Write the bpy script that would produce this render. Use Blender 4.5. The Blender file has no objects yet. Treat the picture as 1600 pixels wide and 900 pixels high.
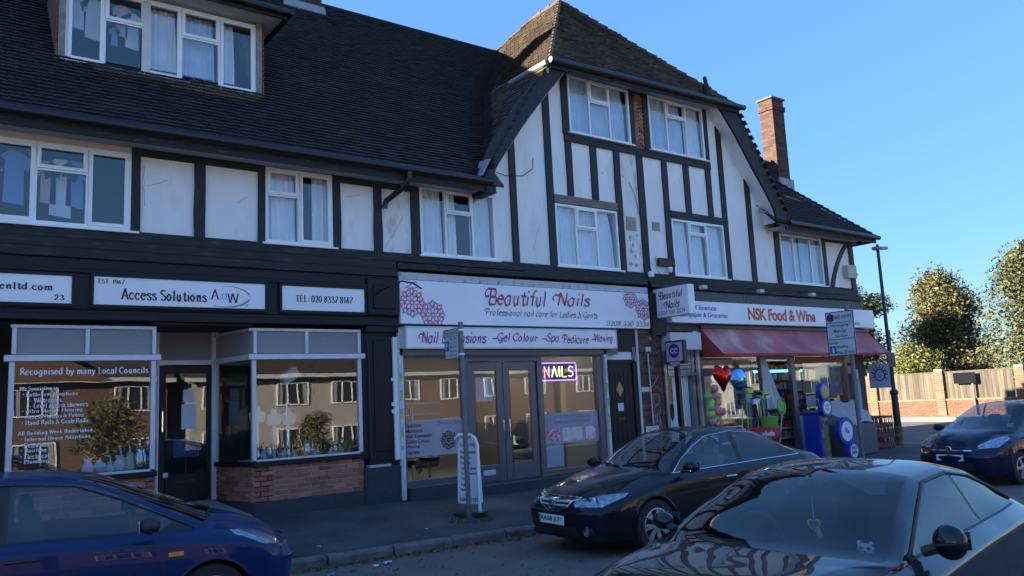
import bpy, bmesh, math, random
import numpy as np
from mathutils import Vector, Matrix
from mathutils.bvhtree import BVHTree
R = math.radians
random.seed(7)
sc = bpy.context.scene
col = sc.collection
# ------------------------------------------------------------------ camera
f_px, yaw, pitch, roll = 1256.0, R(37.013), R(8.016), R(-2.795)
cy, sy, cp, sp = math.cos(yaw), math.sin(yaw), math.cos(pitch), math.sin(pitch)
F = Vector((sy*cp, cy*cp, sp)); Rt = Vector((cy, -sy, 0)); U = Rt.cross(F)
Rr = math.cos(roll)*Rt + math.sin(roll)*U; Ur = -math.sin(roll)*Rt + math.cos(roll)*U
cam = bpy.data.cameras.new('camera'); camo = bpy.data.objects.new('camera', cam); col.objects.link(camo)
camo.matrix_world = Matrix((( Rr.x, Ur.x, -F.x, 0), (Rr.y, Ur.y, -F.y, -12), (Rr.z, Ur.z, -F.z, 1.6), (0,0,0,1)))
cam.sensor_width = 36; cam.lens = f_px/1600*36; cam.clip_end = 5000; cam.clip_start = .05
sc.camera = camo
# ------------------------------------------------------------------ sky, sun, exposure
SUN_EL, SUN_AZ = R(17), R(-60)        # azimuth measured from +Y, clockwise
w = bpy.data.worlds.new('World'); sc.world = w; w.use_nodes = True
nt = w.node_tree; nt.nodes.clear()
sky = nt.nodes.new('ShaderNodeTexSky'); sky.sky_type = 'NISHITA'; sky.sun_disc = False
sky.sun_elevation = SUN_EL; sky.sun_rotation = SUN_AZ; sky.air_density = 1.0; sky.dust_density = 0.0; sky.ozone_density = 6.0
bg = nt.nodes.new('ShaderNodeBackground'); bg.inputs[1].default_value = .0242
# the Nishita sky with its dark-to-bright range compressed evenly in every direction, as a phone camera does
bw = nt.nodes.new('ShaderNodeRGBToBW'); mu = nt.nodes.new('ShaderNodeMath'); mu.operation = 'MULTIPLY'; mu.inputs[1].default_value = .1
pw = nt.nodes.new('ShaderNodeMath'); pw.operation = 'POWER'; pw.inputs[1].default_value = -.55; vs_ = nt.nodes.new('ShaderNodeVectorMath'); vs_.operation = 'SCALE'
ow = nt.nodes.new('ShaderNodeOutputWorld')
nt.links.new(sky.outputs[0], bw.inputs[0]); nt.links.new(bw.outputs[0], mu.inputs[0]); nt.links.new(mu.outputs[0], pw.inputs[0])
nt.links.new(sky.outputs[0], vs_.inputs[0]); nt.links.new(pw.outputs[0], vs_.inputs['Scale']); nt.links.new(vs_.outputs[0], bg.inputs[0]); nt.links.new(bg.outputs[0], ow.inputs[0])
sl = bpy.data.lights.new('sun', 'SUN'); so = bpy.data.objects.new('sun', sl); col.objects.link(so)
sl.energy = 5.0; sl.angle = R(.5); sl.color = (1, .86, .68)
sd = Vector((math.sin(SUN_AZ)*math.cos(SUN_EL), math.cos(SUN_AZ)*math.cos(SUN_EL), math.sin(SUN_EL)))
so.rotation_euler = sd.to_track_quat('Z', 'Y').to_euler()
sc.view_settings.view_transform = 'Standard'; sc.view_settings.look = 'None'
sc.view_settings.exposure = 2.35; sc.view_settings.gamma = 1
sc.cycles.max_bounces = 8; sc.cycles.transparent_max_bounces = 16
sc.cycles.caustics_reflective = False; sc.cycles.caustics_refractive = False
# ------------------------------------------------------------------ helpers
MATS = {}
def M(name, c=(.5,.5,.5), rough=.5, metal=0., var=0., vs=4., bump=0., bs=30., coat=0., spec=.5, isl=0., orand=0., c2=None, c2amt=.5, c2s=3., stretch=None, emit=None, rvar=0.):
    if name in MATS: return MATS[name]
    m = bpy.data.materials.new(name); m.use_nodes = True; n = m.node_tree; N = n.nodes; L = n.links
    b = N['Principled BSDF']
    b.inputs['Roughness'].default_value = rough; b.inputs['Metallic'].default_value = metal
    b.inputs['Specular IOR Level'].default_value = spec
    if coat: b.inputs['Coat Weight'].default_value = coat; b.inputs['Coat Roughness'].default_value = .02
    tc = N.new('ShaderNodeTexCoord'); vec = tc.outputs['Object']
    if orand or isl is None: pass
    if stretch:
        mp = N.new('ShaderNodeMapping'); mp.inputs['Scale'].default_value = stretch; L.new(vec, mp.inputs[0]); vec = mp.outputs[0]
    cur = None
    rgb = N.new('ShaderNodeRGB'); rgb.outputs[0].default_value = (*c, 1); cur = rgb.outputs[0]
    if c2 is not None:
        nz = N.new('ShaderNodeTexNoise'); nz.inputs['Scale'].default_value = c2s; nz.inputs['Detail'].default_value = 6; nz.inputs['Roughness'].default_value = .65
        L.new(vec, nz.inputs['Vector'])
        rp = N.new('ShaderNodeMapRange'); rp.inputs[1].default_value = 1-c2amt-.08; rp.inputs[2].default_value = 1-c2amt+.1
        L.new(nz.outputs[0], rp.inputs[0])
        mx = N.new('ShaderNodeMix'); mx.data_type = 'RGBA'; L.new(rp.outputs[0], mx.inputs[0]); L.new(cur, mx.inputs[6]); mx.inputs[7].default_value = (*c2, 1); cur = mx.outputs[2]
    def hv(cur, src, lo, hi):
        rp = N.new('ShaderNodeMapRange'); rp.inputs[3].default_value = lo; rp.inputs[4].default_value = hi; L.new(src, rp.inputs[0])
        h = N.new('ShaderNodeHueSaturation'); L.new(rp.outputs[0], h.inputs['Value']); L.new(cur, h.inputs['Color']); return h.outputs[0]
    if var:
        nz = N.new('ShaderNodeTexNoise'); nz.inputs['Scale'].default_value = vs; nz.inputs['Detail'].default_value = 5; L.new(vec, nz.inputs['Vector'])
        st = N.new('ShaderNodeMapRange'); st.inputs[1].default_value = .3; st.inputs[2].default_value = .7; L.new(nz.outputs[0], st.inputs[0])
        cur = hv(cur, st.outputs[0], 1-var, 1+var)
    if isl:
        g = N.new('ShaderNodeNewGeometry'); cur = hv(cur, g.outputs['Random Per Island'], 1-isl, 1+isl)
    if orand:
        g = N.new('ShaderNodeObjectInfo'); cur = hv(cur, g.outputs['Random'], 1-orand, 1+orand)
    L.new(cur, b.inputs['Base Color'])
    if bump:
        nz = N.new('ShaderNodeTexNoise'); nz.inputs['Scale'].default_value = bs; nz.inputs['Detail'].default_value = 4; L.new(vec, nz.inputs['Vector'])
        bp = N.new('ShaderNodeBump'); bp.inputs['Strength'].default_value = bump; bp.inputs['Distance'].default_value = .02; L.new(nz.outputs[0], bp.inputs['Height']); L.new(bp.outputs[0], b.inputs['Normal'])
    if rvar:
        nz = N.new('ShaderNodeTexNoise'); nz.inputs['Scale'].default_value = 3; nz.inputs['Detail'].default_value = 6; L.new(vec, nz.inputs['Vector'])
        rp = N.new('ShaderNodeMapRange'); rp.inputs[3].default_value = max(0,rough-rvar); rp.inputs[4].default_value = rough+rvar; L.new(nz.outputs[0], rp.inputs[0]); L.new(rp.outputs[0], b.inputs['Roughness'])
    if emit:
        b.inputs['Emission Color'].default_value = (*emit[0], 1); b.inputs['Emission Strength'].default_value = emit[1]
    m.diffuse_color = (*c, 1)
    MATS[name] = m; return m
def glass(name, tint=(.85,.9,.95), f0=.06, rough=.0, dirt=0.):
    if name in MATS: return MATS[name]
    m = bpy.data.materials.new(name); m.use_nodes = True; n = m.node_tree; N = n.nodes; L = n.links
    N.clear(); out = N.new('ShaderNodeOutputMaterial')
    tr = N.new('ShaderNodeBsdfTransparent'); tr.inputs[0].default_value = (*tint, 1)
    gl = N.new('ShaderNodeBsdfGlossy'); gl.inputs['Roughness'].default_value = rough
    fw = N.new('ShaderNodeLayerWeight'); fw.inputs[0].default_value = .5; lw = N.new('ShaderNodeMath'); lw.operation = 'POWER'; lw.inputs[1].default_value = 5.0; L.new(fw.outputs['Facing'], lw.inputs[0])
    mr = N.new('ShaderNodeMapRange'); mr.inputs[1].default_value = 0.; mr.inputs[3].default_value = f0; mr.inputs[4].default_value = 1; L.new(lw.outputs[0], mr.inputs[0])
    tc = N.new('ShaderNodeTexCoord'); nz = N.new('ShaderNodeTexNoise'); nz.inputs['Scale'].default_value = .9; L.new(tc.outputs['Object'], nz.inputs['Vector'])
    bp = N.new('ShaderNodeBump'); bp.inputs['Strength'].default_value = .06; bp.inputs['Distance'].default_value = .02; L.new(nz.outputs[0], bp.inputs['Height']); L.new(bp.outputs[0], gl.inputs['Normal'])
    mx = N.new('ShaderNodeMixShader'); L.new(mr.outputs[0], mx.inputs[0]); L.new(tr.outputs[0], mx.inputs[1]); L.new(gl.outputs[0], mx.inputs[2])
    last = mx.outputs[0]
    if dirt:
        df = N.new('ShaderNodeBsdfDiffuse'); df.inputs[0].default_value = (.6,.6,.6,1)
        m2 = N.new('ShaderNodeMixShader'); m2.inputs[0].default_value = dirt; L.new(last, m2.inputs[1]); L.new(df.outputs[0], m2.inputs[2]); last = m2.outputs[0]
    L.new(last, out.inputs[0]); MATS[name] = m; return m
def brickmat(name, c1, c2, mortar, axis='x', scale=1.0):
    if name in MATS: return MATS[name]
    m = bpy.data.materials.new(name); m.use_nodes = True; n = m.node_tree; N = n.nodes; L = n.links; b = N['Principled BSDF']; b.inputs['Roughness'].default_value = .85
    tc = N.new('ShaderNodeTexCoord'); s = N.new('ShaderNodeSeparateXYZ'); L.new(tc.outputs['Object'], s.inputs[0]); cb = N.new('ShaderNodeCombineXYZ')
    L.new(s.outputs[0 if axis=='x' else 1], cb.inputs[0]); L.new(s.outputs[2], cb.inputs[1])
    t = N.new('ShaderNodeTexBrick'); L.new(cb.outputs[0], t.inputs[0]); t.inputs['Scale'].default_value = scale
    t.inputs['Brick Width'].default_value = .225; t.inputs['Row Height'].default_value = .075; t.inputs['Mortar Size'].default_value = .006
    for k, c in (('Color1', c1), ('Color2', c2), ('Mortar', mortar)): t.inputs[k].default_value = (*c, 1)
    L.new(t.outputs[0], b.inputs['Base Color']); MATS[name] = m; return m
class MB:
    def __init__(s): s.v = []; s.f = []; s.m = []
    def poly(s, pts, mi=0):
        i = len(s.v); s.v += [tuple(p) for p in pts]; s.f.append(tuple(range(i, i+len(pts)))); s.m.append(mi); return s
    def box(s, x0, x1, y0, y1, z0, z1, mi=0):
        i = len(s.v); s.v += [(x,y,z) for z in (z0,z1) for y in (y0,y1) for x in (x0,x1)]
        s.f += [(i+a,i+b,i+c,i+d) for a,b,c,d in ((0,2,3,1),(4,5,7,6),(0,1,5,4),(2,6,7,3),(0,4,6,2),(1,3,7,5))]; s.m += [mi]*6; return s
    def obox(s, c, ax, ay, az, mi=0):   # oriented box: centre and three half-axis vectors
        c, ax, ay, az = map(Vector, (c, ax, ay, az)); i = len(s.v)
        s.v += [tuple(c + a*ax + b*ay + d*az) for d in (-1,1) for b in (-1,1) for a in (-1,1)]
        s.f += [(i+a,i+b,i+c_,i+d) for a,b,c_,d in ((0,2,3,1),(4,5,7,6),(0,1,5,4),(2,6,7,3),(0,4,6,2),(1,3,7,5))]; s.m += [mi]*6; return s
    def prism(s, pts, d, mi=0):         # planar polygon swept by vector d
        i = len(s.v); n = len(pts); d = Vector(d); s.v += [tuple(p) for p in pts] + [tuple(Vector(p)+d) for p in pts]
        s.f.append(tuple(range(i+n-1, i-1, -1))); s.f.append(tuple(range(i+n, i+2*n)))
        s.f += [(i+k, i+(k+1)%n, i+n+(k+1)%n, i+n+k) for k in range(n)]; s.m += [mi]*(n+2); return s
    def tube(s, pts, r, n=8, mi=0, cap=True):
        pts = [Vector(p) for p in pts]; rs = r if isinstance(r, (list, tuple)) else [r]*len(pts); base = len(s.v); up0 = None
        for k, p in enumerate(pts):
            t = (pts[min(k+1, len(pts)-1)] - pts[max(k-1, 0)]).normalized()
            a = up0.cross(t) if up0 is not None and t.cross(up0).length > 1e-3 else t.cross(Vector((0,0,1)) if abs(t.z) < .9 else Vector((1,0,0)))
            a.normalize(); b_ = t.cross(a).normalized(); up0 = b_
            for j in range(n):
                an = 2*math.pi*j/n; s.v.append(tuple(p + rs[k]*(math.cos(an)*a + math.sin(an)*b_)))
        for k in range(len(pts)-1):
            for j in range(n):
                s.f.append((base+k*n+j, base+k*n+(j+1)%n, base+(k+1)*n+(j+1)%n, base+(k+1)*n+j)); s.m.append(mi)
        if cap:
            s.f.append(tuple(base+j for j in range(n-1,-1,-1))); s.f.append(tuple(base+(len(pts)-1)*n+j for j in range(n))); s.m += [mi]*2
        return s
    def lathe(s, prof, c=(0,0,0), axis='z', n=20, mi=0, cap=True):
        i = len(s.v); c = Vector(c)
        for r, h in prof:
            for j in range(n):
                a = 2*math.pi*j/n; p = (r*math.cos(a), r*math.sin(a), h)
                if axis == 'y': p = (p[0], p[2], p[1])
                if axis == 'x': p = (p[2], p[0], p[1])
                s.v.append(tuple(c + Vector(p)))
        for k in range(len(prof)-1):
            for j in range(n):
                s.f.append((i+k*n+j, i+k*n+(j+1)%n, i+(k+1)*n+(j+1)%n, i+(k+1)*n+j)); s.m.append(mi)
        if cap: s.f.append(tuple(i+j for j in range(n-1,-1,-1))); s.f.append(tuple(i+(len(prof)-1)*n+j for j in range(n))); s.m += [mi]*2
        return s
    def ball(s, c, r, n=10, mi=0, sc=(1,1,1)):
        prof = [(math.sin(math.pi*k/n), -math.cos(math.pi*k/n)) for k in range(n+1)]; i = len(s.v); m_ = 2*n
        for rr, h in prof:
            for j in range(m_):
                a = 2*math.pi*j/m_; s.v.append((c[0]+r*sc[0]*rr*math.cos(a), c[1]+r*sc[1]*rr*math.sin(a), c[2]+r*sc[2]*h))
        for k in range(n):
            for j in range(m_):
                s.f.append((i+k*m_+j, i+k*m_+(j+1)%m_, i+(k+1)*m_+(j+1)%m_, i+(k+1)*m_+j)); s.m.append(mi)
        return s
    def build(s, name, mats, parent=None, smooth=False, bevel=0, loc=None, fixn=True):
        me = bpy.data.meshes.new(name); me.from_pydata(s.v, [], s.f)
        mats = mats if isinstance(mats, (list, tuple)) else [mats]
        for m in mats: me.materials.append(m)
        if len(mats) > 1: me.polygons.foreach_set('material_index', s.m)
        if fixn or bevel:
            bm = bmesh.new(); bm.from_mesh(me)
            if bevel:
                bmesh.ops.remove_doubles(bm, verts=bm.verts, dist=1e-5)
                bmesh.ops.bevel(bm, geom=[e for e in bm.edges if len(e.link_faces)==2 and e.calc_face_angle(0) > .6], offset=bevel, segments=1, affect='EDGES')
            bmesh.ops.recalc_face_normals(bm, faces=bm.faces); bm.to_mesh(me); bm.free()
        if smooth:
            me.polygons.foreach_set('use_smooth', [True]*len(me.polygons))
            me.set_sharp_from_angle(angle=R(smooth if smooth is not True else 40))
        o = bpy.data.objects.new(name, me); col.objects.link(o)
        if loc is not None: o.location = loc
        if parent: o.parent = parent
        return o
def tag(o, label=None, cat=None, group=None, kind=None):
    if label: o['label'] = label
    if cat: o['category'] = cat
    if group: o['group'] = group
    if kind: o['kind'] = kind
    return o
def thing(name, label, cat, loc=(0,0,0), rz=0, group=None):
    o = bpy.data.objects.new(name, None); col.objects.link(o); o.location = loc; o.rotation_euler = (0,0,rz); o.empty_display_size = .2
    return tag(o, label, cat, group)
def stuff(o): o['kind'] = 'stuff'; return o
def dup(o, parent=None, loc=None):
    c = o.copy(); col.objects.link(c); c.parent = parent
    if loc is not None: c.location = loc
    for ch in list(o.children): dup(ch, c)
    return c
GLY = {}
for ln in '''a 5.6 ~44 25 03 02 10 30 42;L45 40
b 6 L18 10;~13 35 54 51 30 11
c 5 ~44 25 03 02 20 41
d 5.8 ~44 25 03 02 20 42;L48 40
e 5.2 L03 43;~43 44 25 03 02 20 41
f 3.8 ~48 38 26 23 20;L05 35
g 5.6 ~44 25 03 02 20 42;~45 42 4a 2b 0a
h 6 L18 10;~13 35 44 42 40
i 2.6 L15 10;.17
j 2.8 ~15 12 1a 0b;.17
k 5.6 L18 10;L45 12;L23 50
l 2.6 L18 10
m 8.4 L15 10;~13 35 44 42 40;~43 65 74 72 70
n 6 L15 10;~13 35 44 42 40
o 5.6 ~25 03 02 20 42 43 25
p 6.2 L15 1b;~13 35 54 51 30 11
q 6 ~44 25 03 02 20 42;L45 4b
r 4.6 L15 10;~13 24 44
s 4.6 ~44 25 04 23 41 20 01
t 4 ~27 24 21 30 41;L05 45
u 6 ~15 12 20 30 42;L45 40
v 5 L05 20;L20 45
w 7.6 L05 20;L20 35;L35 50;L50 75
x 5.4 L05 50;L55 00
y 5 L05 20;~45 20 1a 0b
z 5 L05 45;L45 00;L00 40
A 6.6 L00 38;L38 60;L13 53
B 6.6 L18 10;~18 48 56 44 14;~14 54 62 50 10
C 7 ~67 38 05 03 30 61
D 7.2 L18 10;~18 48 66 62 40 10
E 6.2 L18 10;L18 58;L14 44;L10 50
F 5.8 L18 10;L18 58;L14 44
G 7.4 ~67 38 05 03 30 51 63;L63 43
H 7.4 L18 10;L68 60;L14 64
I 3 L18 10
J 4.6 ~38 33 31 20 01
K 6.8 L18 10;L68 14;L24 70
L 5.8 L18 10;L10 50
M 8.6 L08 00;L08 40;L40 88;L88 80
N 7.4 L18 10;L18 60;L68 60
O 7.6 ~38 05 03 30 50 73 75 58 38
P 6.2 L18 10;~18 48 56 44 14
R 6.8 L18 10;~18 48 56 44 14;L34 70
S 5.6 ~57 28 06 34 52 30 01
T 6.4 L08 68;L38 30
U 7.4 ~18 13 20 40 53 58
V 6.6 L08 30;L30 68
W 9.6 L08 20;L20 48;L48 70;L70 98
Y 6.4 L08 34;L68 34;L34 30
0 5.6 ~28 06 02 20 42 46 28
1 4 L28 20;L16 28
2 5.6 ~06 28 46 33 00;L00 50
3 5.6 ~07 28 46 24;~24 52 30 01
4 5.8 L38 02;L02 52;L38 30
5 5.4 L48 18;L18 14;~14 35 52 20 01
6 5.6 ~48 16 03 20 42 35 13
7 5.4 L08 58;L58 10
8 5.6 ~28 06 34 42 20 02 24 46 28
9 5.6 ~42 15 36.. 
. 2.6 .10
, 2.6 .10;L10 0a
: 2.6 .11;.14
- 4 L03 33
& 7 ~70 36 28 17 34 02 10 30 52 64
* 4 o24
? 5 ~06 28 46 24 22;.20'''.split('\n'):
    ch, adv, st = ln.split(' ', 2)
    if ch == '9': st = '~34 13 06 28 46 42 20'
    if ch == '6': st = '~47 16 02 20 42 34 13'
    GLY[ch] = (float(adv), st)
def _y(c): return {'a': -1.2, 'b': -2.3}.get(c, float(c) if c.isdigit() else 0)
SWASH = {'N': [(-3,3),(-3.6,5),(-2,6.6),(0,6.2),(1,8)], 'B': [(1,8),(-1.6,8),(-3,6),(-2,4),(0,4.5)], 'P': [(1,8),(-1.6,8),(-2.6,6),(-1.4,4.6)], 'W': [(-1,5.6),(-1.6,7.6),(0,8)], 'G': [(6,3),(6,-1),(3,-2)], 'L': [(5,0),(6,-.6),(6.6,.6)], 'E': [(5,8),(6,7.4)], 'C': [(6,7),(7,6)], 'S': [(0,1),(-1,2),(-.6,3)]}
def stroke_text(s, style):
    """lettering drawn with a broad pen: 'serif' upright with serifs, 'script' sloping with swashes"""
    V, Fc = [], []; x = 0.; k = 0
    thick, thin, ang, shr = dict(serif=(1.2, .45, 0, 0), bserif=(1.9, .7, 0, 0), script=(1.3, .5, .7, .28), hand=(1.05, .8, .7, .2))[style]
    def strip(P, dz):
        n = len(P); i = len(V)
        for a in range(n):
            dx = P[min(a+1,n-1)][0]-P[max(a-1,0)][0]; dy = P[min(a+1,n-1)][1]-P[max(a-1,0)][1]; l = math.hypot(dx, dy) or 1
            wd = thin + (thick-thin)*abs(math.sin(math.atan2(dy, dx) - ang))**1.3; nx, ny = -dy/l*wd/2, dx/l*wd/2
            V.append((P[a][0]+nx, P[a][1]+ny, dz)); V.append((P[a][0]-nx, P[a][1]-ny, dz))
        Fc.extend((i+2*a, i+2*a+1, i+2*a+3, i+2*a+2) for a in range(n-1))
    def sm(P):
        Q = []
        for a in range(len(P)-1):
            p0, p1, p2, p3 = P[max(a-1,0)], P[a], P[a+1], P[min(a+2,len(P)-1)]
            if P[0] == P[-1]:
                if a == 0: p0 = P[-2]
                if a == len(P)-2: p3 = P[1]
            for t in (0,.2,.4,.6,.8):
                Q.append(tuple(.5*(2*p1[c]+(p2[c]-p0[c])*t+(2*p0[c]-5*p1[c]+4*p2[c]-p3[c])*t*t+(3*p1[c]-p0[c]-3*p2[c]+p3[c])*t**3) for c in (0,1)))
        return Q + [P[-1]]
    for ch in s:
        if ch == ' ': x += 3.4; continue
        adv, st = GLY.get(ch, GLY['o'])
        if ch == 'a' and 'serif' in style: adv, st = 5.6, '~04 25 44 42 40;~43 23 01 10 30 42'
        if style in ('script',) and ch in SWASH:
            k += 1; strip([(x+p[0]+shr*p[1], p[1]) for p in sm(SWASH[ch])], (k % 4)*.03)
        for q in st.split(';'):
            k += 1; dz = (k % 4)*.03
            pts = [(float(p[0]), _y(p[1])) for p in q[1:].split(' ')]
            if q[0] in '.o':
                r = .62 if q[0] == '.' else 1.2; c = pts[0]; i = len(V)
                V.extend((x+c[0]+shr*c[1]+r*math.cos(a*math.pi/4), c[1]+.5+r*math.sin(a*math.pi/4), dz) for a in range(8)); Fc.append(tuple(range(i, i+8))); continue
            P = sm(pts) if q[0] == '~' else pts
            strip([(x+p[0]+shr*p[1], p[1]) for p in P], dz)
            if style in ('serif', 'bserif'):
                for e, o in ((pts[0], pts[1]), (pts[-1], pts[-2])):
                    vert = abs(e[1]-o[1]) > abs(e[0]-o[0])*.9 and abs(e[1]-o[1]) > .8
                    if vert and (q[0] == 'L' or abs(e[0]-o[0]) < .2) and e[1] in (0., 5., 8., -2.3):
                        hw = 1.25; yy = e[1] + (.18 if e[1] <= 0 else -.18)
                        if e[1] == 5. and ch in 'uabdhnmprijk': a0, a1 = x+e[0]-hw, x+e[0]
                        else: a0, a1 = x+e[0]-hw, x+e[0]+hw
                        k += 1; i = len(V); V.extend([(a0, yy-.2, .13), (a1, yy-.2, .13), (a1, yy+.2, .13), (a0, yy+.2, .13)]); Fc.append((i,i+1,i+2,i+3))
        x += adv + (1.0 if 'serif' in style else .5)
    return [(v[0], v[1], v[2]) for v in V], Fc
_fc = {}
def glyphmesh(s, shear=0., bold=0., space=1.):
    k = (s, shear, bold, space)
    if k in _fc: return _fc[k]
    cu = bpy.data.curves.new('t', 'FONT'); cu.body = s; cu.shear = shear; cu.offset = bold; cu.resolution_u = 3; cu.space_character = space; cu.space_line = 1.0
    o = bpy.data.objects.new('t', cu); me = bpy.data.meshes.new_from_object(o)
    V = [tuple(v.co) for v in me.vertices]; Fc = [tuple(p.vertices) for p in me.polygons]
    bpy.data.objects.remove(o); bpy.data.curves.remove(cu); bpy.data.meshes.remove(me); _fc[k] = (V, Fc); return V, Fc
def text(s, org, w_, h_, mat, parent, face='y', name='lettering', shear=0., bold=0., depth=.004, keep=False, style=None, space=1.):
    """fit text into a w x h box whose lower left corner is org; face 'y' reads along +x, 'x' reads along -y, 'z*' custom (right, up, normal)"""
    V, Fc = stroke_text(s, style) if style else glyphmesh(s, shear, bold, space)
    if not V: return None
    xs = [v[0] for v in V]; ys = [v[1] for v in V]; x0, x1, y0, y1 = min(xs), max(xs), min(ys), max(ys)
    sx = w_/(x1-x0); sz = h_/(y1-y0)
    if keep: sx = sz = min(sx, sz)
    if face == 'y': r, u, n = Vector((1,0,0)), Vector((0,0,1)), Vector((0,-1,0))
    elif face == 'x': r, u, n = Vector((0,-1,0)), Vector((0,0,1)), Vector((-1,0,0))
    else: r, u, n = map(Vector, face)
    o = Vector(org); mb = MB()
    mb.v = [tuple(o + r*((v[0]-x0)*sx) + u*((v[1]-y0)*sz) + n*(depth + v[2]*sz)) for v in V]; mb.f = Fc; mb.m = [0]*len(Fc)
    return mb.build(name, mat, parent, fixn=False)
# ------------------------------------------------------------------ materials
asphalt = M('asphalt', (.125,.112,.098), .85, var=.25, vs=1.2, bump=.5, bs=120, c2=(.2,.18,.16), c2amt=.42, c2s=45, rvar=.1)
pavem = M('pavement_tarmac', (.06,.06,.064), .85, var=.5, vs=1.1, bump=.5, bs=110, c2=(.085,.085,.085), c2amt=.4, c2s=60)
kerbm = M('kerb_stone', (.13,.13,.125), .85, var=.35, vs=5, bump=.6, bs=30, c2=(.06,.07,.04), c2amt=.38, c2s=4)
pavlight = M('pavement_concrete', (.24,.22,.18), .9, var=.15, vs=2, bump=.2)
render_m = M('white_render', (.86,.86,.86), .75, var=.05, vs=1.5, bump=.15, bs=40, c2=(.72,.71,.68), c2amt=.38, c2s=2.2, stretch=(1.3,1,.4))
render_s = M('stained_render', (.8,.8,.79), .75, var=.08, vs=1.5, bump=.2, bs=40, c2=(.5,.45,.4), c2amt=.42, c2s=3.5, stretch=(1.6,1,.5))
timber = M('black_timber', (.008,.009,.012), .6, var=.3, vs=6, bump=.5, bs=14, stretch=(4,4,.6), c2=(.05,.05,.052), c2amt=.36, c2s=6)
timberh = M('black_beam', (.008,.009,.012), .6, var=.3, vs=6, bump=.5, bs=14, stretch=(.5,4,5), c2=(.07,.07,.072), c2amt=.38, c2s=5)
worn = M('worn_black_board', (.01,.011,.014), .65, bump=.5, bs=20, stretch=(.6,2,3), c2=(.13,.13,.13), c2amt=.34, c2s=9)
blackp = M('black_paint', (.006,.008,.014), .45, spec=.3, var=.15, vs=3, bump=.08, bs=10)
graylintel = M('weathered_wood', (.2,.18,.14), .85, var=.3, vs=4, bump=.5, bs=10, stretch=(.5,3,4))
soffit_m = M('soffit_board', (.5,.5,.5), .7, var=.15, vs=2)
upvc = M('white_upvc', (.88,.89,.9), .35, var=.03, vs=2)
upvc_d = M('aged_white_frame', (.6,.6,.6), .5, var=.1, vs=4)
gutm = M('black_gutter', (.012,.012,.014), .4, bump=.1)
tile_m = M('dark_roof_tile', (.018,.018,.021), .85, isl=.4, var=.3, vs=1.2, c2=(.035,.045,.014), c2amt=.33, c2s=1.6)
tile_g = M('brown_roof_tile', (.085,.062,.048), .85, isl=.35, var=.3, vs=1.2, c2=(.1,.1,.035), c2amt=.42, c2s=1.5)
tile_r = M('red_brown_tile', (.16,.075,.05), .85, isl=.35)
ridge_m = M('ridge_tile', (.11,.07,.05), .85, var=.3, vs=4, c2=(.25,.22,.17), c2amt=.35)
lead = M('lead_flashing', (.28,.3,.33), .55, var=.2, vs=4)
brick_m = M('red_brick', (.075,.036,.026), .85, isl=.4, bump=.4, bs=40)
brick_o = M('stallriser_brick', (.36,.13,.085), .8, orand=.4, bump=.3, bs=40, var=.15, vs=8)
mortar = M('mortar', (.5,.44,.4), .9, bump=.3, bs=60)
mortar_d = M('dark_mortar', (.15,.13,.115), .9, bump=.3, bs=60)
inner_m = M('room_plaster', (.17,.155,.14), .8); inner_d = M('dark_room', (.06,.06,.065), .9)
curt_w = M('net_curtain', (.85,.87,.9), .9, var=.08, vs=3); curt_b = M('pale_blue_curtain', (.6,.7,.84), .9, var=.1, vs=3)
glass_up = glass('upper_window_glass', (.96,.98,1.0), .07); glass_sh = glass('shop_glass', (.88,.91,.93), .075); glass_t = glass('tinted_glass', (.45,.5,.53), .1)
silver = M('silver_frame', (.62,.62,.68), .38, metal=.1, var=.08, vs=4)
greyf = M('grey_aluminium', (.12,.12,.14), .35, metal=.2)
signw = M('sign_white', (.86,.87,.92), .3, var=.04, vs=1)
steel = M('galvanised_steel', (.3,.31,.32), .42, metal=.6, var=.2, vs=6)
chrome = M('chrome', (.8,.82,.85), .08, metal=1)
# ------------------------------------------------------------------ ground
def rz(x):
    if x < 9: return -.2-.017*x
    if x < 24: return -.353
    return -.353 + min(1, (x-24)/9)*.45
def gz(x, y):
    z = rz(x)
    if y < -15: z -= min(1, (-15-y)/10)*1.0
    return z
def sheet(name, xs, ys, zf, m, kind='structure'):
    mb = MB(); nx = len(xs)
    mb.v = [(x, y, zf(x, y)) for y in ys for x in xs]
    mb.f = [(j*nx+i, j*nx+i+1, (j+1)*nx+i+1, (j+1)*nx+i) for j in range(len(ys)-1) for i in range(nx-1)]; mb.m = [0]*len(mb.f)
    o = mb.build(name, m, fixn=False); o['kind'] = kind; return o
paleg = M('pale_bounce_concrete', (.36,.34,.31), .9, var=.15, vs=1.5, bump=.2)
xs = [-1500,-300,-80,-30] + list(range(-20,9,2)) + [9,12,16,20,24,26,28,30,32,33,36,50,100,400,1500]
ys = [-1500,-300,-80,-40,-30,-25,-22,-18,-15,-12,-9,-6,-4,-2.7,0,10,30,80,300,1500]
road = sheet('road', xs, ys, gz, asphalt)
sheet('bounce_strip', [-90,0,90], [-27.5,-26.1], lambda x,y: gz(x,y)+.01, paleg)  # unseen pale ground strip, added to bounce sunlight onto the shaded facade
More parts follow.
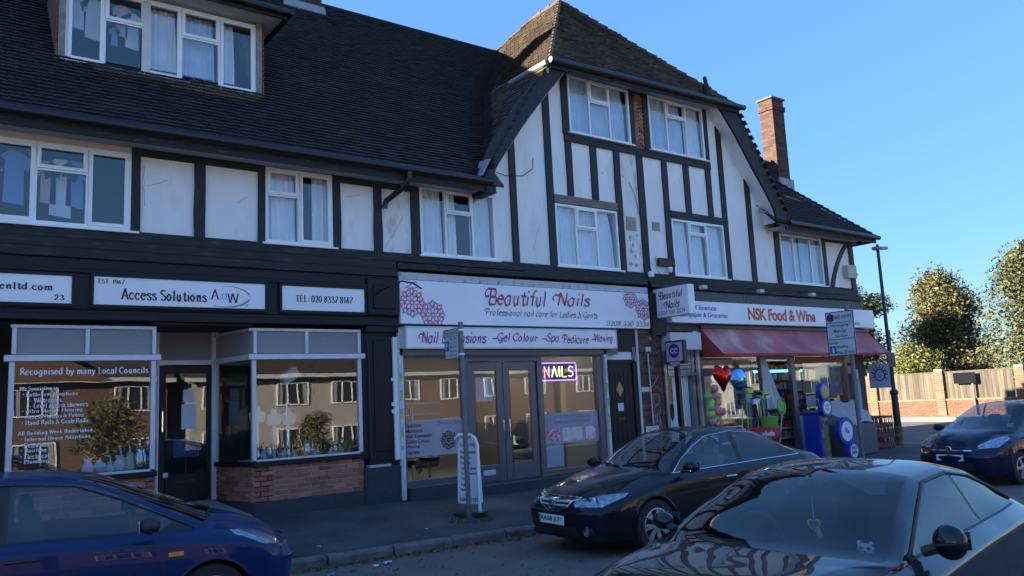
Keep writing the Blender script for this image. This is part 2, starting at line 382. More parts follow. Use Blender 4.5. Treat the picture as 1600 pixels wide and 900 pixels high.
# kerb path and pavement, offset inwards from the kerb line
path = [(x, -2.45) for x in range(-24, 22)] + [(21+3*math.sin(a*R(90)/8), .55-3*math.cos(a*R(90)/8)) for a in range(1, 9)] + [(24, y) for y in (2,5,10,20,45,90)]
def norm_in(i):
    a = Vector(path[max(i-1,0)]); b = Vector(path[min(i+1,len(path)-1)]); t = (b-a).normalized(); return Vector((-t.y, t.x))
def pz(x): return .19-.012*min(x, 24)
offs = [.14, .6, 1.1, 1.6, 2.1, 2.6, 3.0]
mb = MB()
for i, p in enumerate(path):
    n_ = norm_in(i); kt = rz(min(p[0], 24))+.125
    for o_ in offs:
        q = Vector(p)+n_*o_; t = min(1, (o_-.14)/2.3); mb.v.append((q.x, q.y, kt+(pz(p[0])-kt)*t + .012*math.sin(q.x*1.7)*math.sin(q.y*2.1)*(t*(1-t)*4)))
k = len(offs)
for i in range(len(path)-1):
    for j in range(k-1): mb.f.append((i*k+j, (i+1)*k+j, (i+1)*k+j+1, i*k+j+1)); mb.m.append(0)
mb.build('pavement', pavem, fixn=False, smooth=True)['kind'] = 'structure'
kerb = bpy.data.objects.new('kerb', None); col.objects.link(kerb); kerb['kind'] = 'structure'
x = -3.0; rnd = random.Random(3)
while x < 20.2:
    l = .88; z0 = rz(x+.45); mbk = MB(); jit = rnd.uniform(-.012,.012)
    pr_ = [(x,-2.46+jit,z0-.2),(x,-2.46+jit,z0+.085),(x,-2.445+jit,z0+.115),(x,-2.41+jit,z0+.127),(x,-2.31,z0+.13),(x,-2.31,z0-.2)]
    mbk.prism(pr_, (l, 0, -.015)); mbk.build('kerb_stone', kerbm, kerb, bevel=.008); x += .9
mb = MB(); arc = [p for p in path if p[0] >= 20.2]
for i in range(len(arc)-1):
    a, b = arc[i], arc[i+1]; z0 = -.353; na = norm_in(path.index(a)); nb = norm_in(path.index(b))
    mb.prism([(a[0],a[1],z0-.2),(b[0],b[1],z0-.2),(b[0]+nb.x*.14,b[1]+nb.y*.14,z0-.2),(a[0]+na.x*.14,a[1]+na.y*.14,z0-.2)], (0,0,.33))
mb.build('kerb_stone', kerbm, kerb)
sheet('far_pavement', [32,33.6], [-40,-10,0,10,60], lambda x,y: rz(33)+.09, pavlight)
mb = MB(); mb.box(31.85,32,-40,60,rz(32)-.1,rz(33)+.1); mb.build('far_kerb', pavlight)['kind'] = 'structure'
# ------------------------------------------------------------------ building: walls and timber
B = thing('shop_terrace', 'black and white half timbered terrace of shops with flats above and a steep tiled gable', 'building', (0,0,0))
def part(mb, name, m, parent=B, **k): return mb.build(name, m, parent, **k)
def bx(name, m, x0, x1, y0, y1, z0, z1, parent=B, **k): return MB().box(x0,x1,y0,y1,z0,z1).build(name, m, parent, **k)
ZS, ZT = 4.21, 5.42
wins = [(.15,2.39,ZS,5.34), (4.31,5.43,ZS,5.42), (7.08,8.71,ZS,5.46), (10.2,11.92,ZS,5.49), (13.61,15.43,ZS,5.51), (17.65,19.5,4.24,5.52)]
# render panels between the posts
for x0, x1, m in ((2.45,3.33,render_m),(3.33,4.26,render_m),(5.5,6.25,render_m),(6.25,7.0,render_s)):
    bx('render_panel', m, x0, x1, 0, .2, ZS, 5.44)
def barge_in_l(x):  # inner line of the left bargeboard at height for x
    P = [(8.3,5.45),(8.6,6.0),(8.98,6.52),(9.6,7.3),(10.35,8.3)]
    for a, b in zip(P, P[1:]):
        if x <= b[0]: return a[1]+(b[1]-a[1])*(x-a[0])/(b[0]-a[0])
    return 8.32
def top_g(x): return min(8.36, barge_in_l(x)+.12 if x < 11 else 9, (5.75+(17.5-x)*1.42) if x > 15 else 9)
def gpanel(x0, x1, zb, zt=None, m=render_m):
    xs_ = [x0, (x0+x1)/2, x1]
    if zt is None: top = [(x, 0, top_g(x)) for x in reversed(xs_)]
    else: top = [(x1,0,zt),(x0,0,zt)]
    MB().prism([(x0,0,zb),(x1,0,zb)]+top, (0,.2,0)).build('render_panel', m, B)
gpanel(8.72, 9.18, ZS); gpanel(8.3, 8.7, 5.46); gpanel(9.18, 10.12, ZS)
gpanel(10.12, 10.63, 5.66); gpanel(10.63,10.65,5.7,6.9)
for a, b in ((10.65,11.34),(11.34,11.98)): gpanel(a, b, 5.66, 6.9)
gpanel(11.98,12.72,ZS,6.9,render_s); gpanel(12.72,13.52,ZS,6.9)
for a, b in ((13.52,14.26),(14.26,15.0)): gpanel(a, b, 5.66, 6.9)
gpanel(15.0, 15.55, 5.66); gpanel(15.55, 16.5, ZS); gpanel(16.5, 17.5, ZS)
bx('render_panel', render_m, 15.42, 15.56, .01, .2, ZS, 5.7)
bx('render_panel', render_m, 19.55, 21.0, 0, .2, 4.24, 5.55)
bx('backing_wall', inner_m, 8.69, 8.73, .2, .25, ZS, 5.5)
# side wall on the corner street, rear wall and party walls
part(MB().box(-34,-1.2,0,9,-.6,5.5).prism([(-34,-.5,5.45),(-34,9.5,5.45),(-34,4,10.63)],(32.8,0,0)), 'terrace_continuation', render_m)
part(MB().box(20.8,21.0,.2,9,-.6,5.6).box(-1,21,8.8,9,-.6,5.6).box(-1.2,-1,0,9,-.6,5.6), 'end_wall', render_m)
# timber posts
for x0, x1, z0, z1 in ((2.39,2.51,4.2,5.44),(3.25,3.41,4.2,5.32),(4.2,4.31,4.2,5.44),(5.43,5.57,4.2,5.44),(6.18,6.33,4.2,5.32),(6.9,7.075,4.2,5.44),
        (11.93,12.1,4.2,6.84),(12.63,12.82,4.2,6.84),(13.43,13.6,4.2,6.84),(14.16,14.34,5.7,6.84),(10.58,10.73,5.68,6.84),(11.25,11.43,5.68,6.84),(14.95,15.12,5.7,6.84),
        (19.5,19.68,4.2,5.55),(20.82,21.02,4.2,5.6),(17.42,17.6,4.2,5.62)):
    d = rnd.uniform(0,.012); L_, R_ = [], []; n_ = max(3, int((z1-z0)/.35))
    for i in range(n_+1):
        z = z0+(z1-z0)*i/n_; L_.append((x0+rnd.uniform(-.009,.007), z)); R_.append((x1+rnd.uniform(-.007,.009), z))
    mb = MB()
    for i in range(n_): mb.prism([(L_[i][0],-.03-d,L_[i][1]),(R_[i][0],-.03-d,R_[i][1]),(R_[i+1][0],-.03-d,R_[i+1][1]),(L_[i+1][0],-.03-d,L_[i+1][1])], (0,.03+d,0))
    po = mb.build('timber_post', timber, B); bm = bmesh.new(); bm.from_mesh(po.data); bmesh.ops.remove_doubles(bm, verts=bm.verts, dist=1e-4); bm.to_mesh(po.data); bm.free()
for x0, x1 in ((9.1,9.25),(10.02,10.19),(15.45,15.62),(16.4,16.58)):
    MB().prism([(x0,-.035,4.2),(x1,-.035,4.2),(x1,-.035,top_g(x1)-.02),(x0,-.035,top_g(x0)-.02)], (0,.035,0)).build('timber_post', timber, B)
bx('cream_board', upvc_d, .1, 2.39, -.02, .1, 5.335, 5.43); bx('timber_rail', timberh, 2.51, 4.2, -.034, 0, 5.32, 5.44); bx('timber_rail', timberh, 5.57, 6.9, -.034, 0, 5.32, 5.44)
bx('timber_rail', timberh, 19.68, 20.82, -.034, 0, 5.47, 5.6)
bx('timber_beam', timberh, 10.56, 15.14, -.05, 0, 6.84, 7.0, bevel=.006)
bx('timber_lintel', timberh, 13.6, 15.45, -.045, 0, 5.52, 5.69); bx('timber_lintel', graylintel, 10.19, 11.93, -.045, 0, 5.505, 5.67)
for x0, x1 in ((10.54,10.7),(12.5,12.64),(12.94,13.1),(14.98,15.13)): bx('timber_post', timber, x0, x1, -.045, .1, 7.0, 8.36)
# curved corner brace
mb = MB(); P0, P1, P2 = Vector((19.85,0,4.26)), Vector((20.1,0,4.95)), Vector((20.75,0,5.5))
pts = [P0*(1-t)**2+P1*2*t*(1-t)+P2*t*t for t in [i/8 for i in range(9)]]
for a, b in zip(pts, pts[1:]):
    mb.prism([(a.x-.07,-.032,a.z),(a.x+.09,-.032,a.z-.02),(b.x+.09,-.032,b.z-.02),(b.x-.07,-.032,b.z)], (0,.032,0))
part(mb, 'timber_brace', timber)
# herringbone brick infill
part(MB().box(12.64,12.94,.0,.1,7.0,8.3), 'brick_infill_backing', mortar_d)
for k in range(13):
    for s in (-1, 1):
        cx_, cz_ = 12.79+s*.072, 7.14+k*.09; MB().obox((cx_,-.008,cz_), (s*.068,0,.05*-1), (0,.02,0), (s*.012,0,.028)).build('infill_brick', brick_o, B, fixn=True)
# bressummer and cornice between the floors
part(MB().box(-1,9.3,-.07,.2,4.05,4.205), 'timber_beam', timberh, bevel=.006); part(MB().box(9.3,21.02,-.07,.2,4.03,4.203), 'timber_beam', worn, bevel=.006)
part(MB().box(-1,6.52,-.14,.2,3.9,4.04).box(-1,6.52,-.2,.2,3.76,3.895), 'cornice_moulding', timberh, bevel=.01)
for a, b, z, t in ((6.55,12.6,3.92,.12),(12.65,17,3.98,.05),(17,21.05,3.97,.05),(12.65,21.05,3.88,.1)):
    bx('cornice_board', worn, a, b, -.13-.05*(z<3.9), .2, z, z+t*.9, bevel=.008)
# floors, ceilings, rear room walls (seen through the panes)
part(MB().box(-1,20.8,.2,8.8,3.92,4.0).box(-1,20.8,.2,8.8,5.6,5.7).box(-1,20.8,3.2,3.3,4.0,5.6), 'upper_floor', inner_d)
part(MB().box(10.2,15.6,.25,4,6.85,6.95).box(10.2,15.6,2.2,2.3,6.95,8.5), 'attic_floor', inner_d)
# cracks and peeled patches in the render
r_ = random.Random(17); peel = M('peeled_render', (.45,.36,.28), .9, var=.3, vs=9); crk = M('hairline_crack', (.3,.29,.28), .9)
for x, z, s in ((12.28,4.95,.06),(12.36,4.8,.05),(12.3,4.66,.06),(12.42,4.55,.05),(12.25,4.38,.07),(12.42,4.36,.06),(12.5,5.02,.03),(12.22,6.3,.025),(12.4,6.0,.02),(13.1,5.5,.02),(11.6,6.3,.02),(11.2,6.1,.018)):
    n_ = 9; part(MB().poly([(x+s*r_.uniform(.5,1)*math.cos(2*math.pi*i/n_), -.003, z+s*1.3*r_.uniform(.4,1)*math.sin(2*math.pi*i/n_)) for i in range(n_)]), 'peeled_patch', peel, fixn=False)
for x, z, dx, dz in ((6.4,4.3,.35,.55),(2.6,4.9,.3,.12),(2.55,5.2,.02,-.6),(3.9,4.8,.15,.1),(5.7,5.1,.25,.05),(9.6,4.5,.2,.5),(14.0,6.5,.1,-.4)):
    pts = [(x+dx*i/7+r_.uniform(-.012,.012), -.002, z+dz*i/7+r_.uniform(-.012,.012)) for i in range(8)]; part(MB().tube(pts, .0028, 4), 'crack', crk, fixn=False)
# ------------------------------------------------------------------ windows
def wavy(x0, x1, y, z0, z1, m, parent, name='curtain', amp=.018, wl=.085):
    mb = MB(); n_ = max(6, int((x1-x0)/wl*6)); ph = rnd.uniform(0,6)
    for z, s in ((z0,1.),((z0+z1)/2,.98),(z1,.92)):
        for i in range(n_+1):
            t = i/n_; xx = x0+(x1-x0)*t*s; mb.v.append((xx, y+amp*math.sin(xx/wl*2*math.pi+ph+.6*math.sin(xx*9)), z))
    for r_ in range(2):
        for i in range(n_): a = r_*(n_+1)+i; mb.f.append((a,a+1,a+n_+2,a+n_+1)); mb.m.append(0)
    return mb.build(name, m, parent, smooth=True, fixn=False)
def ring(mb, x0, x1, z0, z1, t, y0, y1, mi=0):
    mb.box(x0,x1,y0,y1,z0,z0+t,mi).box(x0,x1,y0,y1,z1-t,z1,mi).box(x0,x0+t,y0,y1,z0+t,z1-t,mi).box(x1-t,x1,y0,y1,z0+t,z1-t,mi)
def window(x0, x1, z0, z1, cols, y=-.03, curt=(), sill=True, m=upvc, g=None, lab=None, sillw=.06, cm=curt_w):
    mb = MB(); T = .05; ring(mb, x0, x1, z0, z1, T, y, y+.06)
    ed = [c[0] for c in cols[1:]]
    for e in ed: mb.box(e-.022, e+.022, y, y+.06, z0+T, z1-T)
    w_ = mb.build('window', m, B, bevel=.004)
    if lab: w_['label'] = lab
    for c in cols:
        a, b, v = c[0], c[1], c[2]
        a += .022 if a > x0+.01 else T; b -= .022 if b < x1-.01 else T
        cells = [(z0+T, z1-T, len(c) < 4)] if not v else [(z0+T, v-.02, False), (v+.02, z1-T, True)]
        if v: MB().box(a, b, y, y+.06, v-.02, v+.02).build('transom', m, w_)
        for (za, zb, op) in cells:
            if op:
                cm_ = MB(); ring(cm_, a-.012, b+.012, za-.012, zb+.012, .05, y-.018, y+.03); cm_.build('casement', m, w_, bevel=.004); MB().box(a+.038,b-.038,y+.018,y+.024,za+.038,zb-.038).build('pane', glass_up, w_)
            else: MB().box(a,b,y+.024,y+.03,za,zb).build('pane', glass_up, w_)
    if sill: MB().box(x0-sillw, x1+sillw, y-.07, y+.02, z0-.035, z0-.002).build('window_sill', m, w_, bevel=.004)
    for c in curt: wavy(c[0], c[1], .13+y, z0-.02, z1+.12, c[2] if len(c) > 2 else cm, w_)
    return w_
W1 = window(.15,2.39,ZS,5.34,[(.15,.62,None),(.62,1.22,None),(1.22,1.84,4.97),(1.84,2.39,None)],curt=[],sillw=.1)
W2 = window(4.31,5.43,ZS,5.42,[(4.31,4.86,4.98),(4.86,5.43,None)],curt=[(4.4,4.85),(5.12,5.4)])
W3 = window(7.08,8.71,ZS,5.46,[(7.08,7.61,None,0),(7.61,8.19,5.02),(8.19,8.71,None,0)],curt=[(7.12,7.6),(8.2,8.66),(7.64,7.9)])
W4 = window(10.2,11.92,ZS,5.49,[(10.2,10.74,None,0),(10.74,11.31,5.02),(11.31,11.92,None,0)],curt=[(10.25,11.87)])
W5 = window(13.61,15.43,ZS,5.51,[(13.61,14.18,None,0),(14.18,14.79,5.19),(14.79,15.43,None,0)],curt=[(13.66,14.2),(14.3,14.75),(14.85,15.38)])
W6 = window(17.65,19.5,4.24,5.52,[(17.65,18.2,None,0),(18.2,18.95,None,0),(18.95,19.5,None,0)],curt=[(17.7,18.6),(18.65,19.45)],cm=curt_b)
W7 = window(10.71,12.49,7.04,8.3,[(10.71,11.29,None,0),(11.29,11.88,7.82),(11.88,12.49,None,0)],y=-.05,curt=[(10.76,12.45,curt_b)])
W8 = window(13.11,14.97,7.04,8.32,[(13.11,13.69,None,0),(13.69,14.35,7.92),(14.35,14.97,None,0)],y=-.05,curt=[(14.38,14.93),(13.16,14.34,curt_b)])
W7['label'] = 'attic window left of the herringbone brick strip'; W8['label'] = 'attic window right of the herringbone brick strip'
# washing hung behind the first window and the dormer
cloth_c = [M('hung_shirt_blue',(.2,.3,.6),.9), M('hung_shirt_white',(.65,.68,.75),.9), M('hung_shirt_pink',(.55,.4,.45),.9)]
def shirt(x, y, z, s, m, parent):
    MB().prism([(x-.06*s,y,z),(x+.06*s,y,z),(x+.2*s,y,z-.12*s),(x+.16*s,y,z-.3*s),(x+.11*s,y,z-.25*s),(x+.12*s,y,z-.75*s),(x-.12*s,y,z-.72*s),(x-.11*s,y,z-.25*s),(x-.17*s,y,z-.28*s),(x-.2*s,y,z-.12*s)], (0,.03,0)).build('hung_shirt', m, parent)
for x, z, s, k in ((.72,5.2,.9,0),(1.0,5.25,1.0,0),(1.4,5.15,.8,2),(1.55,5.2,1.1,1),(1.72,5.2,.9,0)): shirt(x, .22, z, s, cloth_c[k], W1)
# ------------------------------------------------------------------ roofs
def inpoly(p, P):
    c = False; j = len(P)-1
    for i in range(len(P)):
        if (P[i][1] > p[1]) != (P[j][1] > p[1]) and p[0] < (P[j][0]-P[i][0])*(p[1]-P[i][1])/(P[j][1]-P[i][1])+P[i][0]: c = not c
        j = i
    return c
def tiles(o, u, v, poly, m, gauge=.1, tw=.165, name='roof_tiles', skip=None, warp=None):
    o, u, v = Vector(o), Vector(u).normalized(), Vector(v).normalized(); n = u.cross(v); n = n if n.z > 0 else -n
    us = [p[0] for p in poly]; vs = [p[1] for p in poly]; mb = MB(); r_ = random.Random(int(abs(o.x*100)))
    row = 0; vv = min(vs)
    while vv < max(vs):
        off = tw/2 if row % 2 else 0; uu = min(us)-off
        while uu < max(us):
            if inpoly((uu+tw/2, vv+.04), poly):
                p = o + u*uu + v*vv
                if not (skip and skip(p)):
                    l = r_.uniform(.001,.01); j = r_.uniform(-.006,.006); g_ = .004
                    a = p + u*g_ + n*(.022+l) + v*j; b = p + u*(tw-g_) + n*(.022+l+r_.uniform(-.003,.003)) + v*j
                    c = b + v*(gauge*1.35) - n*(.028+l); d = a + v*(gauge*1.35) - n*(.028+l)
                    if warp: a, b, c, d = warp(a), warp(b), warp(c), warp(d)
                    i = len(mb.v); dn = n*.018
                    mb.v += [tuple(a), tuple(b), tuple(c), tuple(d), tuple(a-dn), tuple(b-dn)]
                    mb.f += [(i,i+1,i+2,i+3),(i+4,i+5,i+1,i)]; mb.m += [0,0]
            uu += tw
        vv += gauge; row += 1
    ob = mb.build(name, m, B, fixn=False); ob['kind'] = 'stuff'; return ob
def slab(pts, m=inner_d, name='roof_deck'):
    return MB().prism(pts, (0,0,-.04)).build(name, m, B)
EY, EZ, RY, RZ = -.5, 5.56, 4.0, 10.65
sl_ = math.hypot(RY-EY, RZ-EZ); vd = ((0,RY-EY,RZ-EZ))
def in_dormer(p): return 1.62 < p.x < 4.4 and .74 < p.y < 4 and p.z < 8.3
slab([(-1.2,EY,EZ-.02),(8.5,EY,EZ-.02),(12.2,RY,RZ-.03),(-1.2,RY,RZ-.03)], name='roof_deck') if False else None
mb = MB()  # deck under the tiles, with the dormer opening
def mz(y): return EZ-.025+(y-EY)*(RZ-EZ)/(RY-EY)
for x0, x1, y0, y1 in ((-1.2,1.62,EY,RY),(4.4,8.6,EY,RY),(1.62,4.4,EY,.74),(1.62,4.4,2.2,RY),(8.6,12.6,.2,RY)):
    mb.prism([(x0,y0,mz(y0)),(x1,y0,mz(y0)),(x1,y1,mz(y1)),(x0,y1,mz(y1))], (0,0,-.05))
part(mb, 'roof_deck', inner_d)
part(MB().prism([(-1.2,RY,RZ-.03),(13,RY,RZ-.03),(13,9.4,4.9),(-1.2,9.4,4.9)],(0,0,-.05)), 'rear_roof', tile_m)
tiles((0,EY,EZ), (1,0,0), vd, [(-1.2,0),(8.1,0),(8.3,.5),(12.3,sl_),(-1.2,sl_)], tile_m, skip=in_dormer)
# ridge tiles on the main roof
x = 5.5
while x < 12.2:
    MB().tube([(x,RY,RZ-.01),(x+.452,RY,RZ-.01)], .05, 10).build('ridge_tile', tile_m, B); x += .45
# gable roof
GX, GZ, GY0, GY1 = 12.9, 11.65, 2.5, 3.6
HL, HR, HY, HZL, HZR = 9.95, 15.85, -.42, 8.3, 8.42
def swee(pa, pb): return (Vector(pb)-Vector(pa))
# front half hip
e0, e1, ap = Vector((HL,HY,HZL)), Vector((HR,HY,HZR)), Vector((GX,GY0,GZ))
u_ = (e1-e0).normalized(); v_ = (ap-e0) - u_*(ap-e0).dot(u_)
tiles(e0, u_, v_, [(-.05,0),((e1-e0).length+.05,0),((ap-e0).dot(u_),v_.length)], tile_g)
part(MB().prism([tuple(e0+Vector((0,0,-.03))),tuple(e1+Vector((0,0,-.03))),tuple(ap+Vector((0,0,-.04)))],(0,0,-.03)), 'roof_deck', inner_d)
# left slope: upper part (beside the hip) and the long lower part above the bargeboard
def side_slope(s, xe, ze, xl, zl, m):
    hx, hz = (HL, HZL) if s < 0 else (HR, HZR)
    # upper: corner (hx,HY,hz) ridge (GX,GY0..GY1,GZ) rear hip (hx,GY1+2.9,hz)
    o = Vector((hx,HY,hz)); v2 = Vector((GX-hx,0,GZ-hz)); L_ = v2.length
    tiles(o, (0,1,0), v2, [(0,0),(GY1+2.9-HY,0),(GY1-HY,L_),(GY0-HY,L_)], m)
    part(MB().prism([(hx,HY,hz-.03),(hx,GY1+2.9,hz-.03),(GX,GY1,GZ-.03),(GX,GY0,GZ-.03)],(0,0,-.03)), 'roof_deck', inner_d)
    o = Vector((xl,-.38,zl)); v2 = Vector((hx-xl,0,hz-zl+.02)); L_ = v2.length
    tiles(o, (0,1,0), v2, [(0,0),(5,0),(6.5,L_),(0,L_)], tile_m if s > 0 else m)
    part(MB().prism([(xl,-.36,zl-.03),(xl,6,zl-.03),(hx,6,hz-.03),(hx,-.36,hz-.03)],(0,0,-.03)), 'roof_deck', inner_d)
side_slope(-1, 0, 0, 8.18, 5.58, tile_g); side_slope(1, 0, 0, 17.5, 5.9, tile_g)
part(MB().prism([(HL,GY1+2.9,HZL),(HR,GY1+2.9,HZR),(GX,GY1,GZ)],(0,0,-.03)), 'rear_hip', tile_g)
# hip and ridge tiles of the gable
def hipline(a, b, n_, m=ridge_m, r=.07):
    a, b = Vector(a), Vector(b)
    for i in range(n_):
        p = a.lerp(b, i/n_); q = a.lerp(b, (i+1.12)/n_); MB().tube([p+Vector((0,0,.03)), q], [r*.82, r*.68], 8).build('hip_tile', m, B)
hipline((HL,HY,HZL), ap, 18); hipline((HR,HY,HZR), ap, 18); hipline(ap, (GX,GY1,GZ), 3); hipline((HL,GY1+2.9,HZL), (GX,GY1,GZ), 12)
# swept valley course between main roof and gable slope
def vall(t):   # line where the two slopes meet
    z = 5.75 + t*4.9; y = EY+(z-EZ)*(RY-EY)/(RZ-EZ)
    if z < HZL: x = 8.18+(z-5.58)*(HL-8.18)/(HZL-5.58)
    else: x = HL+(z-HZL)*(GX-HL)/(GZ-HZL)
    return Vector((x,y,z))
mb = MB(); r_ = random.Random(5)
for k in range(66):
    c = vall(k/66); wd = .34*(.9+.2*r_.random())
    L = []
    for q in range(-3,4):
        t = q/3; 
        if t <= 0: p = c + Vector((t*wd, 0, 0)); 
        else: p = c + Vector((0, -t*wd, 0)); 
        lift = .055*(1-abs(t))+.028+r_.uniform(0,.006); L.append(p+Vector((-.5,-.5,.9)).normalized()*(lift+.02))
    for a, b in zip(L, L[1:]):
        a = a+Vector((0,0,r_.uniform(-.006,.006))); b = a+(b-a)*.96
        up = Vector((.05,.07,.085)); i = len(mb.v); dn = Vector((.01,.01,-.03))
        mb.v += [tuple(a),tuple(b),tuple(b+up*1.2+dn*1.7),tuple(a+up*1.2+dn*1.7),tuple(a+dn),tuple(b+dn)]; mb.f += [(i,i+1,i+2,i+3),(i+4,i+5,i+1,i)]; mb.m += [0,0]
stuff(part(mb, 'valley_tiles', tile_m, fixn=False))
# bargeboards
def board(outer, inner, y0, y1, name, m):
    mb = MB()
    for i in range(len(outer)-1):
        a, b, c, d = outer[i], outer[i+1], inner[i+1], inner[i]
        mb.prism([(a[0],y0,a[1]),(b[0],y0,b[1]),(c[0],y0,c[1]),(d[0],y0,d[1])], (0,y1-y0,0))
    return part(mb, name, m)
board([(10.1,8.33),(9.5,7.72),(8.98,7.1),(8.4,6.3),(8.2,5.9),(8.18,5.52)], [(10.42,8.22),(9.78,7.5),(9.2,6.8),(8.62,6.02),(8.48,5.8),(8.44,5.52)], -.39, -.33, 'bargeboard', timber)
board([(15.62,8.45),(16.1,8.0),(16.58,7.4),(17.1,6.75),(17.42,6.25),(17.5,5.78)], [(15.12,8.4),(15.72,7.72),(16.28,6.98),(16.75,6.4),(17.02,6.0),(17.1,5.7)], -.39, -.33, 'bargeboard', worn)
board([(10.42,8.22),(9.78,7.5),(9.2,6.8),(8.62,6.02),(8.48,5.8)], [(10.44,8.2),(9.8,7.48),(9.22,6.78),(8.64,6.0),(8.5,5.78)], -.33, 0, 'verge_soffit', soffit_m)
board([(15.12,8.4),(15.72,7.72),(16.28,6.98),(16.75,6.4),(17.02,6.0),(17.1,5.7)], [(15.10,8.38),(15.7,7.7),(16.26,6.96),(16.73,6.38),(17.0,5.98),(17.08,5.68)], -.33, 0, 'verge_soffit', render_m)
# attic eave: soffit, fascia, gutter
part(MB().box(10.0,15.9,-.42,0,8.33,8.36), 'soffit', soffit_m)
part(MB().prism([(HL-.02,-.43,8.12),(HR+.02,-.43,8.26),(HR+.02,-.43,8.42),(HL-.02,-.43,8.29)],(0,-.03,0)), 'fascia_board', worn)
part(MB().tube([(HL-.08,-.53,8.25),(12.5,-.53,8.32),(HR+.12,-.53,8.38)], .065, 10), 'gutter', gutm, smooth=True)
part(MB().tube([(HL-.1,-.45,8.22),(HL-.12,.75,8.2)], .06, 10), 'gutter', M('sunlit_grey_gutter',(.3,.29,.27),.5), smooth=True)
part(MB().box(HL-.08,HL-.02,-.4,.6,8.02,8.14), 'fascia_board', M('peeling_white_board',(.5,.46,.4),.7,c2=(.2,.18,.16),c2amt=.4,c2s=12))
# main eave: soffit, fascia, gutter
part(MB().box(-1.2,8.2,-.44,0,5.43,5.45), 'soffit', soffit_m)
part(MB().box(-1.2,8.2,-.47,-.44,5.37,5.56), 'fascia_board', worn); part(MB().tube([(-1.2,-.55,5.55),(8.3,-.55,5.55)], .062, 10), 'gutter', gutm, smooth=True)
part(MB().box(8.2,8.42,-.5,0,5.36,5.5), 'eave_box', worn)
part(MB().prism([(8.02,-.6,5.62),(8.2,-.62,5.95),(8.22,-.3,5.98),(8.1,-.2,5.62)],(.04,0,0)), 'lead_flashing', lead)
# swan-neck rainwater pipe
part(MB().tube([(6.58,-.56,5.5),(6.58,-.56,5.38),(6.5,-.4,5.22),(6.38,-.1,5.08),(6.36,-.08,4.96)], .05, 10), 'rainwater_pipe', gutm, smooth=True)
# right hand roof
def rz2(y): return 5.62+(y-EY)*1.0
tiles((17.1,EY,5.64), (1,0,0), (0,1,1.0), [(-.2,0),(4.45,0),(1.2,4.6),(-.2,4.6)], tile_m)
part(MB().prism([(17,EY,5.6),(21.5,EY,5.6),(18.2,2.8,8.9),(17,2.8,8.9)],(0,0,-.04)), 'roof_deck', inner_d)
part(MB().prism([(21.5,EY,5.6),(21.5,8,5.6),(17.5,4,9.6),(18.2,2.8,8.9)],(0,0,-.04)), 'side_roof', tile_m)
hipline((21.55,EY-.02,5.62),(18.3,2.75,8.9), 30, tile_m, .055)
part(MB().box(17.1,21.45,-.44,0,5.54,5.56), 'soffit', soffit_m); part(MB().box(17.3,21.5,-.48,-.44,5.48,5.66), 'fascia_board', worn)
part(MB().tube([(17.35,-.55,5.66),(21.55,-.55,5.62)], .062, 10), 'gutter', gutm, smooth=True); part(MB().box(21.4,21.5,-.44,8,5.5,5.64), 'fascia_board', worn)
part(MB().box(21.0,21.42,-.42,8,5.54,5.56), 'soffit', soffit_m)
# red replacement tiles on the right roof
for k in range(4): MB().obox((19.1+k*.14,.62-.02*k,6.80-.02*k),(.07,0,0),(0,.05,.05),(0,-.004,.004)).build('red_tile', tile_r, B)
# dormer
DX0, DX1, DY, DZ0, DZ1 = 1.6, 4.42, .7, 6.83, 8.08
W9 = window(DX0,DX1,DZ0,DZ1,[(DX0,2.12,None),(2.12,2.69,7.6),(2.69,3.22,None),(3.22,3.82,7.6),(3.82,DX1,None)],y=DY-.03,curt=[],sill=True)
W9['label'] = 'wide dormer window with washing hung on the left and net curtains on the right'
wavy(2.78,3.2,.86,DZ0+.03,DZ1-.05,curt_w,W9); wavy(3.26,3.8,.86,DZ0+.03,DZ1-.05,curt_b,W9); wavy(3.86,4.12,.86,DZ0+.03,DZ1-.05,curt_w,W9)
for x, z, s, k in ((1.78,8.05,.8,1),(2.0,8.0,.9,1),(2.4,8.0,.7,2),(2.55,7.9,.8,1),(2.3,7.6,.4,0)): shirt(x, .9, z, s, cloth_c[k], W9)
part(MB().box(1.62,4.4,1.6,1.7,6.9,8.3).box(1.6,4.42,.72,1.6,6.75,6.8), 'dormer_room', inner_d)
part(MB().box(2.64,2.76,DY-.05,DY-.03,DZ0+.05,DZ1-.05), 'dormer_mullion', upvc_d)
for s, xx in ((-1,DX0-.09),(1,DX1)):
    part(MB().prism([(xx,DY-.06,6.8),(xx,DY-.06,8.2),(xx,1.8,8.2)],(.09,0,0)), 'dormer_cheek', M('weathered_board',(.25,.22,.2),.8,var=.3,vs=8))
    for k in range(15):
        z = 6.86+k*.088; yb = .62+(z-6.8)*.87
        MB().obox((xx+(-.02 if s<0 else .11),(.64+yb)/2+.02,z+.03),(s*.012,0,-.012),(0,max(.05,(yb-.6)/2),0),(.004*s,0,.052)).build('hanging_tile', tile_r, B)
part(MB().box(1.35,4.75,.28,1.2,8.12,8.15), 'dormer_soffit', soffit_m)
part(MB().box(1.3,4.8,.24,.28,8.1,8.25).box(4.76,4.8,.28,2.3,8.1,8.25), 'dormer_fascia', worn)
part(MB().tube([(1.25,.19,8.22),(4.82,.19,8.2)], .06, 10).tube([(4.86,.15,8.21),(4.86,2.2,8.21)], .05, 8), 'dormer_gutter', gutm, smooth=True)
tiles((1.3,.24,8.25), (1,0,0), (0,1,.7), [(-.05,0),(3.6,0),(2.2,2.4),(-.05,2.4)], tile_m)
part(MB().prism([(1.3,.24,8.22),(4.85,.24,8.22),(3.6,2.2,9.58),(1.3,2.2,9.58)],(0,0,-.03)), 'dormer_roof_deck', inner_d)
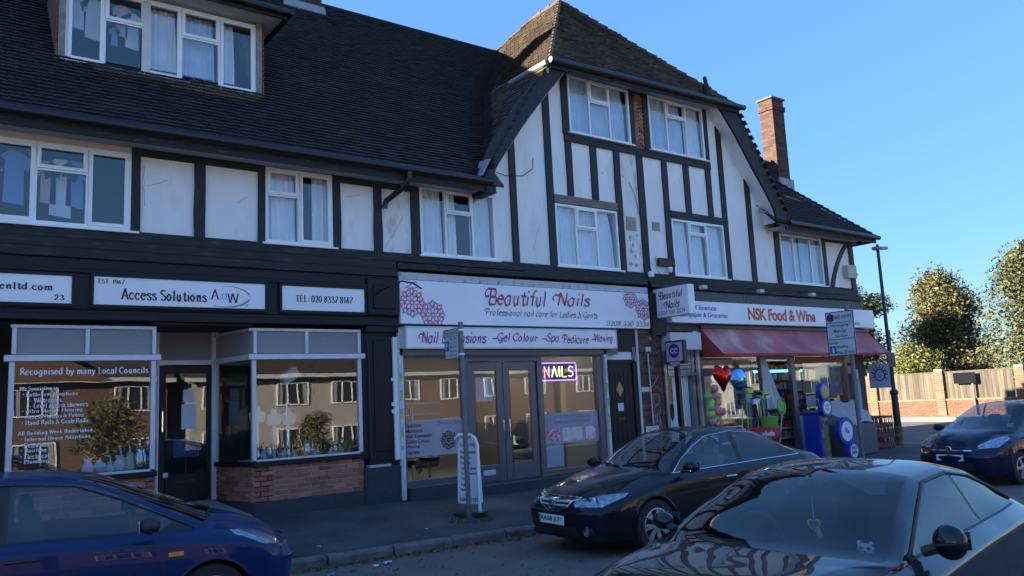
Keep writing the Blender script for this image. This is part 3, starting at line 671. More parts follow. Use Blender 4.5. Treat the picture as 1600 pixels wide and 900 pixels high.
part(MB().prism([(4.85,.24,8.22),(4.85,2.6,8.22),(3.6,2.2,9.58)],(0,0,-.03)), 'dormer_roof_side', tile_m)
# red weathered tiles just under the dormer sill
mb = MB()
tl = tiles((2.0,0.45,EZ+(.45-EY)*(RZ-EZ)/(RY-EY)+.012), (1,0,0), vd, [(0.1,0.02),(2.4,-.05),(2.5,.28),(-.3,.28)], M('weathered_red_tile',(.1,.06,.045),.85,isl=.4,c2=(.05,.05,.04),c2amt=.5,c2s=3), name='weathered_tiles')
# ------------------------------------------------------------------ chimneys
def stack(name, x0, x1, y0, y1, z0, z1, label, cap=True):
    t = thing(name, label, 'chimney', (0,0,0)); mb = MB(); md = MB(); md.box(x0+.006,x1-.006,y0+.006,y1-.006,z0,z1); r_ = random.Random(9)
    n_ = int((z1-z0)/.075)
    for k in range(n_):
        z = z0+k*.075; e = .035 if cap and k in (n_-4,n_-5) else 0; L_ = .225
        for (a0,a1,fx) in ((x0-e,x1+e,0),(y0-e,y1+e,1)):
            p = a0 + (-.11 if k % 2 else 0)
            while p < a1-.02:
                s0, s1 = max(p,a0), min(p+.215,a1)
                if s1-s0 > .03:
                    j = r_.uniform(-.003,.003)
                    if fx == 0: mb.box(s0,s1,y0-e-j,y0+.1,z+.004,z+.071)
                    else: mb.box(x0-e-j,x0+.1,s0,s1,z+.004,z+.071).box(x1-.1,x1+e+j,s0,s1,z+.004,z+.071)
                p += L_
    stuff(mb.build('bricks', brick_m, t, fixn=False)); md.build('mortar_core', mortar_d, t)
    return t
c1 = stack('brick_chimney', 20.15, 20.72, 1.5, 1.95, 6.8, 10.2, 'tall red brick chimney behind the right end of the gable')
MB().box(20.1,20.77,1.45,2.0,10.15,10.2).build('chimney_cap', mortar_d, c1); MB().box(20.1,20.8,1.44,1.5,7.35,7.7).build('flashing', lead, c1)
c2 = stack('brick_chimney', 6.1, 6.95, 3.7, 4.4, 9.9, 11.6, 'broad red brick chimney on the ridge at the top of the photo')
MB().prism([(6.05,3.6,10.2),(7.0,3.6,10.2),(7.0,3.68,10.4),(6.05,3.68,10.4)],(0,-.02,.02)).build('flashing', lead, c2)
# ------------------------------------------------------------------ fittings on the upper wall
part(MB().box(20.45,20.9,-.16,0,4.5,4.86).box(20.7,20.92,-.17,-.16,4.58,4.64), 'meter_box', M('cream_plastic',(.5,.48,.36),.5), bevel=.01)
part(MB().box(13.06,13.56,-.1,0,4.38,4.56), 'brick_shelf', brick_m, bevel=.008); part(MB().lathe([(.03,0),(.05,.04),(.05,.12)],(13.35,-.12,4.24),n=12), 'security_light', upvc)
for x0, x1, z0, z1 in ((12.2,12.5,5.12,5.42),(13.0,13.24,5.18,5.38)):
    mb = MB()
    for k in range(6):
        mb.box(x0,x1,-.015,-.0,z0+k*(z1-z0)/6,z0+(k+.55)*(z1-z0)/6)
    for k in range(7): mb.box(x0+k*(x1-x0)/7,x0+k*(x1-x0)/7+.015,-.012,0,z0,z1)
    part(mb, 'air_vent', M('terracotta_vent',(.4,.33,.3),.8))
part(MB().tube([(9.7,-.03,6.35),(9.67,-.05,6.12),(9.4,-.06,5.93),(8.98,-.06,5.88),(8.6,-.05,5.95),(8.45,-.05,6.0)], .008, 5), 'loose_cable', gutm)
part(MB().tube([(12.35,-.02,6.2),(12.5,-.03,5.9),(12.62,-.03,5.4),(12.75,-.05,4.5),(12.8,-.08,4.2)], .006, 5), 'loose_cable', gutm)
part(MB().tube([(13.0,-.04,4.6),(12.98,-.06,4.3),(13.1,-.12,4.1)], .006, 5).tube([(13.3,-.12,4.3),(13.45,-.16,4.12),(13.3,-.16,4.0)], .006, 5), 'loose_cable', gutm)
MB().lathe([(.05,0),(.07,.02),(.07,.1),(.04,.13)],(12.72,-.12,4.1),n=12).build('alarm_dome', upvc, B, smooth=True)
# ------------------------------------------------------------------ shop fronts: shared materials
ink = M('black_ink', (.012,.012,.016), .5); greyink = M('grey_ink', (.28,.28,.34), .5); whitevin = M('white_vinyl', (.75,.78,.85), .5)
maroon = M('maroon_lettering', (.2,.02,.06), .5); pinkl = M('pink_lettering', (.55,.12,.3), .5); purple = M('plum_lettering', (.09,.02,.09), .5)
redl = M('red_lettering', (.62,.05,.03), .4); bluel = M('blue_lettering', (.03,.12,.45), .4)
frost = M('frosted_glass', (.3,.3,.31), .45, bump=.6, bs=12, stretch=(1,1,14)); frostv = M('frosted_vinyl', (.36,.34,.4), .6, var=.1, vs=3)
poster = M('paper_poster', (.68,.7,.75), .7); posterb = M('blue_poster', (.1,.2,.55), .6, c2=(.6,.5,.2), c2amt=.5, c2s=9)
concrete = M('painted_plinth', (.035,.037,.045), .7, bump=.3, bs=30, c2=(.08,.08,.08), c2amt=.35, c2s=5)
stone = M('pale_step', (.34,.3,.25), .8, bump=.3, bs=40, var=.15, vs=4)
metalw = M('white_china', (.7,.72,.72), .25); silv = M('silver_plate', (.6,.62,.65), .25, metal=.9)
shopfloor = M('shop_floor_tile', (.2,.18,.15), .35, var=.15, vs=2)
# --- interiors
part(MB().box(-1,6.2,2.6,2.7,.1,2.95), 'dark_partition', inner_d)
part(MB().box(-1,20.1,.0,6,.06,.1).box(-1,20.1,.1,6,2.95,3.0), 'shop_floor', shopfloor)
part(MB().box(-1,20.1,5.0,5.1,.1,3.0).box(6.2,6.4,.1,5,.1,3).box(11.2,11.3,.1,5,.1,3).box(13.9,14.0,.1,5,.1,3).box(12.2,12.3,.1,5,.1,3), 'interior_wall', inner_m)
lampE = M('lit_ceiling_panel', (.9,.9,.85), .5, emit=((1,.93,.8), 5.0))
for x, y, w_, l_ in ((6.9,.7,.35,.35),(7.5,1.4,.35,.35),(8.6,.9,.35,.35),(9.8,1.6,.35,.35),(8.0,2.9,.5,.35),(10.4,.8,.35,.35),(10.2,3.2,.5,.35),(14.6,1.2,1.2,.15),(16.8,1.6,1.2,.15),(18.6,1.2,1.2,.15),(16.9,3.4,1.2,.15),(18.8,3.4,1.2,.15)):
    part(MB().box(x,x+w_,y,y+l_,2.92,2.949), 'ceiling_light', lampE)
# ============ left shop (Access Solutions) ============
part(MB().box(-1,6.52,-.17,.2,2.93,3.76), 'fascia', blackp, bevel=.01)
part(MB().box(-1,6.5,-.21,-.17,3.56,3.62).box(-1,6.5,-.22,-.17,2.93,3.02).box(-1,6.5,-.19,-.17,3.07,3.09), 'fascia_moulding', blackp, bevel=.008)
def signboard(x0, x1, z0, z1, y, label, frame=None, m=None, t=.012):
    s = thing('fascia_sign', label, 'sign', (x0, y, z0), 0); 
    MB().box(0,x1-x0,-t,0,0,z1-z0).build('panel', m or signw, s, bevel=.003)
    if frame: mb = MB(); ring(mb,-.04,x1-x0+.04,-.04,z1-z0+.04,.04,-t-.012,.0); mb.build('frame', frame, s)
    return s
def screws(s, w_, h_, t=.014):
    mb = MB()
    for u in (.04, w_/2, w_-.04):
        for v in (.04, h_-.04): mb.lathe([(.008,-t-.003),(.008,-t)], (u,0,v), 'y', 6)
    mb.build('screws', silver, s)
YS = -.19
s1 = signboard(.1,1.66,3.145,3.51,YS,'white web address sign at the left edge of the photo, numbered 23',blackp)
text('adwibdenltd.com', (.32,-.012,.16), 1.02, .13, ink, s1, style='bserif', keep=True); text('23', (1.36,-.012,.04), .12, .075, ink, s1, style='bserif'); screws(s1,1.56,.365)
s2 = signboard(1.92,4.24,3.145,3.525,YS,'long white Access Solutions sign with grey swoosh over the dark door',blackp)
text('EST. 1967', (.05,-.012,.285), .33, .062, ink, s2, style='bserif'); text('Access Solutions', (.33,-.012,.07), 1.14, .165, ink, s2, style='bserif'); screws(s2,2.32,.38)
text('A', (1.51,-.012,.12), .14, .15, ink, s2, style='serif'); text('D', (1.665,-.012,.13), .085, .08, greyink, s2, style='serif'); text('W', (1.745,-.012,.08), .19, .14, ink, s2, style='serif'); text('LTD', (1.95,-.012,.035), .11, .035, ink, s2, style='serif')
mb = MB(); pts = []
for k in range(25):
    a = R(100 - k*9.2); pts.append((1.73+.36*math.cos(a)*(1 if k < 14 else .95), .17+.155*math.sin(a), .004+.028*math.sin(math.pi*k/24)**1.5))
for a, b in zip(pts, pts[1:]): mb.poly([(a[0],-.0165,a[1]-a[2]/2),(b[0],-.0165,b[1]-b[2]/2),(b[0],-.0165,b[1]+b[2]/2),(a[0],-.0165,a[1]+a[2]/2)])
mb.build('swoosh', greyink, s2, fixn=False)
s3 = signboard(4.5,5.88,3.145,3.52,YS,'white telephone number sign of the left hand shop',blackp)
text('TEL: 020 8337 8147', (.22,-.012,.13), .96, .11, ink, s3, style='bserif'); screws(s3,1.38,.375)
# pilaster
part(MB().box(5.95,6.47,-.12,.2,.62,2.93).box(5.9,6.5,-.2,.2,2.82,2.93).box(6.05,6.37,-.135,-.12,.9,2.7), 'pilaster', blackp, bevel=.01)
part(MB().box(5.93,6.5,-.24,.2,3.1,3.72).box(6.02,6.41,-.27,-.24,3.2,3.6), 'pilaster_capital', blackp, bevel=.015)
part(MB().box(5.85,6.52,-.17,.2,-.1,.66), 'pilaster_base', concrete, bevel=.02); part(MB().box(5.93,6.3,-.18,.0,.66,.7), 'broken_ledge', mortar)
part(MB().tube([(6.05,-.28,3.42),(6.1,-.4,3.5),(6.35,-.62,3.62),(6.5,-.72,3.58),(6.62,-.78,3.48)], .014, 6), 'swan_neck_lamp_arm', gutm, smooth=True)
part(MB().tube([(5.93,-.15,2.8),(5.96,-.16,2.3),(5.97,-.16,.8)], .008, 5), 'cable', gutm)
for z in (2.02, 1.62, 1.5): part(MB().box(6.36,6.41,-.145,-.13,z,z+.06), 'bell_box', upvc)
part(MB().box(5.84,5.95,-.1,.2,.8,2.93), 'door_jamb', blackp)
# bays: brick risers, sills, frames, glass
def bricks_run(x0, x1, z0, rows, y, name='brick', top=None, dirx=(1,0,0), dep=.1, start=0):
    d = Vector(dirx).normalized(); n_ = Vector((d.y,-d.x,0)); L_ = x1
    for r in range(rows):
        p = -.1125 if (r+start) % 2 else 0.
        while p < L_-.02:
            a, b = max(p, 0)+.004, min(p+.218, L_)
            if b-a > .03:
                me_key = round(b-a, 3)
                z = z0+r*.0735
                c = Vector((x0[0],x0[1],z+.0325)) + d*((a+b)/2) - n_*(dep/2) + n_*rnd.uniform(-.002,.003)
                if me_key not in BRK: BRK[me_key] = MB().box(-(b-a)/2,(b-a)/2,-dep/2,dep/2,-.0315,.0315).build('brick', brick_o, B, bevel=.003)
                src = BRK[me_key]
                if src.get('used'): o = src.copy(); col.objects.link(o); o.parent = B
                else: o = src; o['used'] = 1
                o.location = c; o.rotation_euler = (0,0,math.atan2(d.y,d.x))
            p += .225
BRK = {}
def riser(x0, x1):
    part(MB().box(x0,x1,-.09,.1,-.1,.82), 'riser_wall', mortar); bricks_run((x0,-.1), x1-x0, .325, 7, 0)
    part(MB().box(x0,x1,-.13,.1,-.1,.32), 'black_plinth', concrete, bevel=.008); part(MB().box(x0-.02,x1+.02,-.15,.12,.83,.9), 'window_ledge', blackp, bevel=.006)
riser(.95, 2.74); riser(4.08, 5.86)
# splayed return beside the door
RX0, RY0, RX1, RY1 = 4.08, -.1, 3.86, .98
dv = Vector((RX1-RX0,RY1-RY0,0)); ln = dv.length; dvn = dv.normalized()
part(MB().prism([(RX0+.02,RY0+.01,-.1),(RX1+.02,RY1,-.1),(RX1+.3,RY1,-.1),(RX0+.3,RY0+.01,-.1)],(0,0,.93)), 'riser_wall', mortar)
bricks_run((RX1,RY1), ln, .325, 7, 0, dirx=(-dvn.x,-dvn.y,0), start=1)
part(MB().prism([(RX0-.02,RY0-.012,-.1),(RX1-.02,RY1,-.1),(RX1+.1,RY1,-.1),(RX0+.1,RY0-.012,-.1)],(0,0,.42)), 'black_plinth', concrete)
part(MB().prism([(RX0-.04,RY0-.03,.832),(RX1-.04,RY1,.83),(RX1+.1,RY1,.83),(RX0+.1,RY0-.03,.832)],(0,0,.065)), 'window_ledge', blackp)
part(MB().prism([(2.74,-.09,-.1),(3.0,1.0,-.1),(2.8,1.0,-.1),(2.6,-.09,-.1)],(0,0,.95)), 'riser_wall', mortar)
def shopwin(x0, x1, split, y=-.1, zb=.9, zt=.0):
    mb = MB()
    for x in (x0, x1-.06): mb.box(x, x+.06, y-.02, y+.05, zb, 2.40)
    mb.box(x0, x1, y-.02, y+.05, 2.83, 2.87).box(x0, x1, y-.02, y+.05, zb, zb+.03)
    for x in (x0+.02, split-.03, x1-.05): mb.box(x, x+.05, y-.02, y+.05, 2.49, 2.83)
    w_ = mb.build('display_window', silver, B, bevel=.004); MB().box(x0-.06,x1+.06,y-.05,y+.05,2.40,2.48).build('transom', silver, w_, bevel=.004)
    for a, b in ((x0+.07,split-.03),(split+.02,x1-.05)): MB().box(a,b,y+.01,y+.02,2.49,2.83).build('frosted_light', frost, w_)
    MB().box(x0+.06,x1-.06,y+.01,y+.018,zb+.03,2.40).build('pane', glass_sh, w_); return w_
SW1 = shopwin(1.0,2.73,1.88); SW2 = shopwin(4.07,5.84,4.93)
part(MB().prism([(RX0-.0,RY0,2.40),(RX1,RY1,2.40),(RX1-.05,RY1,2.40),(RX0-.06,RY0,2.40)],(0,0,.08)), 'transom', silver)
part(MB().prism([(RX0-.01,RY0,2.83),(RX1,RY1,2.83),(RX1-.04,RY1,2.83),(RX0-.05,RY0,2.83)],(0,0,.04)), 'transom', silver)
part(MB().prism([(RX0,RY0,.93),(RX1,RY1,.93),(RX1-.012,RY1,.93),(RX0-.012,RY0,.93)],(0,0,1.47)), 'return_pane', glass_sh); part(MB().prism([(RX0,RY0,2.49),(RX1,RY1,2.49),(RX1-.012,RY1,2.49),(RX0-.012,RY0,2.49)],(0,0,.34)), 'frosted_light', frost)
part(MB().box(RX1-.06,RX1+.04,RY1-.04,RY1+.04,.33,2.95), 'frame_post', silver); part(MB().prism([(2.76,-.08,.9),(3.02,1.0,.9),(3.0,1.0,.9),(2.74,-.08,.9)],(0,0,1.5)), 'return_pane', glass_sh)
part(MB().box(2.7,4.1,-.1,1.1,2.90,2.95), 'recess_ceiling', inner_d)
# door
D_ = part(MB().box(3.03,3.13,1.0,1.05,.35,2.38).box(3.74,3.84,1.0,1.05,.35,2.38).box(3.13,3.74,1.0,1.05,2.27,2.38).box(3.13,3.74,1.0,1.05,.35,.76), 'shop_door', blackp, bevel=.006)
D_['label'] = 'dark glazed door of the left hand shop'
MB().box(3.13,3.74,1.02,1.03,.76,2.27).build('pane', glass_sh, D_); MB().box(3.3,3.55,.99,1.0,.62,.66).build('letter_plate', gutm, D_); MB().tube([(3.08,.97,1.35),(3.08,.95,1.4),(3.08,.95,1.7),(3.08,.97,1.75)],.012,6).build('handle', chrome, D_)
MB().box(3.38,3.54,.985,1.0,1.83,2.02).build('notice', poster, D_); MB().box(3.36,3.57,.985,1.0,1.42,1.8).build('notice', M('white_notice',(.6,.68,.75),.6), D_); MB().box(3.1,3.17,.985,.999,.72,.79).build('sticker', poster, D_)
part(MB().box(2.98,3.03,.98,1.05,.33,2.95).box(3.03,3.86,.98,1.05,2.40,2.47).box(3.03,3.86,.98,1.05,2.9,2.95), 'door_frame', silver)
part(MB().box(3.03,3.8,1.0,1.02,2.47,2.9), 'frosted_light', frost)
part(MB().prism([(2.76,-.12,.16),(4.06,-.12,.16),(3.82,1.02,.335),(3.03,1.02,.335)],(0,0,-.3)), 'entrance_slope', stone)
# window lettering
L0 = [('Recognised by many Local Councils', 1.12, 2.2, 1.52, .12), ('We Specialise in:', 1.12, 2.02, .44, .062), ('* Bathroom Adaptions', 1.16, 1.945, .62, .062), ('- Wetrooms', 1.24, 1.875, .36, .062), ('- Level access showers', 1.24, 1.805, .66, .062), ('* Altro Marine Flooring', 1.16, 1.735, .68, .062), ('* Access Ramps & Patios', 1.16, 1.665, .70, .062), ('* Hand Rails & Grab Rails', 1.16, 1.595, .75, .062),
      ('All Building Work Undertaken.', 1.12, 1.46, .86, .065), ('* Internal House Adaptions', 1.16, 1.385, .78, .062), ('* Extensions', 1.16, 1.315, .34, .062), ('* Roofing', 1.16, 1.245, .28, .062), ('* Electrical', 1.16, 1.175, .31, .062), ('* Plumbing', 1.16, 1.105, .31, .062)]
for s_, x, z, w_, h_ in L0: text(s_, (x,-.092,z), w_, h_, whitevin, SW1, style='bserif', name='window_lettering')
# ============ nail salon ============
part(MB().box(6.55,12.55,-.15,.2,3.74,3.86), 'cornice_flashing', M('flaky_white_board',(.5,.5,.5),.7,c2=(.12,.12,.12),c2amt=.38,c2s=9,bump=.4))
part(MB().box(6.5,12.62,-.08,.2,2.5,3.8), 'fascia', blackp)
N1 = thing('fascia_sign', 'wide white Beautiful Nails sign with pink flower emblems, numbered 25', 'sign', (6.52,-.24,2.97)); NW, NH = 5.94, .745
MB().box(0,NW,0,.15,0,NH).build('light_box', signw, N1, bevel=.006)
script_m = [maroon, pinkl]
text('25', (.1,0,.6), .24, .11, maroon, N1, style='hand')
def twotone(s_, org, w_, h_, parent, face='y', style='script'):
    o2 = Vector(org) + (Vector((.006,0,-.006)) if face == 'y' else Vector((0,-.004,-.006)))
    text(s_, tuple(o2), w_, h_, purple, parent, style=style, depth=.003, face=face); return text(s_, org, w_, h_, M('rose_lettering',(.42,.06,.17),.5), parent, style=style, depth=.007, face=face)
twotone('Beautiful', (1.72,0,.36), 1.43, .33, N1); twotone('Nails', (3.3,0,.4), .98, .27, N1)
text('Professional nail care for Ladies & Gents', (1.7,0,.15), 2.75, .16, purple, N1, style='script')
text('0208 330 3334', (4.68,0,.04), 1.22, .105, purple, N1, style='hand')
def flower(cx, cz, r, parent, m=None, y=-.004, cut=None, face='y'):
    mb = MB(); m = m or pinkl
    def P(x, z): return (cx+x, y, cz+z) if face == 'y' else (y, -(cx+x), cz+z)
    def line(pts, wd):
        for (a, b), (c, d) in zip(pts, pts[1:]):
            l = math.hypot(c-a, d-b) or 1; nx, nz = -(d-b)/l*wd, (c-a)/l*wd
            if cut and not (cut[0] < cx+(a+c)/2 < cut[1] and cut[2] < cz+(b+d)/2 < cut[3]): continue
            k = (len(mb.f) % 5)*.0002
            q = [P(a+nx,b+nz),P(c+nx,d+nz),P(c-nx,d-nz),P(a-nx,b-nz)]
            mb.poly([(p[0],p[1]-k,p[2]) if face == 'y' else (p[0]-k,p[1],p[2]) for p in q])
    def petal(a, r0, r1, wd, lw):
        pts = []
        for k in range(9):
            t = k/8; rr = r0+(r1-r0)*t; s = wd*math.sin(math.pi*t)
            pts.append((rr*math.cos(a)-s*math.sin(a), rr*math.sin(a)+s*math.cos(a)))
        line(pts, lw); line([(rr_[0]*math.cos(2*a)+rr_[1]*math.sin(2*a), rr_[0]*math.sin(2*a)-rr_[1]*math.cos(2*a)) for rr_ in pts], lw)
    lw = r*.028
    for k in range(8): petal(k*math.pi/4, r*.12, r*.55, r*.14, lw); petal((k+.5)*math.pi/4, r*.4, r*.85, r*.16, lw); petal(k*math.pi/4, r*.5, r*1.0, r*.12, lw)
    line([(r*.12*math.cos(a*math.pi/8), r*.12*math.sin(a*math.pi/8)) for a in range(17)], lw)
    line([(r*.62*math.cos(a*math.pi/12), r*.62*math.sin(a*math.pi/12)) for a in range(25)], lw*.8)
    for k in range(12): line([(r*.85*math.cos(a_), r*.85*math.sin(a_)) for a_ in (k*math.pi/6+.1*j for j in range(5))], lw)
    return mb.build('flower_emblem', m, parent, fixn=False)
cut = (0,NW,0,NH); flower(.22,.36,.26,N1,cut=cut); flower(.62,.16,.26,N1,cut=cut); flower(5.4,.62,.22,N1,cut=cut); flower(5.76,.4,.24,N1,cut=cut)
N2 = thing('fascia_sign', 'narrow white strip sign listing nail extensions, gel colour, spa pedicure and waxing', 'sign', (6.56,-.34,2.565))
MB().box(0,4.78,0,.2,0,.335).build('light_box', signw, N2, bevel=.006)
mb = MB(); ring(mb,-.02,4.8,-.02,.355,.025,-.008,.2); mb.build('frame', silver, N2)
for s_, x, w_, h_ in (('Nail Extensions', .28, 1.38, .21), ('-', 1.74, .1, .02), ('Gel Colour', 1.9, .93, .2), ('-', 2.88, .1, .02), ('Spa', 3.02, .32, .2), ('Pedicure', 3.42, .68, .18), ('-', 4.12, .1, .02), ('Waxing', 4.24, .5, .2)):
    if s_ == '-': MB().box(x,x+w_,-.004,0,.15,.17).build('dash', purple, N2)
    else: twotone(s_, (x-.06,0,.075 if h_ < .205 else .065), w_, h_, N2)
part(MB().box(6.5,11.5,-.2,.1,2.44,2.56), 'shop_lintel', greyf); part(MB().tube([(6.7,-.16,2.42),(11.2,-.16,2.42)],.02,6), 'shutter_rail', steel)
mb = MB()
for x0, x1 in ((6.5,6.62),(7.78,7.88),(9.44,9.56),(10.96,11.12)): mb.box(x0,x1,-.14,.0,.16,2.45)
mb.box(6.6,7.8,-.12,.0,.28,.38).box(9.5,11,-.12,.0,.22,.3).box(7.85,9.5,-.13,.0,2.33,2.45)
part(mb, 'shopfront_frame', greyf, bevel=.006)
part(MB().box(6.48,6.56,-.2,-.14,.1,2.9), 'shutter_guide', silver); part(MB().box(11.12,11.18,-.2,-.14,.1,2.55), 'shutter_guide', silver)
part(MB().box(6.4,6.48,-.16,-.1,.75,2.75), 'white_conduit', upvc)
stk = [M('sticker_blue',(.3,.4,.6),.6), M('sticker_yellow',(.6,.55,.05),.6), M('sticker_white',(.6,.6,.62),.6)]
for x in (6.485, 11.125):
    for k in range(14): part(MB().box(x,x+.045,-.205,-.2,.9+k*.1,.97+k*.1+.02*(k%3)), 'sticker', stk[(k*5) % 3])
part(MB().box(6.6,7.8,-.3,0,-.1,.29), 'salon_plinth', concrete, bevel=.01); part(MB().box(7.8,12.1,-.42,0,-.1,.2), 'salon_step', concrete, bevel=.015)
part(MB().box(6.62,7.8,-.07,-.06,.38,2.44), 'pane', glass_sh); part(MB().box(9.56,10.98,-.07,-.06,.3,2.44), 'pane', glass_sh)
for i_, (x0, x1) in enumerate(((7.9,8.655),(8.67,9.43))):
    d = MB().box(x0,x0+.14,-.1,-.05,.21,2.32).box(x1-.14,x1,-.1,-.05,.21,2.32).box(x0+.14,x1-.14,-.1,-.05,2.16,2.32).box(x0+.14,x1-.14,-.1,-.05,.21,.5).build('salon_door', greyf, B, bevel=.006)
    MB().box(x0+.14,x1-.14,-.08,-.07,.5,2.16).build('pane', glass_sh, d)
    hx = x1-.06 if i_ == 0 else x0+.06; MB().tube([(hx,-.1,.95),(hx,-.16,.97),(hx,-.16,1.28),(hx,-.1,1.3)],.012,6).build('handle', chrome, d, smooth=True)
    if i_ == 0: MB().box(x0+.25,x0+.5,-.12,-.1,.33,.42).box(x0+.28,x0+.47,-.125,-.12,.35,.4).build('letter_plate', silver, d); MB().box(x0+.2,x0+.54,-.06,-.05,1.62,2.06).build('notice', poster, d)
# vinyl bands with lettering
v1 = part(MB().box(6.63,7.77,-.075,-.071,.76,1.36), 'vinyl_band', frostv)
for i_, s_ in enumerate(('Pedicure','Manicure','Nail Extension','Gelish Colour','Waxing','Facials')): text(s_, (6.64,-.076,1.25-i_*.088), (.3,.32,.5,.46,.26,.25)[i_], .062, ink, v1, bold=.01)
text('Beautiful Nails', (7.25,-.076,1.26), .5, .08, M('grey_vinyl',(.2,.2,.24),.5), v1, style='script'); flower(7.47,1.0,.17,v1,m=ink,y=-.08)
v2 = part(MB().box(9.58,10.97,-.075,-.071,.76,1.34), 'vinyl_band', frostv)
text('GIVE YOUR NAILS A', (9.82,-.076,1.24), .9, .05, M('grey_vinyl',(.2,.2,.24),.5), v2, bold=.0); text('GLAMOROUS LOOK', (9.82,-.076,1.14), .92, .05, MATS['grey_vinyl'], v2)
for x0, x1, m in ((9.66,9.96,M('nail_photo_pink',(.5,.08,.2),.5,c2=(.75,.5,.5),c2amt=.5,c2s=14)),(10.03,10.53,M('nail_photo_pale',(.7,.6,.62),.5,c2=(.6,.25,.35),c2amt=.42,c2s=9)),(10.62,10.9,M('nail_photo_rose',(.7,.62,.66),.5,c2=(.55,.1,.3),c2amt=.45,c2s=7))):
    MB().box(x0,x1,-.079,-.076,.8,1.05).build('photo_panel', m, v2)
part(MB().box(9.6,10.05,-.05,-.04,.34,.75), 'white_panel', poster); part(MB().box(10.06,10.14,-.03,-.0,.34,.75), 'red_post', M('dark_red_post',(.25,.03,.03),.5))
# neon sign
NS = thing('neon_sign', 'lit multicoloured NAILS neon sign hung inside the right hand salon window', 'neon sign', (9.62,-.03,1.96))
MB().box(0,.88,.02,.03,0,.33).build('backing', M('neon_backing',(.02,.02,.04),.4), NS)
def neon(n_, c): return M(n_, c, .4, emit=(c, 1.0))
mb = MB(); mb.tube([(.03,0,.0),(.85,0,.0),(.88,0,.03),(.88,0,.3),(.85,0,.33),(.03,0,.33),(0,0,.3),(0,0,.03),(.03,0,0)],.011,6,cap=False); mb.build('neon_border', neon('neon_violet',(.3,.15,.9)), NS)
for ch, x, c, pts in (('N',.08,(.95,.25,.3),[(0,0),(0,.2),(.11,0),(.11,.2)]),('A',.26,(.5,.9,.9),[(0,0),(.065,.2),(.13,0)]),('I',.45,(.95,.8,.1),[(0,0),(0,.2)]),('L',.52,(.5,.95,.3),[(0,.2),(0,0),(.1,0)]),('S',.68,(.6,.35,.95),[(0,.02),(.05,0),(.11,.03),(.11,.08),(.02,.12),(.01,.17),(.05,.2),(.12,.18)])):
    MB().tube([(x+a,0,.065+b) for a, b in pts],.011,6).build('neon_letter', neon('neon_'+ch, c), NS)
# salon furniture seen through the glass
def stool(x, y, lab):
    t = thing('salon_stool', lab, 'stool', (x,y,.1), rnd.uniform(0,3)); MB().lathe([(.02,.08),(.02,.5)],n=8).build('stem', chrome, t); mb = MB()
    for k in range(5): a = k*R(72); mb.tube([(0,0,.09),(.26*math.cos(a),.26*math.sin(a),.05)],.015,6)
    mb.build('star_base', chrome, t); MB().lathe([(.17,.5),(.19,.53),(.19,.57),(.15,.6)],n=16).build('seat', blackp, t, smooth=True)
stool(6.95,.5,'chrome star base salon stool nearest the left window edge'); stool(7.4,1.4,'salon stool further back behind the frosted band'); stool(7.65,.9,'salon stool beside the glass doors')
mb = MB().box(6.7,7.8,.7,.74,1.63,1.66).box(6.7,7.8,.7,.74,1.44,1.46); 
for x in (7.2,): mb.box(x,x+.04,.7,.74,.1,1.66)
tag(mb.build('white_rail', upvc), 'white tubular rail standing inside the salon window', 'rail')
for x, y, lab in ((8.2,2.2,'dark salon chair behind the left door'),(10.4,1.6,'dark salon chair behind the right window')):
    t = thing('salon_chair', lab, 'chair', (x,y,.1)); MB().box(-.3,.3,-.3,.3,.3,.48).build('seat', inner_d, t, bevel=.04); MB().box(-.3,.3,.22,.36,.48,1.1).build('backrest', inner_d, t, bevel=.05); MB().lathe([(.2,0),(.05,.05),(.05,.3)],n=10).build('pedestal', chrome, t)
# white wall and black side door
part(MB().box(11.12,12.2,-.06,.2,2.3,3.0), 'white_wall', render_m); part(MB().box(11.18,11.24,-.08,.1,.15,2.3).box(12.14,12.2,-.1,.1,.1,3.0), 'door_lining', upvc_d)
bd = part(MB().box(11.24,12.02,-.04,.02,.2,2.26), 'side_door', blackp); bd['label'] = 'black planked side door with a diamond light'
for k in range(6): MB().box(11.26+k*.126,11.377+k*.126,-.052,-.04,.24,2.1).build('plank', blackp, bd, bevel=.004)
MB().prism([(11.63,-.06,1.9),(11.73,-.06,1.74),(11.63,-.06,1.58),(11.53,-.06,1.74)],(0,.01,0)).build('diamond_light', M('amber_glass',(.3,.24,.12),.2), bd); MB().box(11.55,11.7,-.062,-.05,1.3,1.46).build('notice', poster, bd)
MB().box(11.52,11.74,-.07,-.05,1.12,1.17).build('letter_plate', gutm, bd); part(MB().box(12.02,12.14,-.08,.1,.1,2.3).box(11.2,12.1,-.08,.1,2.26,2.34), 'door_frame', blackp)
part(MB().box(12.02,12.1,-.1,-.06,2.35,2.6), 'meter_box', M('grey_box',(.2,.2,.2),.6))
# brick pier with graffiti between the two entrances
mb = MB(); r_ = random.Random(4)
for k in range(38):
    z = .05+k*.075; p = 12.2+(-.11 if k % 2 else 0)
    while p < 12.86:
        a, b = max(p,12.2), min(p+.215,12.86)
        if b-a > .03: mb.box(a,b,-.1-r_.uniform(0,.005),.0,z+.004,z+.071)
        p += .225
part(MB().box(12.2,12.86,-.09,.2,-.1,2.95), 'pier_core', mortar_d); stuff(part(mb, 'pier_bricks', M('pier_brick',(.13,.062,.045),.85,isl=.45,c2=(.3,.26,.24),c2amt=.36,c2s=5)))
part(MB().tube([(12.42,-.15,2.45),(12.44,-.15,1.0),(12.46,-.13,.98)],.015,6), 'white_pipe', upvc_d); part(MB().box(12.25,12.62,-.12,-.09,.75,.95).box(12.4,12.55,-.12,-.09,2.5,2.6).box(12.2,12.45,-.11,-.09,1.66,1.76), 'painted_patch', upvc_d)
mb = MB(); 
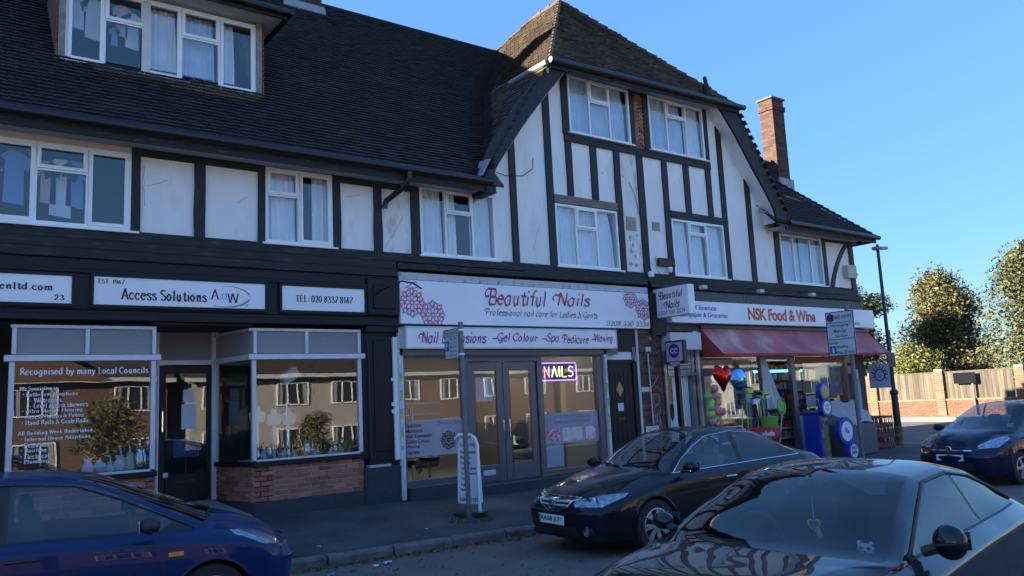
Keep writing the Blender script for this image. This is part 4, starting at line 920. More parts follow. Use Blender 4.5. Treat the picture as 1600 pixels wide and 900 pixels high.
for cx_, cz_, rr in ((12.62,1.5,.1),(12.64,1.28,.09),(12.6,1.05,.1)): mb.tube([(cx_+rr*math.cos(a/6*math.pi),-.108,cz_+rr*1.1*math.sin(a/6*math.pi)) for a in range(13)],.008,4,cap=False)
mb.tube([(12.5,-.108,1.75),(12.62,-.108,1.85),(12.72,-.108,1.98)],.008,4).tube([(12.55,-.108,.9),(12.66,-.108,1.3),(12.74,-.108,.9)],.008,4); part(mb, 'graffiti', M('pale_graffiti',(.42,.3,.38),.7))
part(MB().box(12.55,13.0,-.2,.1,2.85,3.75), 'pier_capital', worn)
# hanging blade sign
N3 = thing('projecting_sign', 'white projecting Beautiful Nails box sign fixed at right angles to the wall', 'sign', (12.74,-.12,3.2))
MB().box(0,.2,-.97,0,0,.62).build('light_box', signw, N3, bevel=.01); MB().box(.05,.15,0,.12,.1,.5).build('bracket', steel, N3)
twotone('Beautiful', (0,-.16,.38), .66, .17, N3, face='x'); twotone('Nails', (0,-.28,.17), .45, .17, N3, face='x'); text('0208 330 3334', (0,-.12,.05), .74, .09, purple, N3, face='x', style='hand')
N4 = thing('projecting_sign', 'small pink and blue round logo sign on a black bracket by the shutter', 'sign', (12.95,-.15,2.15))
MB().box(0,.12,-.52,0,.06,.56).build('case', gutm, N4, bevel=.02); MB().box(-.006,0,-.48,-.04,.12,.52).build('face', M('pink_sign_face',(.6,.45,.55),.4), N4)
MB().lathe([(.15,-.012),(.15,-.006)],(0,-.26,.34),'x',20).build('logo_disc', M('navy_logo',(.02,.05,.3),.4), N4); text('CC', (-.012,-.16,.28), .2, .12, whitevin, N4, face='x', bold=.04)
MB().prism([(-.008,-.1,.1),(-.008,-.42,.1),(-.008,-.26,.0)],(.02,0,0)).build('pointer', MATS['pink_sign_face'], N4); MB().box(.02,.1,-.3,-.2,-2.1,.06).build('support_post', gutm, N4)
# shutter and white door
part(MB().box(12.98,13.98,-.3,.0,2.52,2.9), 'shutter_box', M('shutter_box_white',(.55,.57,.62),.4), bevel=.01)
mb = MB()
for k in range(6): mb.box(13.05,13.92,-.1-.008*(k%2),-.06,2.03+k*.085,2.108+k*.085)
part(mb, 'shutter_slats', steel, bevel=.004); part(MB().box(13.04,13.93,-.13,-.05,1.97,2.03), 'shutter_bottom_rail', steel)
part(MB().box(12.92,13.0,-.12,.1,.0,2.52).box(13.8,13.88,-.12,.1,.0,2.9).box(13.94,14.02,-.12,.1,.0,2.9), 'shutter_guide', steel); part(MB().box(13.88,13.94,-.1,.1,.0,2.9), 'dark_post', gutm)
wd = part(MB().box(13.03,13.78,.0,.06,.1,2.02), 'white_door', upvc, bevel=.01); wd['label'] = 'white panelled plastic door half under the raised shutter'
for x in (13.12, 13.36):
    MB().prism([(x,-.012,1.95),(x+.13,-.012,1.95),(x+.13,-.012,1.12),(x+.06 if x<13.2 else x+.13,-.012,1.0),(x,-.012,1.12 if x < 13.2 else 1.12)],(0,.012,0)).build('leaded_pane', glass('door_glass',(.3,.33,.38),.15), wd)
MB().tube([(13.31+.1*math.cos(a/8*math.pi),-.01,.95+.13*math.sin(a/8*math.pi)) for a in range(17)],.014,6,cap=False).build('oval_moulding', upvc, wd); MB().box(13.12,13.26,-.012,0,.2,.75).box(13.36,13.5,-.012,0,.2,.75).build('door_panel', upvc, wd, bevel=.008)
for k in range(3): MB().box(13.6+k*.055,13.615+k*.055,-.01,0,.15,1.98).build('door_groove', upvc_d, wd)
# ============ food and wine shop ============
part(MB().box(12.9,21.1,-.08,.2,2.95,3.9), 'fascia', M('grimy_fascia',(.05,.05,.055),.7,c2=(.16,.15,.14),c2amt=.4,c2s=6))
mb = MB()
for k in range(150): mb.box(13.35+k*.051,13.385+k*.051,-.16,-.08,3.64,3.84)
stuff(part(mb, 'rolled_shutter_ribs', M('grey_ribs',(.12,.12,.12),.6)))
F1 = thing('fascia_sign', 'long white NSK Food & Wine sign with red and blue lettering above the awning', 'sign', (13.12,-.26,3.12))
MB().box(0,8.2,0,.18,0,.49).build('light_box', signw, F1, bevel=.006)
text('NSK Food & Wine', (2.64,0,.1), 2.75, .3, redl, F1, bold=.035, space=.95); text('Off licence', (.55,0,.29), .95, .11, bluel, F1, bold=.02); text('Newspaper & Groceries', (.2,0,.1), 1.68, .14, bluel, F1, bold=.02); text('Tel: 8337 0470', (6.4,0,.06), 1.05, .08, bluel, F1, bold=.02)
for x in (13.95, 16.0, 18.1):
    t = thing('sign_spotlight', 'small spotlight over the red lettered sign, %s' % {13.95:'nearest the projecting sign',16.0:'middle one of three',18.1:'furthest right of three'}[x], 'spotlight', (x,-.12,3.93), 0, 'spotlights over the food shop sign'); MB().box(-.06,.1,-.42,-.3,-.08,.0).build('lamp_head', upvc_d, t, bevel=.01); MB().tube([(0,0,.05),(.02,-.2,.08),(.02,-.36,0)],.012,6).build('arm', gutm, t)
A1 = thing('shop_awning', 'faded red sloping awning over the food and wine shop', 'awning', (14.2,-.1,2.4))
awm = M('faded_red_canvas', (.5,.15,.17), .85, var=.2, vs=1.5, bump=.15, bs=8, c2=(.5,.34,.28), c2amt=.42, c2s=1.6, stretch=(1,1,.35))
MB().prism([(0,0,.62),(0,0,.0),(0,-.62,-.03),(0,-.6,.0)],(.004,0,0)).build('side_cheek', M('red_canvas',(.45,.05,.06),.8), A1); MB().prism([(7.0,0,.62),(7.0,0,.0),(7.0,-.62,-.03),(7.0,-.6,.0)],(.004,0,0)).build('side_cheek', MATS['red_canvas'], A1)
mb = MB(); nx, nz = 40, 8
for j in range(nz+1):
    for i in range(nx+1):
        t = j/nz; x = i/nx*7.0; s = .012*math.sin(x*4.5)*math.sin(math.pi*t)
        mb.v.append((x, -.6*t, .62-.62*t-.03*math.sin(math.pi*t)+s))
for j in range(nz):
    for i in range(nx): a = j*(nx+1)+i; mb.f.append((a,a+1,a+nx+2,a+nx+1)); mb.m.append(0)
mb.build('canvas', awm, A1, smooth=True, fixn=False); MB().box(0,7.0,-.63,-.6,-.05,.01).build('front_bar', MATS['red_canvas'], A1); MB().box(0,7,-.04,0,.62,.68).build('head_rail', gutm, A1)
# shop front frame
mb = MB()
for x0, x1 in ((14.1,14.2),(16.28,16.4),(17.5,17.66),(19.9,20.0)): mb.box(x0,x1,-.1,.0,.0,2.95)
mb.box(14.1,16.3,-.1,0,2.38,2.46).box(14.1,16.3,-.1,0,.3,.4).box(17.6,20,-.1,0,2.38,2.46).box(16.4,17.5,-.1,0,2.3,2.42); part(mb, 'shopfront_frame', greyf)
part(MB().box(14.2,16.28,-.06,-.05,.4,2.38), 'pane', glass_sh); part(MB().box(17.66,19.9,-.06,-.05,.9,2.38), 'pane', glass_sh)
part(MB().box(17.66,19.9,-.08,.05,-.1,.9), 'riser_panel', M('pale_riser',(.3,.32,.36),.5,var=.2,vs=2)); part(MB().box(14.1,16.3,-.08,.05,-.1,.36), 'riser_panel', greyf)
part(MB().box(13.95,14.1,-.1,.1,.0,2.95), 'post', silver); part(MB().box(17.7,19.9,-.09,-.08,2.2,2.36), 'red_header', M('red_header',(.25,.05,.05),.5))
part(MB().box(14.25,15.4,.03,.05,1.95,2.35), 'window_backing', M('cream_backing',(.3,.28,.22),.6)); part(MB().box(15.35,16.0,.02,.04,1.0,2.32), 'window_poster', M('pale_green_poster',(.32,.4,.42),.6,c2=(.2,.28,.4),c2amt=.42,c2s=5))
for x0, x1, z0, z1, m in ((17.75,17.95,1.5,2.1,posterb),(18.0,18.35,1.45,1.75,M('orange_card',(.5,.3,.12),.6)),(18.4,18.75,1.45,1.72,stk[2]),(18.8,19.1,1.5,1.85,M('cyan_card',(.25,.45,.55),.6)),(19.15,19.75,1.35,2.15,M('magazine_poster',(.08,.12,.5),.5,c2=(.55,.42,.12),c2amt=.52,c2s=5)),(18.1,18.5,1.1,1.38,poster),(18.6,19.1,1.1,1.38,poster)):
    part(MB().box(x0,x1,-.045,-.04,z0,z1), 'window_poster', m)
# stocked shelves in the doorway
t = thing('shelf_unit', 'tall shelf unit of packets and drinks seen through the open shop doorway', 'shelf', (16.45,.3,.0))
MB().box(0,2.15,.35,.4,0,2.3).box(0,.03,0,.35,0,2.3).box(2.12,2.15,0,.35,0,2.3).build('case', inner_d, t)
gm = [M('packet_%s' % n_, c, .5) for n_, c in (('red',(.35,.04,.03)),('green',(.05,.2,.08)),('blue',(.04,.12,.4)),('yellow',(.45,.35,.05)),('white',(.5,.5,.5)),('orange',(.5,.2,.04)))]
for k in range(9):
    z = .12+k*.24; MB().box(.03,2.12,0,.35,z,z+.02).box(.03,2.12,-.01,0,z-.01,z+.035).build('shelf', upvc_d if k < 3 else greyf, t)
    mb = MB(); x = .04
    while x < 2.02:
        w_ = rnd.uniform(.05,.1); h_ = rnd.uniform(.09,.18); mb.box(x,x+w_,.03+rnd.uniform(0,.02),.2,z+.02,z+.02+h_, rnd.randrange(6)); x += w_+.006
    stuff(mb.build('packets', gm, t))
part(MB().box(16.5,18.5,.27,.29,2.0,2.06), 'lit_shelf_edge', M('shelf_lamp',(.1,.35,.6),.4,emit=((.1,.5,.9),.8)))
# stock heaped inside the two windows
for x0, x1, y0, z0, rows_, lab in ((14.25,16.2,.12,.4,4,'packets and boxes stacked low inside the left window of the food shop'),(17.75,19.8,.12,.9,3,'packets and cards stacked inside the right window of the food shop')):
    t = thing('window_stock', lab, 'packets', (x0,y0,z0))
    for k in range(rows_):
        MB().box(0,x1-x0,0,.2,k*.2-.012,k*.2).build('shelf', greyf, t); mb = MB(); x = 0.
        while x < x1-x0-.12:
            w_ = rnd.uniform(.05,.12); h_ = rnd.uniform(.08,.17); mb.box(x,x+w_,rnd.uniform(0,.04),.15,k*.2,k*.2+h_,rnd.randrange(6)); x += w_+rnd.uniform(.003,.04)
        stuff(mb.build('packets', gm, t))
# corner pier
part(MB().box(20.0,20.9,-.06,.2,-.4,2.95), 'corner_pier', brickmat('corner_pier_brick',(.12,.05,.04),(.09,.04,.035),(.12,.1,.09)))
part(MB().box(21.0,21.04,.2,9,-.4,4.2), 'corner_wall', brickmat('side_wall_brick',(.16,.07,.05),(.12,.05,.04),(.25,.22,.2),axis='y'))
for x0, x1, z0, z1, m in ((20.05,20.25,2.2,2.42,stk[2]),(20.05,20.3,1.9,2.1,M('red_white_sticker',(.5,.3,.32),.6)),(20.35,20.6,.9,1.75,stk[0]),(20.3,20.55,1.7,2.0,stk[2]),(20.4,20.62,.65,.95,poster),(20.05,20.2,.75,.95,poster)):
    part(MB().box(x0,x1,-.075,-.062,z0,z1), 'pier_notice', m)
# ------------------------------------------------------------------ cars
def pchip(t, P, q):
    t = np.asarray(t, float); P = np.asarray(P, float); h = np.diff(t); d = np.diff(P, axis=0)/h[:, None]; m = np.zeros_like(P)
    for i in range(1, len(t)-1):
        w1, w2 = 2*h[i]+h[i-1], h[i]+2*h[i-1]; ok = d[i-1]*d[i] > 0
        m[i] = np.where(ok, (w1+w2)/(w1/np.where(ok, d[i-1], 1)+w2/np.where(ok, d[i], 1)), 0)
    m[0] = d[0]; m[-1] = d[-1]
    k = np.clip(np.searchsorted(t, q, side='right')-1, 0, len(t)-2); s = ((q-t[k])/h[k])[:, None]; hk = h[k][:, None]
    return (2*s**3-3*s**2+1)*P[k] + (s**3-2*s**2+s)*hk*m[k] + (-2*s**3+3*s**2)*P[k+1] + (s**3-s**2)*hk*m[k+1]
tyre_m = M('tyre_rubber', (.018,.018,.02), .8, bump=.3, bs=60); black_pl = M('black_plastic', (.02,.02,.022), .55, bump=.1, bs=200); dark_in = M('dark_cabin', (.02,.02,.024), .8)
cabin = M('grey_seat_cloth', (.025,.025,.03), .85, bump=.3, bs=80); rimm = M('alloy_rim', (.5,.52,.55), .3, metal=.9); cglass = glass('car_glass', (.6,.65,.7), .1); cwind = glass('windscreen_glass', (.56,.61,.66), .085)
lampm = M('headlamp_reflector', (.3,.32,.36), .15, metal=.8, bump=1.0, bs=16, c2=(.6,.62,.66), c2amt=.5, c2s=14); lampg = glass('headlamp_lens', (.9,.92,.95), .1); amber = M('amber_lens', (.7,.25,.03), .25)
def build_car(name, label, pos, head, S, paint, wb, rw, ra, glassx, trim=black_pl, sill=.2, sub=7, groups=None):
    """S: stations rear to front (x, ym, yb, zb, yr, zr, zc, bow); glassx: dict of station index ranges for the glazing"""
    zr_ = rz(pos[0]); T = thing(name, label, 'car', (pos[0], pos[1], zr_), head)
    rows = []
    for st in S:
        x, ym, yb, zb, yr, zr, zc, bow = (list(st)+[0]*8)[:8]
        zs = min(zb-.1, .82); xo = [0]*9
        rows.append([(x, ym*.93, sill), (x, ym*.985, sill+.12), (x, ym, .52 if zb > .62 else zb-.14), (x, ym*.985, zb-.1), (x, yb, zb), (x+bow*.05, yr, zr), (x+bow*.3, yr*.93, zr+(zc-zr)*.35), (x+bow*.85, yr*.55, zr+(zc-zr)*.85), (x+bow, 0, zc)])
    def cap(row, dx, sgn):
        zt = row[8][2]; out = []
        pro = [-.10, -.02, .02, 0, -.03, -.03, -.03, -.03, -.03]
        for yf, xf in ((.62, .75), (0, 1.)):
            r2 = []
            for j, p in enumerate(row):
                z = p[2] if j < 4 else row[4][2]+(row[8][2]-row[4][2])*(1-yf)
                y = p[1]*yf if j < 5 else row[4][1]*yf*(1 if j == 5 else .9 if j == 6 else .5 if j == 7 else 0)
                if yf == 0: y = 0
                if j > 4: z = row[4][2]+(row[8][2]-row[4][2])*(1-yf)+ (row[j][2]-row[4][2])*yf*.3
                r2.append((p[0]+sgn*(dx*xf+pro[j]*xf), y, z))
            out.append(r2)
        return out
    rows = list(reversed(cap(rows[0], .14, -1))) + rows + cap(rows[-1], .15, 1)
    P = np.array(rows); n0 = 2
    dst = np.linalg.norm(np.diff(P[:, :5], axis=0), axis=2).mean(1); ts = np.concatenate([[0], np.cumsum(np.maximum(dst, .02))])
    q = np.concatenate([np.linspace(ts[i], ts[i+1], sub, endpoint=False) for i in range(len(ts)-1)] + [[ts[-1]]])
    A = pchip(ts, P.reshape(len(P), -1), q).reshape(len(q), 9, 3)
    dr = np.linalg.norm(np.diff(A, axis=1), axis=2).mean(0); tr_ = np.concatenate([[0], np.cumsum(dr)])
    q2 = np.concatenate([np.linspace(tr_[i], tr_[i+1], sub, endpoint=False) for i in range(8)] + [[tr_[-1]]])
    G_ = pchip(tr_, A.transpose(1, 0, 2).reshape(9, -1), q2).reshape(len(q2), len(q), 3)
    nr, ns = G_.shape[0], G_.shape[1]; V = []; idx = {}
    for sgn in (1, -1):
        for a in range(nr):
            for b in range(ns):
                p = G_[a, b].copy(); p[1] = sgn*max(p[1], 0)
                idx[(sgn, a, b)] = len(V); V.append(p)
    V = np.array(V); faces = {}
    def put(k, f): faces.setdefault(k, []).append(f)
    rg = lambda n_: glassx.get(n_, [])
    for sgn in (1, -1):
        for a in range(nr-1):
            ra_ = a//sub
            for b in range(ns-1):
                st = b//sub - n0; f = [idx[(sgn, a, b)], idx[(sgn, a, b+1)], idx[(sgn, a+1, b+1)], idx[(sgn, a+1, b)]]
                if sgn < 0: f = f[::-1]
                key = 'body'
                if ra_ == 4:
                    for gi, (s0, s1) in enumerate(rg('side')):
                        if s0 <= st < s1: key = ('side', gi, sgn)
                    if key == 'body':
                        for s0, s1 in rg('pillar'):
                            if s0 <= st < s1: key = ('pillar', sgn)
                if ra_ >= 6:
                    for s0, s1 in rg('wind'):
                        if s0 <= st < s1: key = 'wind'
                    for s0, s1 in rg('rear'):
                        if s0 <= st < s1: key = 'rear'
                if ra_ == 0 or (ra_ == 1 and (st < 0 or st >= len(S)-1)): key = 'lower' if key == 'body' else key
                put(key, f)
    # wheel openings
    for ax in (0, -wb):
        d = np.hypot(V[:, 0]-ax, V[:, 2]-rw); ins = (d < ra) & (np.abs(V[:, 1]) > .45)
        for k in list(faces):
            faces[k] = [f for f in faces[k] if not all(ins[i] for i in f)]
        sel = np.where(ins)[0]; dd = np.maximum(d[sel], 1e-6)
        V[sel, 0] = ax+(V[sel, 0]-ax)*ra/dd; V[sel, 2] = rw+(V[sel, 2]-rw)*ra/dd
    allf = [f for k in faces for f in faces[k]]
    bvh = BVHTree.FromPolygons([Vector(v) for v in V], allf)
    def mk(key, nm, m, off=0.):
        fs = faces.get(key, []); 
        if not fs: return None
        used = sorted({i for f in fs for i in f}); mp = {u: i for i, u in enumerate(used)}; mb = MB(); mb.v = [tuple(V[u]) for u in used]
        mb.f = [tuple(mp[i] for i in f) for f in fs]; mb.m = [0]*len(mb.f); me_o = mb.build(nm, m, T, fixn=False)
        bm = bmesh.new(); bm.from_mesh(me_o.data); bmesh.ops.remove_doubles(bm, verts=bm.verts, dist=.0004); bmesh.ops.recalc_face_normals(bm, faces=bm.faces); bm.to_mesh(me_o.data); bm.free()
        me_o.data.polygons.foreach_set('use_smooth', [True]*len(me_o.data.polygons)); return me_o
    body = mk('body', 'body', paint); mk('lower', 'bumper_skirt', paint); [mk(('pillar', s_), 'door_pillar', black_pl) for s_ in (1, -1)]
    mk('wind', 'windscreen', cwind); mk('rear', 'rear_window', cglass)
    for k in faces:
        if k[0] == 'side': mk(k, 'side_window', cglass)
    def hit(p, d):
        loc, nrm, i, ds = bvh.ray_cast(Vector(p), Vector(d).normalized()); return (loc, nrm) if loc is not None else None
    def ribbon(pts, sgn, wd=.005, nm='shut_line', m=gutm, off=.0015, top=False):
        mb = MB(); L = []
        for a, b in zip(pts, pts[1:]):
            k = max(2, int(math.hypot(b[0]-a[0], b[1]-a[1])/.04))
            L += [(a[0]+(b[0]-a[0])*t/k, a[1]+(b[1]-a[1])*t/k) for t in range(k)]
        L.append(pts[-1]); H = []
        for p in L:
            h = hit((p[0], p[1], 3), (0,0,-1)) if top else hit((p[0], sgn*3, p[1]), (0,-sgn,0))
            if h: H.append((h[0]+ (h[1] if h[1].dot(Vector((0,0,1)) if top else Vector((0,sgn,0))) > 0 else -h[1])*off, h[1]))
        if len(H) < 2: return
        for (a, na), (b, nb) in zip(H, H[1:]):
            t = (b-a); s = t.cross(na).normalized()*wd/2
            if t.length < .15: mb.poly([a-s, b-s, b+s, a+s])
        return mb.build(nm, m, T, fixn=False)
    def patch(pts, d, m, nm, off=.003, rings=5, parent=None):
        d = Vector(d).normalized(); c = sum((Vector(p) for p in pts), Vector())/len(pts); mb = MB()
        def pj(p):
            h = hit(Vector(p)-d*1.0, d)
            if not h: return Vector(p)
            n_ = h[1] if h[1].dot(-d) > 0 else -h[1]; return h[0]+n_*off
        N_ = []; 
        for a, b in zip(pts, list(pts[1:])+[pts[0]]):
            for k in range(4): N_.append(Vector(a).lerp(Vector(b), k/4))
        mb.v.append(tuple(pj(c)))
        for r_ in range(1, rings+1): mb.v += [tuple(pj(c.lerp(p, r_/rings))) for p in N_]
        n_ = len(N_)
        for i in range(n_): mb.f.append((0, 1+i, 1+(i+1)%n_))
        for r_ in range(rings-1):
            for i in range(n_): a = 1+r_*n_; mb.f.append((a+i, a+n_+i, a+n_+(i+1)%n_, a+(i+1)%n_))
        mb.m = [0]*len(mb.f); return mb.build(nm, m, parent or T, smooth=True)
    # arch lips and inner liners, floor
    for ax in (0, -wb):
        for sgn in (1, -1):
            pts = []
            for k in range(19):
                a = R(-12+204*k/18); x, z = ax+ra*math.cos(a), rw+ra*math.sin(a)
                h = hit((ax+(ra+.012)*math.cos(a), sgn*3, rw+(ra+.012)*math.sin(a)), (0,-sgn,0))
                if h: pts.append((x, h[0].y+sgn*.0, z))
            if len(pts) > 2: MB().tube(pts, .011, 6).build('arch_lip', paint, T, smooth=True)
            mb = MB(); ps = [(ax+(ra+.005)*math.cos(R(-20+220*k/14)), rw+(ra+.005)*math.sin(R(-20+220*k/14))) for k in range(15)]
            for a, b in zip(ps, ps[1:]): mb.poly([(a[0],sgn*.45,a[1]),(b[0],sgn*.45,b[1]),(b[0],sgn*.84,b[1]),(a[0],sgn*.84,a[1])])
            mb.poly([(p[0],sgn*.45,p[1]) for p in ps]); mb.build('wheel_well', dark_in, T, fixn=False)
    xf, xb = S[-1][0], S[0][0]
    MB().box(xb+.1, xf-.1, -.6, .6, sill-.02, sill+.03).build('underbody', dark_in, T)
    return T, hit, ribbon, patch, faces, V
def wheel(T, x, y, rw, w_, spokes, rim_r, style=0, m=rimm):
    s = 1 if y > 0 else -1
    prof = [(rim_r,-w_/2),(rw*.93,-w_/2),(rw*.985,-w_*.42),(rw,-w_*.3),(rw,w_*.3),(rw*.985,w_*.42),(rw*.93,w_/2),(rim_r,w_/2)]
    t = MB().lathe(prof, (x,y,rw), 'y', 40, cap=False).build('wheel', tyre_m, T, smooth=30); t['label'] = 'front wheel' if x > -1 else 'rear wheel'
    mb = MB().lathe([(rim_r*1.0,0),(rim_r*1.0,s*w_*.5),(rim_r*.96,s*w_*.52),(rim_r*.9,s*w_*.4),(rim_r*.88,0)], (x,y,rw), 'y', 32, cap=False).lathe([(.055,s*w_*.2),(.055,s*w_*.46),(.03,s*w_*.48)], (x,y,rw), 'y', 12)
    for k in range(spokes):
        for o_ in ((-.12,.12) if style else (0,)):
            a = 2*math.pi*k/spokes + o_; ca, sa = math.cos(a), math.sin(a); L_ = rim_r*.47
            mb.obox((x+ca*(rim_r*.5), y+s*w_*.41, rw+sa*(rim_r*.5)), (ca*L_,0,sa*L_), (0,s*.012,0), (-sa*.016,0,ca*.016))
    mb.build('rim', m, t, smooth=30); MB().lathe([(rim_r*.86,s*w_*.1),(rim_r*.86,s*w_*.14)],(x,y,rw),'y',24).build('brake_disc', dark_in, t)
def seats(T, x, zt=.55, cm_=None):
    for y in (-.36,.36):
        st = MB().obox((x,y,.38),(.26,0,.03),(0,.25,0),(0,0,.09)).build('seat', cm_ or cabin, T, bevel=.03)
        MB().obox((x-.36,y,.74),(.07,0,0),(0,.24,0),(-.09,0,.33)).build('backrest', cm_ or cabin, st, bevel=.04); MB().obox((x-.47,y,1.13),(.05,0,0),(0,.13,0),(-.01,0,.085)).build('headrest', cm_ or cabin, st, bevel=.035)
def cabin_bits(T, xc, side, zb=.86, xs=-.75):
    MB().prism([(xc,-.68,.5),(xc,-.68,zb),(xc-.32,-.68,zb+.03),(xc-.42,-.68,zb-.08),(xc-.36,-.68,.5)],(0,1.36,0)).build('dashboard', dark_in, T, bevel=.02)
    t = [(xs+.06*math.cos(0)-.0, side*.36+.18*math.cos(a), zb+.02+.17*math.sin(a)) for a in [2*math.pi*k/20 for k in range(21)]]
    MB().tube([(xs-.09*(p[2]-zb-.02), p[1], p[2]) for p in t], .014, 8, cap=False).build('steering_wheel', black_pl, T, smooth=True)
def mirror(T, x, y, z, m, s, gl=True, h_=.075, k=(.85,1.15)):
    mb = MB(); mb.ball((x, y+s*.11, z), .1, 10, sc=(k[0],k[1],h_/.1)); o = mb.build('door_mirror', m, T, smooth=True); MB().tube([(x+.02,y-s*.03,z-.06),(x+.01,y+s*.06,z-.03)],.03,8).build('mirror_arm', black_pl, o)
    MB().box(x-.088,x-.082,y+s*.03,y+s*.19,z-.05,z+.05).build('mirror_glass', chrome, o); return o
def wipers(T, xc, z, hit):
    for y0, y1 in ((.5,.02),(-.02,-.5)):
        pts = []
        for k in range(7):
            y = y0+(y1-y0)*k/6; h = hit((xc+.16-.04*k/6-.22*abs(y), y, 3), (0,0,-1))
            if h: pts.append(h[0]+Vector((0,0,.006)))
        if len(pts) > 2: MB().tube(pts, .008, 5).build('wiper', dark_in, T)
paint_blk = M('black_car_paint', (.006,.007,.012), .3, coat=.55, spec=.12); paint_blu = M('blue_car_paint', (.002,.02,.085), .35, metal=.0, coat=.35, spec=.15); paint_nav = M('navy_car_paint', (.005,.01,.035), .3, coat=.6, spec=.15); paint_tt = M('black_gloss_paint', (.005,.006,.012), .25, coat=.85, spec=.1)
# --- black saloon
SA = [(-3.55,.80,.68,.90,.5,.94,.96,0),(-3.3,.86,.75,.97,.58,1.0,1.02,0),(-2.95,.88,.77,1.0,.62,1.05,1.08,-.05),(-2.62,.88,.775,.99,.59,1.20,1.26,-.05),(-2.2,.88,.78,.97,.57,1.33,1.40,0),(-1.78,.88,.78,.96,.575,1.375,1.44,0),(-1.68,.88,.78,.955,.575,1.38,1.445,0),
      (-1.22,.88,.78,.94,.57,1.34,1.41,.07),(-.8,.88,.78,.92,.655,1.15,1.22,.12),(-.4,.88,.77,.90,.755,.92,.985,.2),(0,.88,.735,.84,.6,.895,.93,.14),(.4,.86,.69,.765,.5,.82,.85,.1),(.66,.80,.62,.70,.44,.735,.755,.06),(.80,.70,.52,.65,.36,.675,.69,.02)]
T, hit, ribbon, patch, fc, VV = build_car('parked_car', 'black saloon car with number plate RA08 JUY parked at the kerb facing left', (7.54,-3.93), R(177.3), SA, paint_blk, 2.67, .32, .365, {'side':[(3,5),(6,9)],'pillar':[(5,6),(2,3)],'wind':[(7,9)],'rear':[(2,4)]})
for ax in (0,-2.67):
    for s in (1,-1): wheel(T, ax, s*.77, .32, .21, 5 if False else 7, .215, 1)
for s in (1,-1):
    ribbon([(-.36,.9),(-.33,.6),(-.42,.3),(-.5,.24)], s); ribbon([(-1.7,.94),(-1.7,.5),(-1.75,.24)], s); ribbon([(-2.55,.95),(-2.5,.75),(-2.32,.55),(-2.3,.4)], s); ribbon([(-.5,.24),(-2.3,.26)], s)
    pts = []
    for k in range(31):   # chrome line round the side glass
        x = -.42-2.5*k/30; zb_ = .90+.06*k/30+.015; h = hit((x,s*3,zb_),(0,-s,0)); pts.append(h[0]+Vector((0,s*.004,0)))
    MB().tube(pts, .0065, 6).build('chrome_strip', chrome, T, smooth=True); pts = []
    for x, z in ((-2.93,.975),(-2.95,1.04),(-2.85,1.10),(-2.62,1.2),(-2.2,1.325),(-1.75,1.375),(-1.25,1.335),(-.95,1.22),(-.65,1.07),(-.42,.915)):
        h = hit((x,s*3,z-.008),(0,-s,0)); 
        if h: pts.append(h[0]+Vector((0,s*.004,.003)))
    MB().tube(pts, .0065, 6).build('chrome_strip', chrome, T, smooth=True)
    for x in (-1.5,-2.4): MB().tube([(x,s*.885,.80),(x+.03,s*.91,.805),(x+.17,s*.91,.805),(x+.2,s*.885,.80)],.012,6).build('door_handle', chrome, T, smooth=True)
    hp = [(.93,s*.40,.60),(.92,s*.42,.70),(.7,s*.66,.745),(.42,s*.84,.76),(.5,s*.85,.72),(.75,s*.72,.61)]
    hl = patch(hp, (-.7,-s*.6,-.15), lampm, 'headlight', .003); patch([Vector(p) for p in hp], (-.7,-s*.6,-.15), lampg, 'lens', .014, parent=hl)
    for dx, dy in ((.82,.5),(.72,.6)):
        h = hit((1.5,s*dy,.665),(-1,0,0)); MB().lathe([(.02,0),(.055,.025),(.06,.03)],(h[0].x-.022,s*dy,h[0].z),'x',14).build('lamp_bowl', chrome, hl, smooth=True)
    h = hit((2,s*.55,.32),(-1,0,0)); MB().lathe([(.03,-.02),(.058,.004),(.062,.012)],(h[0].x-.004,s*.55,.33),'x',16).build('fog_lamp', chrome, T, smooth=True)
    mirror(T, -.55, s*.86, .99, paint_blk, s); o = MB().tube([(-.47,s*.93,.945),(-.46,s*1.05,.95)],.008,5).build('mirror_strip', chrome, T)
    patch([(.9,s*.5,.27),(.9,s*.5,.36),(.86,s*.64,.37),(.84,s*.66,.28)], (-.9,-s*.3,0), black_pl, 'fog_grille', .002)
g1 = [(.95,-.34,.70),(.95,.34,.70),(.95,.27,.60),(.97,.1,.545),(.97,-.1,.545),(.95,-.27,.60)]
patch(g1, (-1,0,0), black_pl, 'grille', .002); 
def frontline(pts, r, m, nm='grille_bar', off=.006):
    L = []
    for a, b in zip(pts, pts[1:]):
        for k in range(6): L.append((a[0]+(b[0]-a[0])*k/6, a[1]+(b[1]-a[1])*k/6))
    L.append(pts[-1]); Q = []
    for y, z in L:
        h = hit((2,y,z),(-1,0,0))
        if h: Q.append(h[0]+Vector((off,0,0)))
    return MB().tube(Q, r, 6).build(nm, m, T, smooth=True)
frontline([(-.36,.705),(.36,.705)], .011, chrome); frontline([(-.36,.705),(-.27,.6),(-.1,.54),(.1,.54),(.27,.6),(.36,.705)], .011, chrome); frontline([(-.32,.665),(.32,.665)], .014, silver); frontline([(-.28,.615),(.28,.615)], .012, silver)
bd_ = frontline([(-.055,.675),(-.06,.59),(-.04,.575),(.04,.575),(.06,.59),(.055,.675),(.035,.69),(-.035,.69),(-.055,.675)], .007, chrome, 'badge', .03)
h = hit((2,0,.63),(-1,0,0)); xg = h[0].x+.035; MB().obox((xg,-.026,.633),(.004,0,0),(0,.008,0),(0,.006,.045)).obox((xg,.026,.633),(.004,0,0),(0,.008,0),(0,-.006,.045)).obox((xg,0,.633),(.004,0,0),(0,.022,0),(0,0,.007)).build('badge_letter', chrome, bd_)
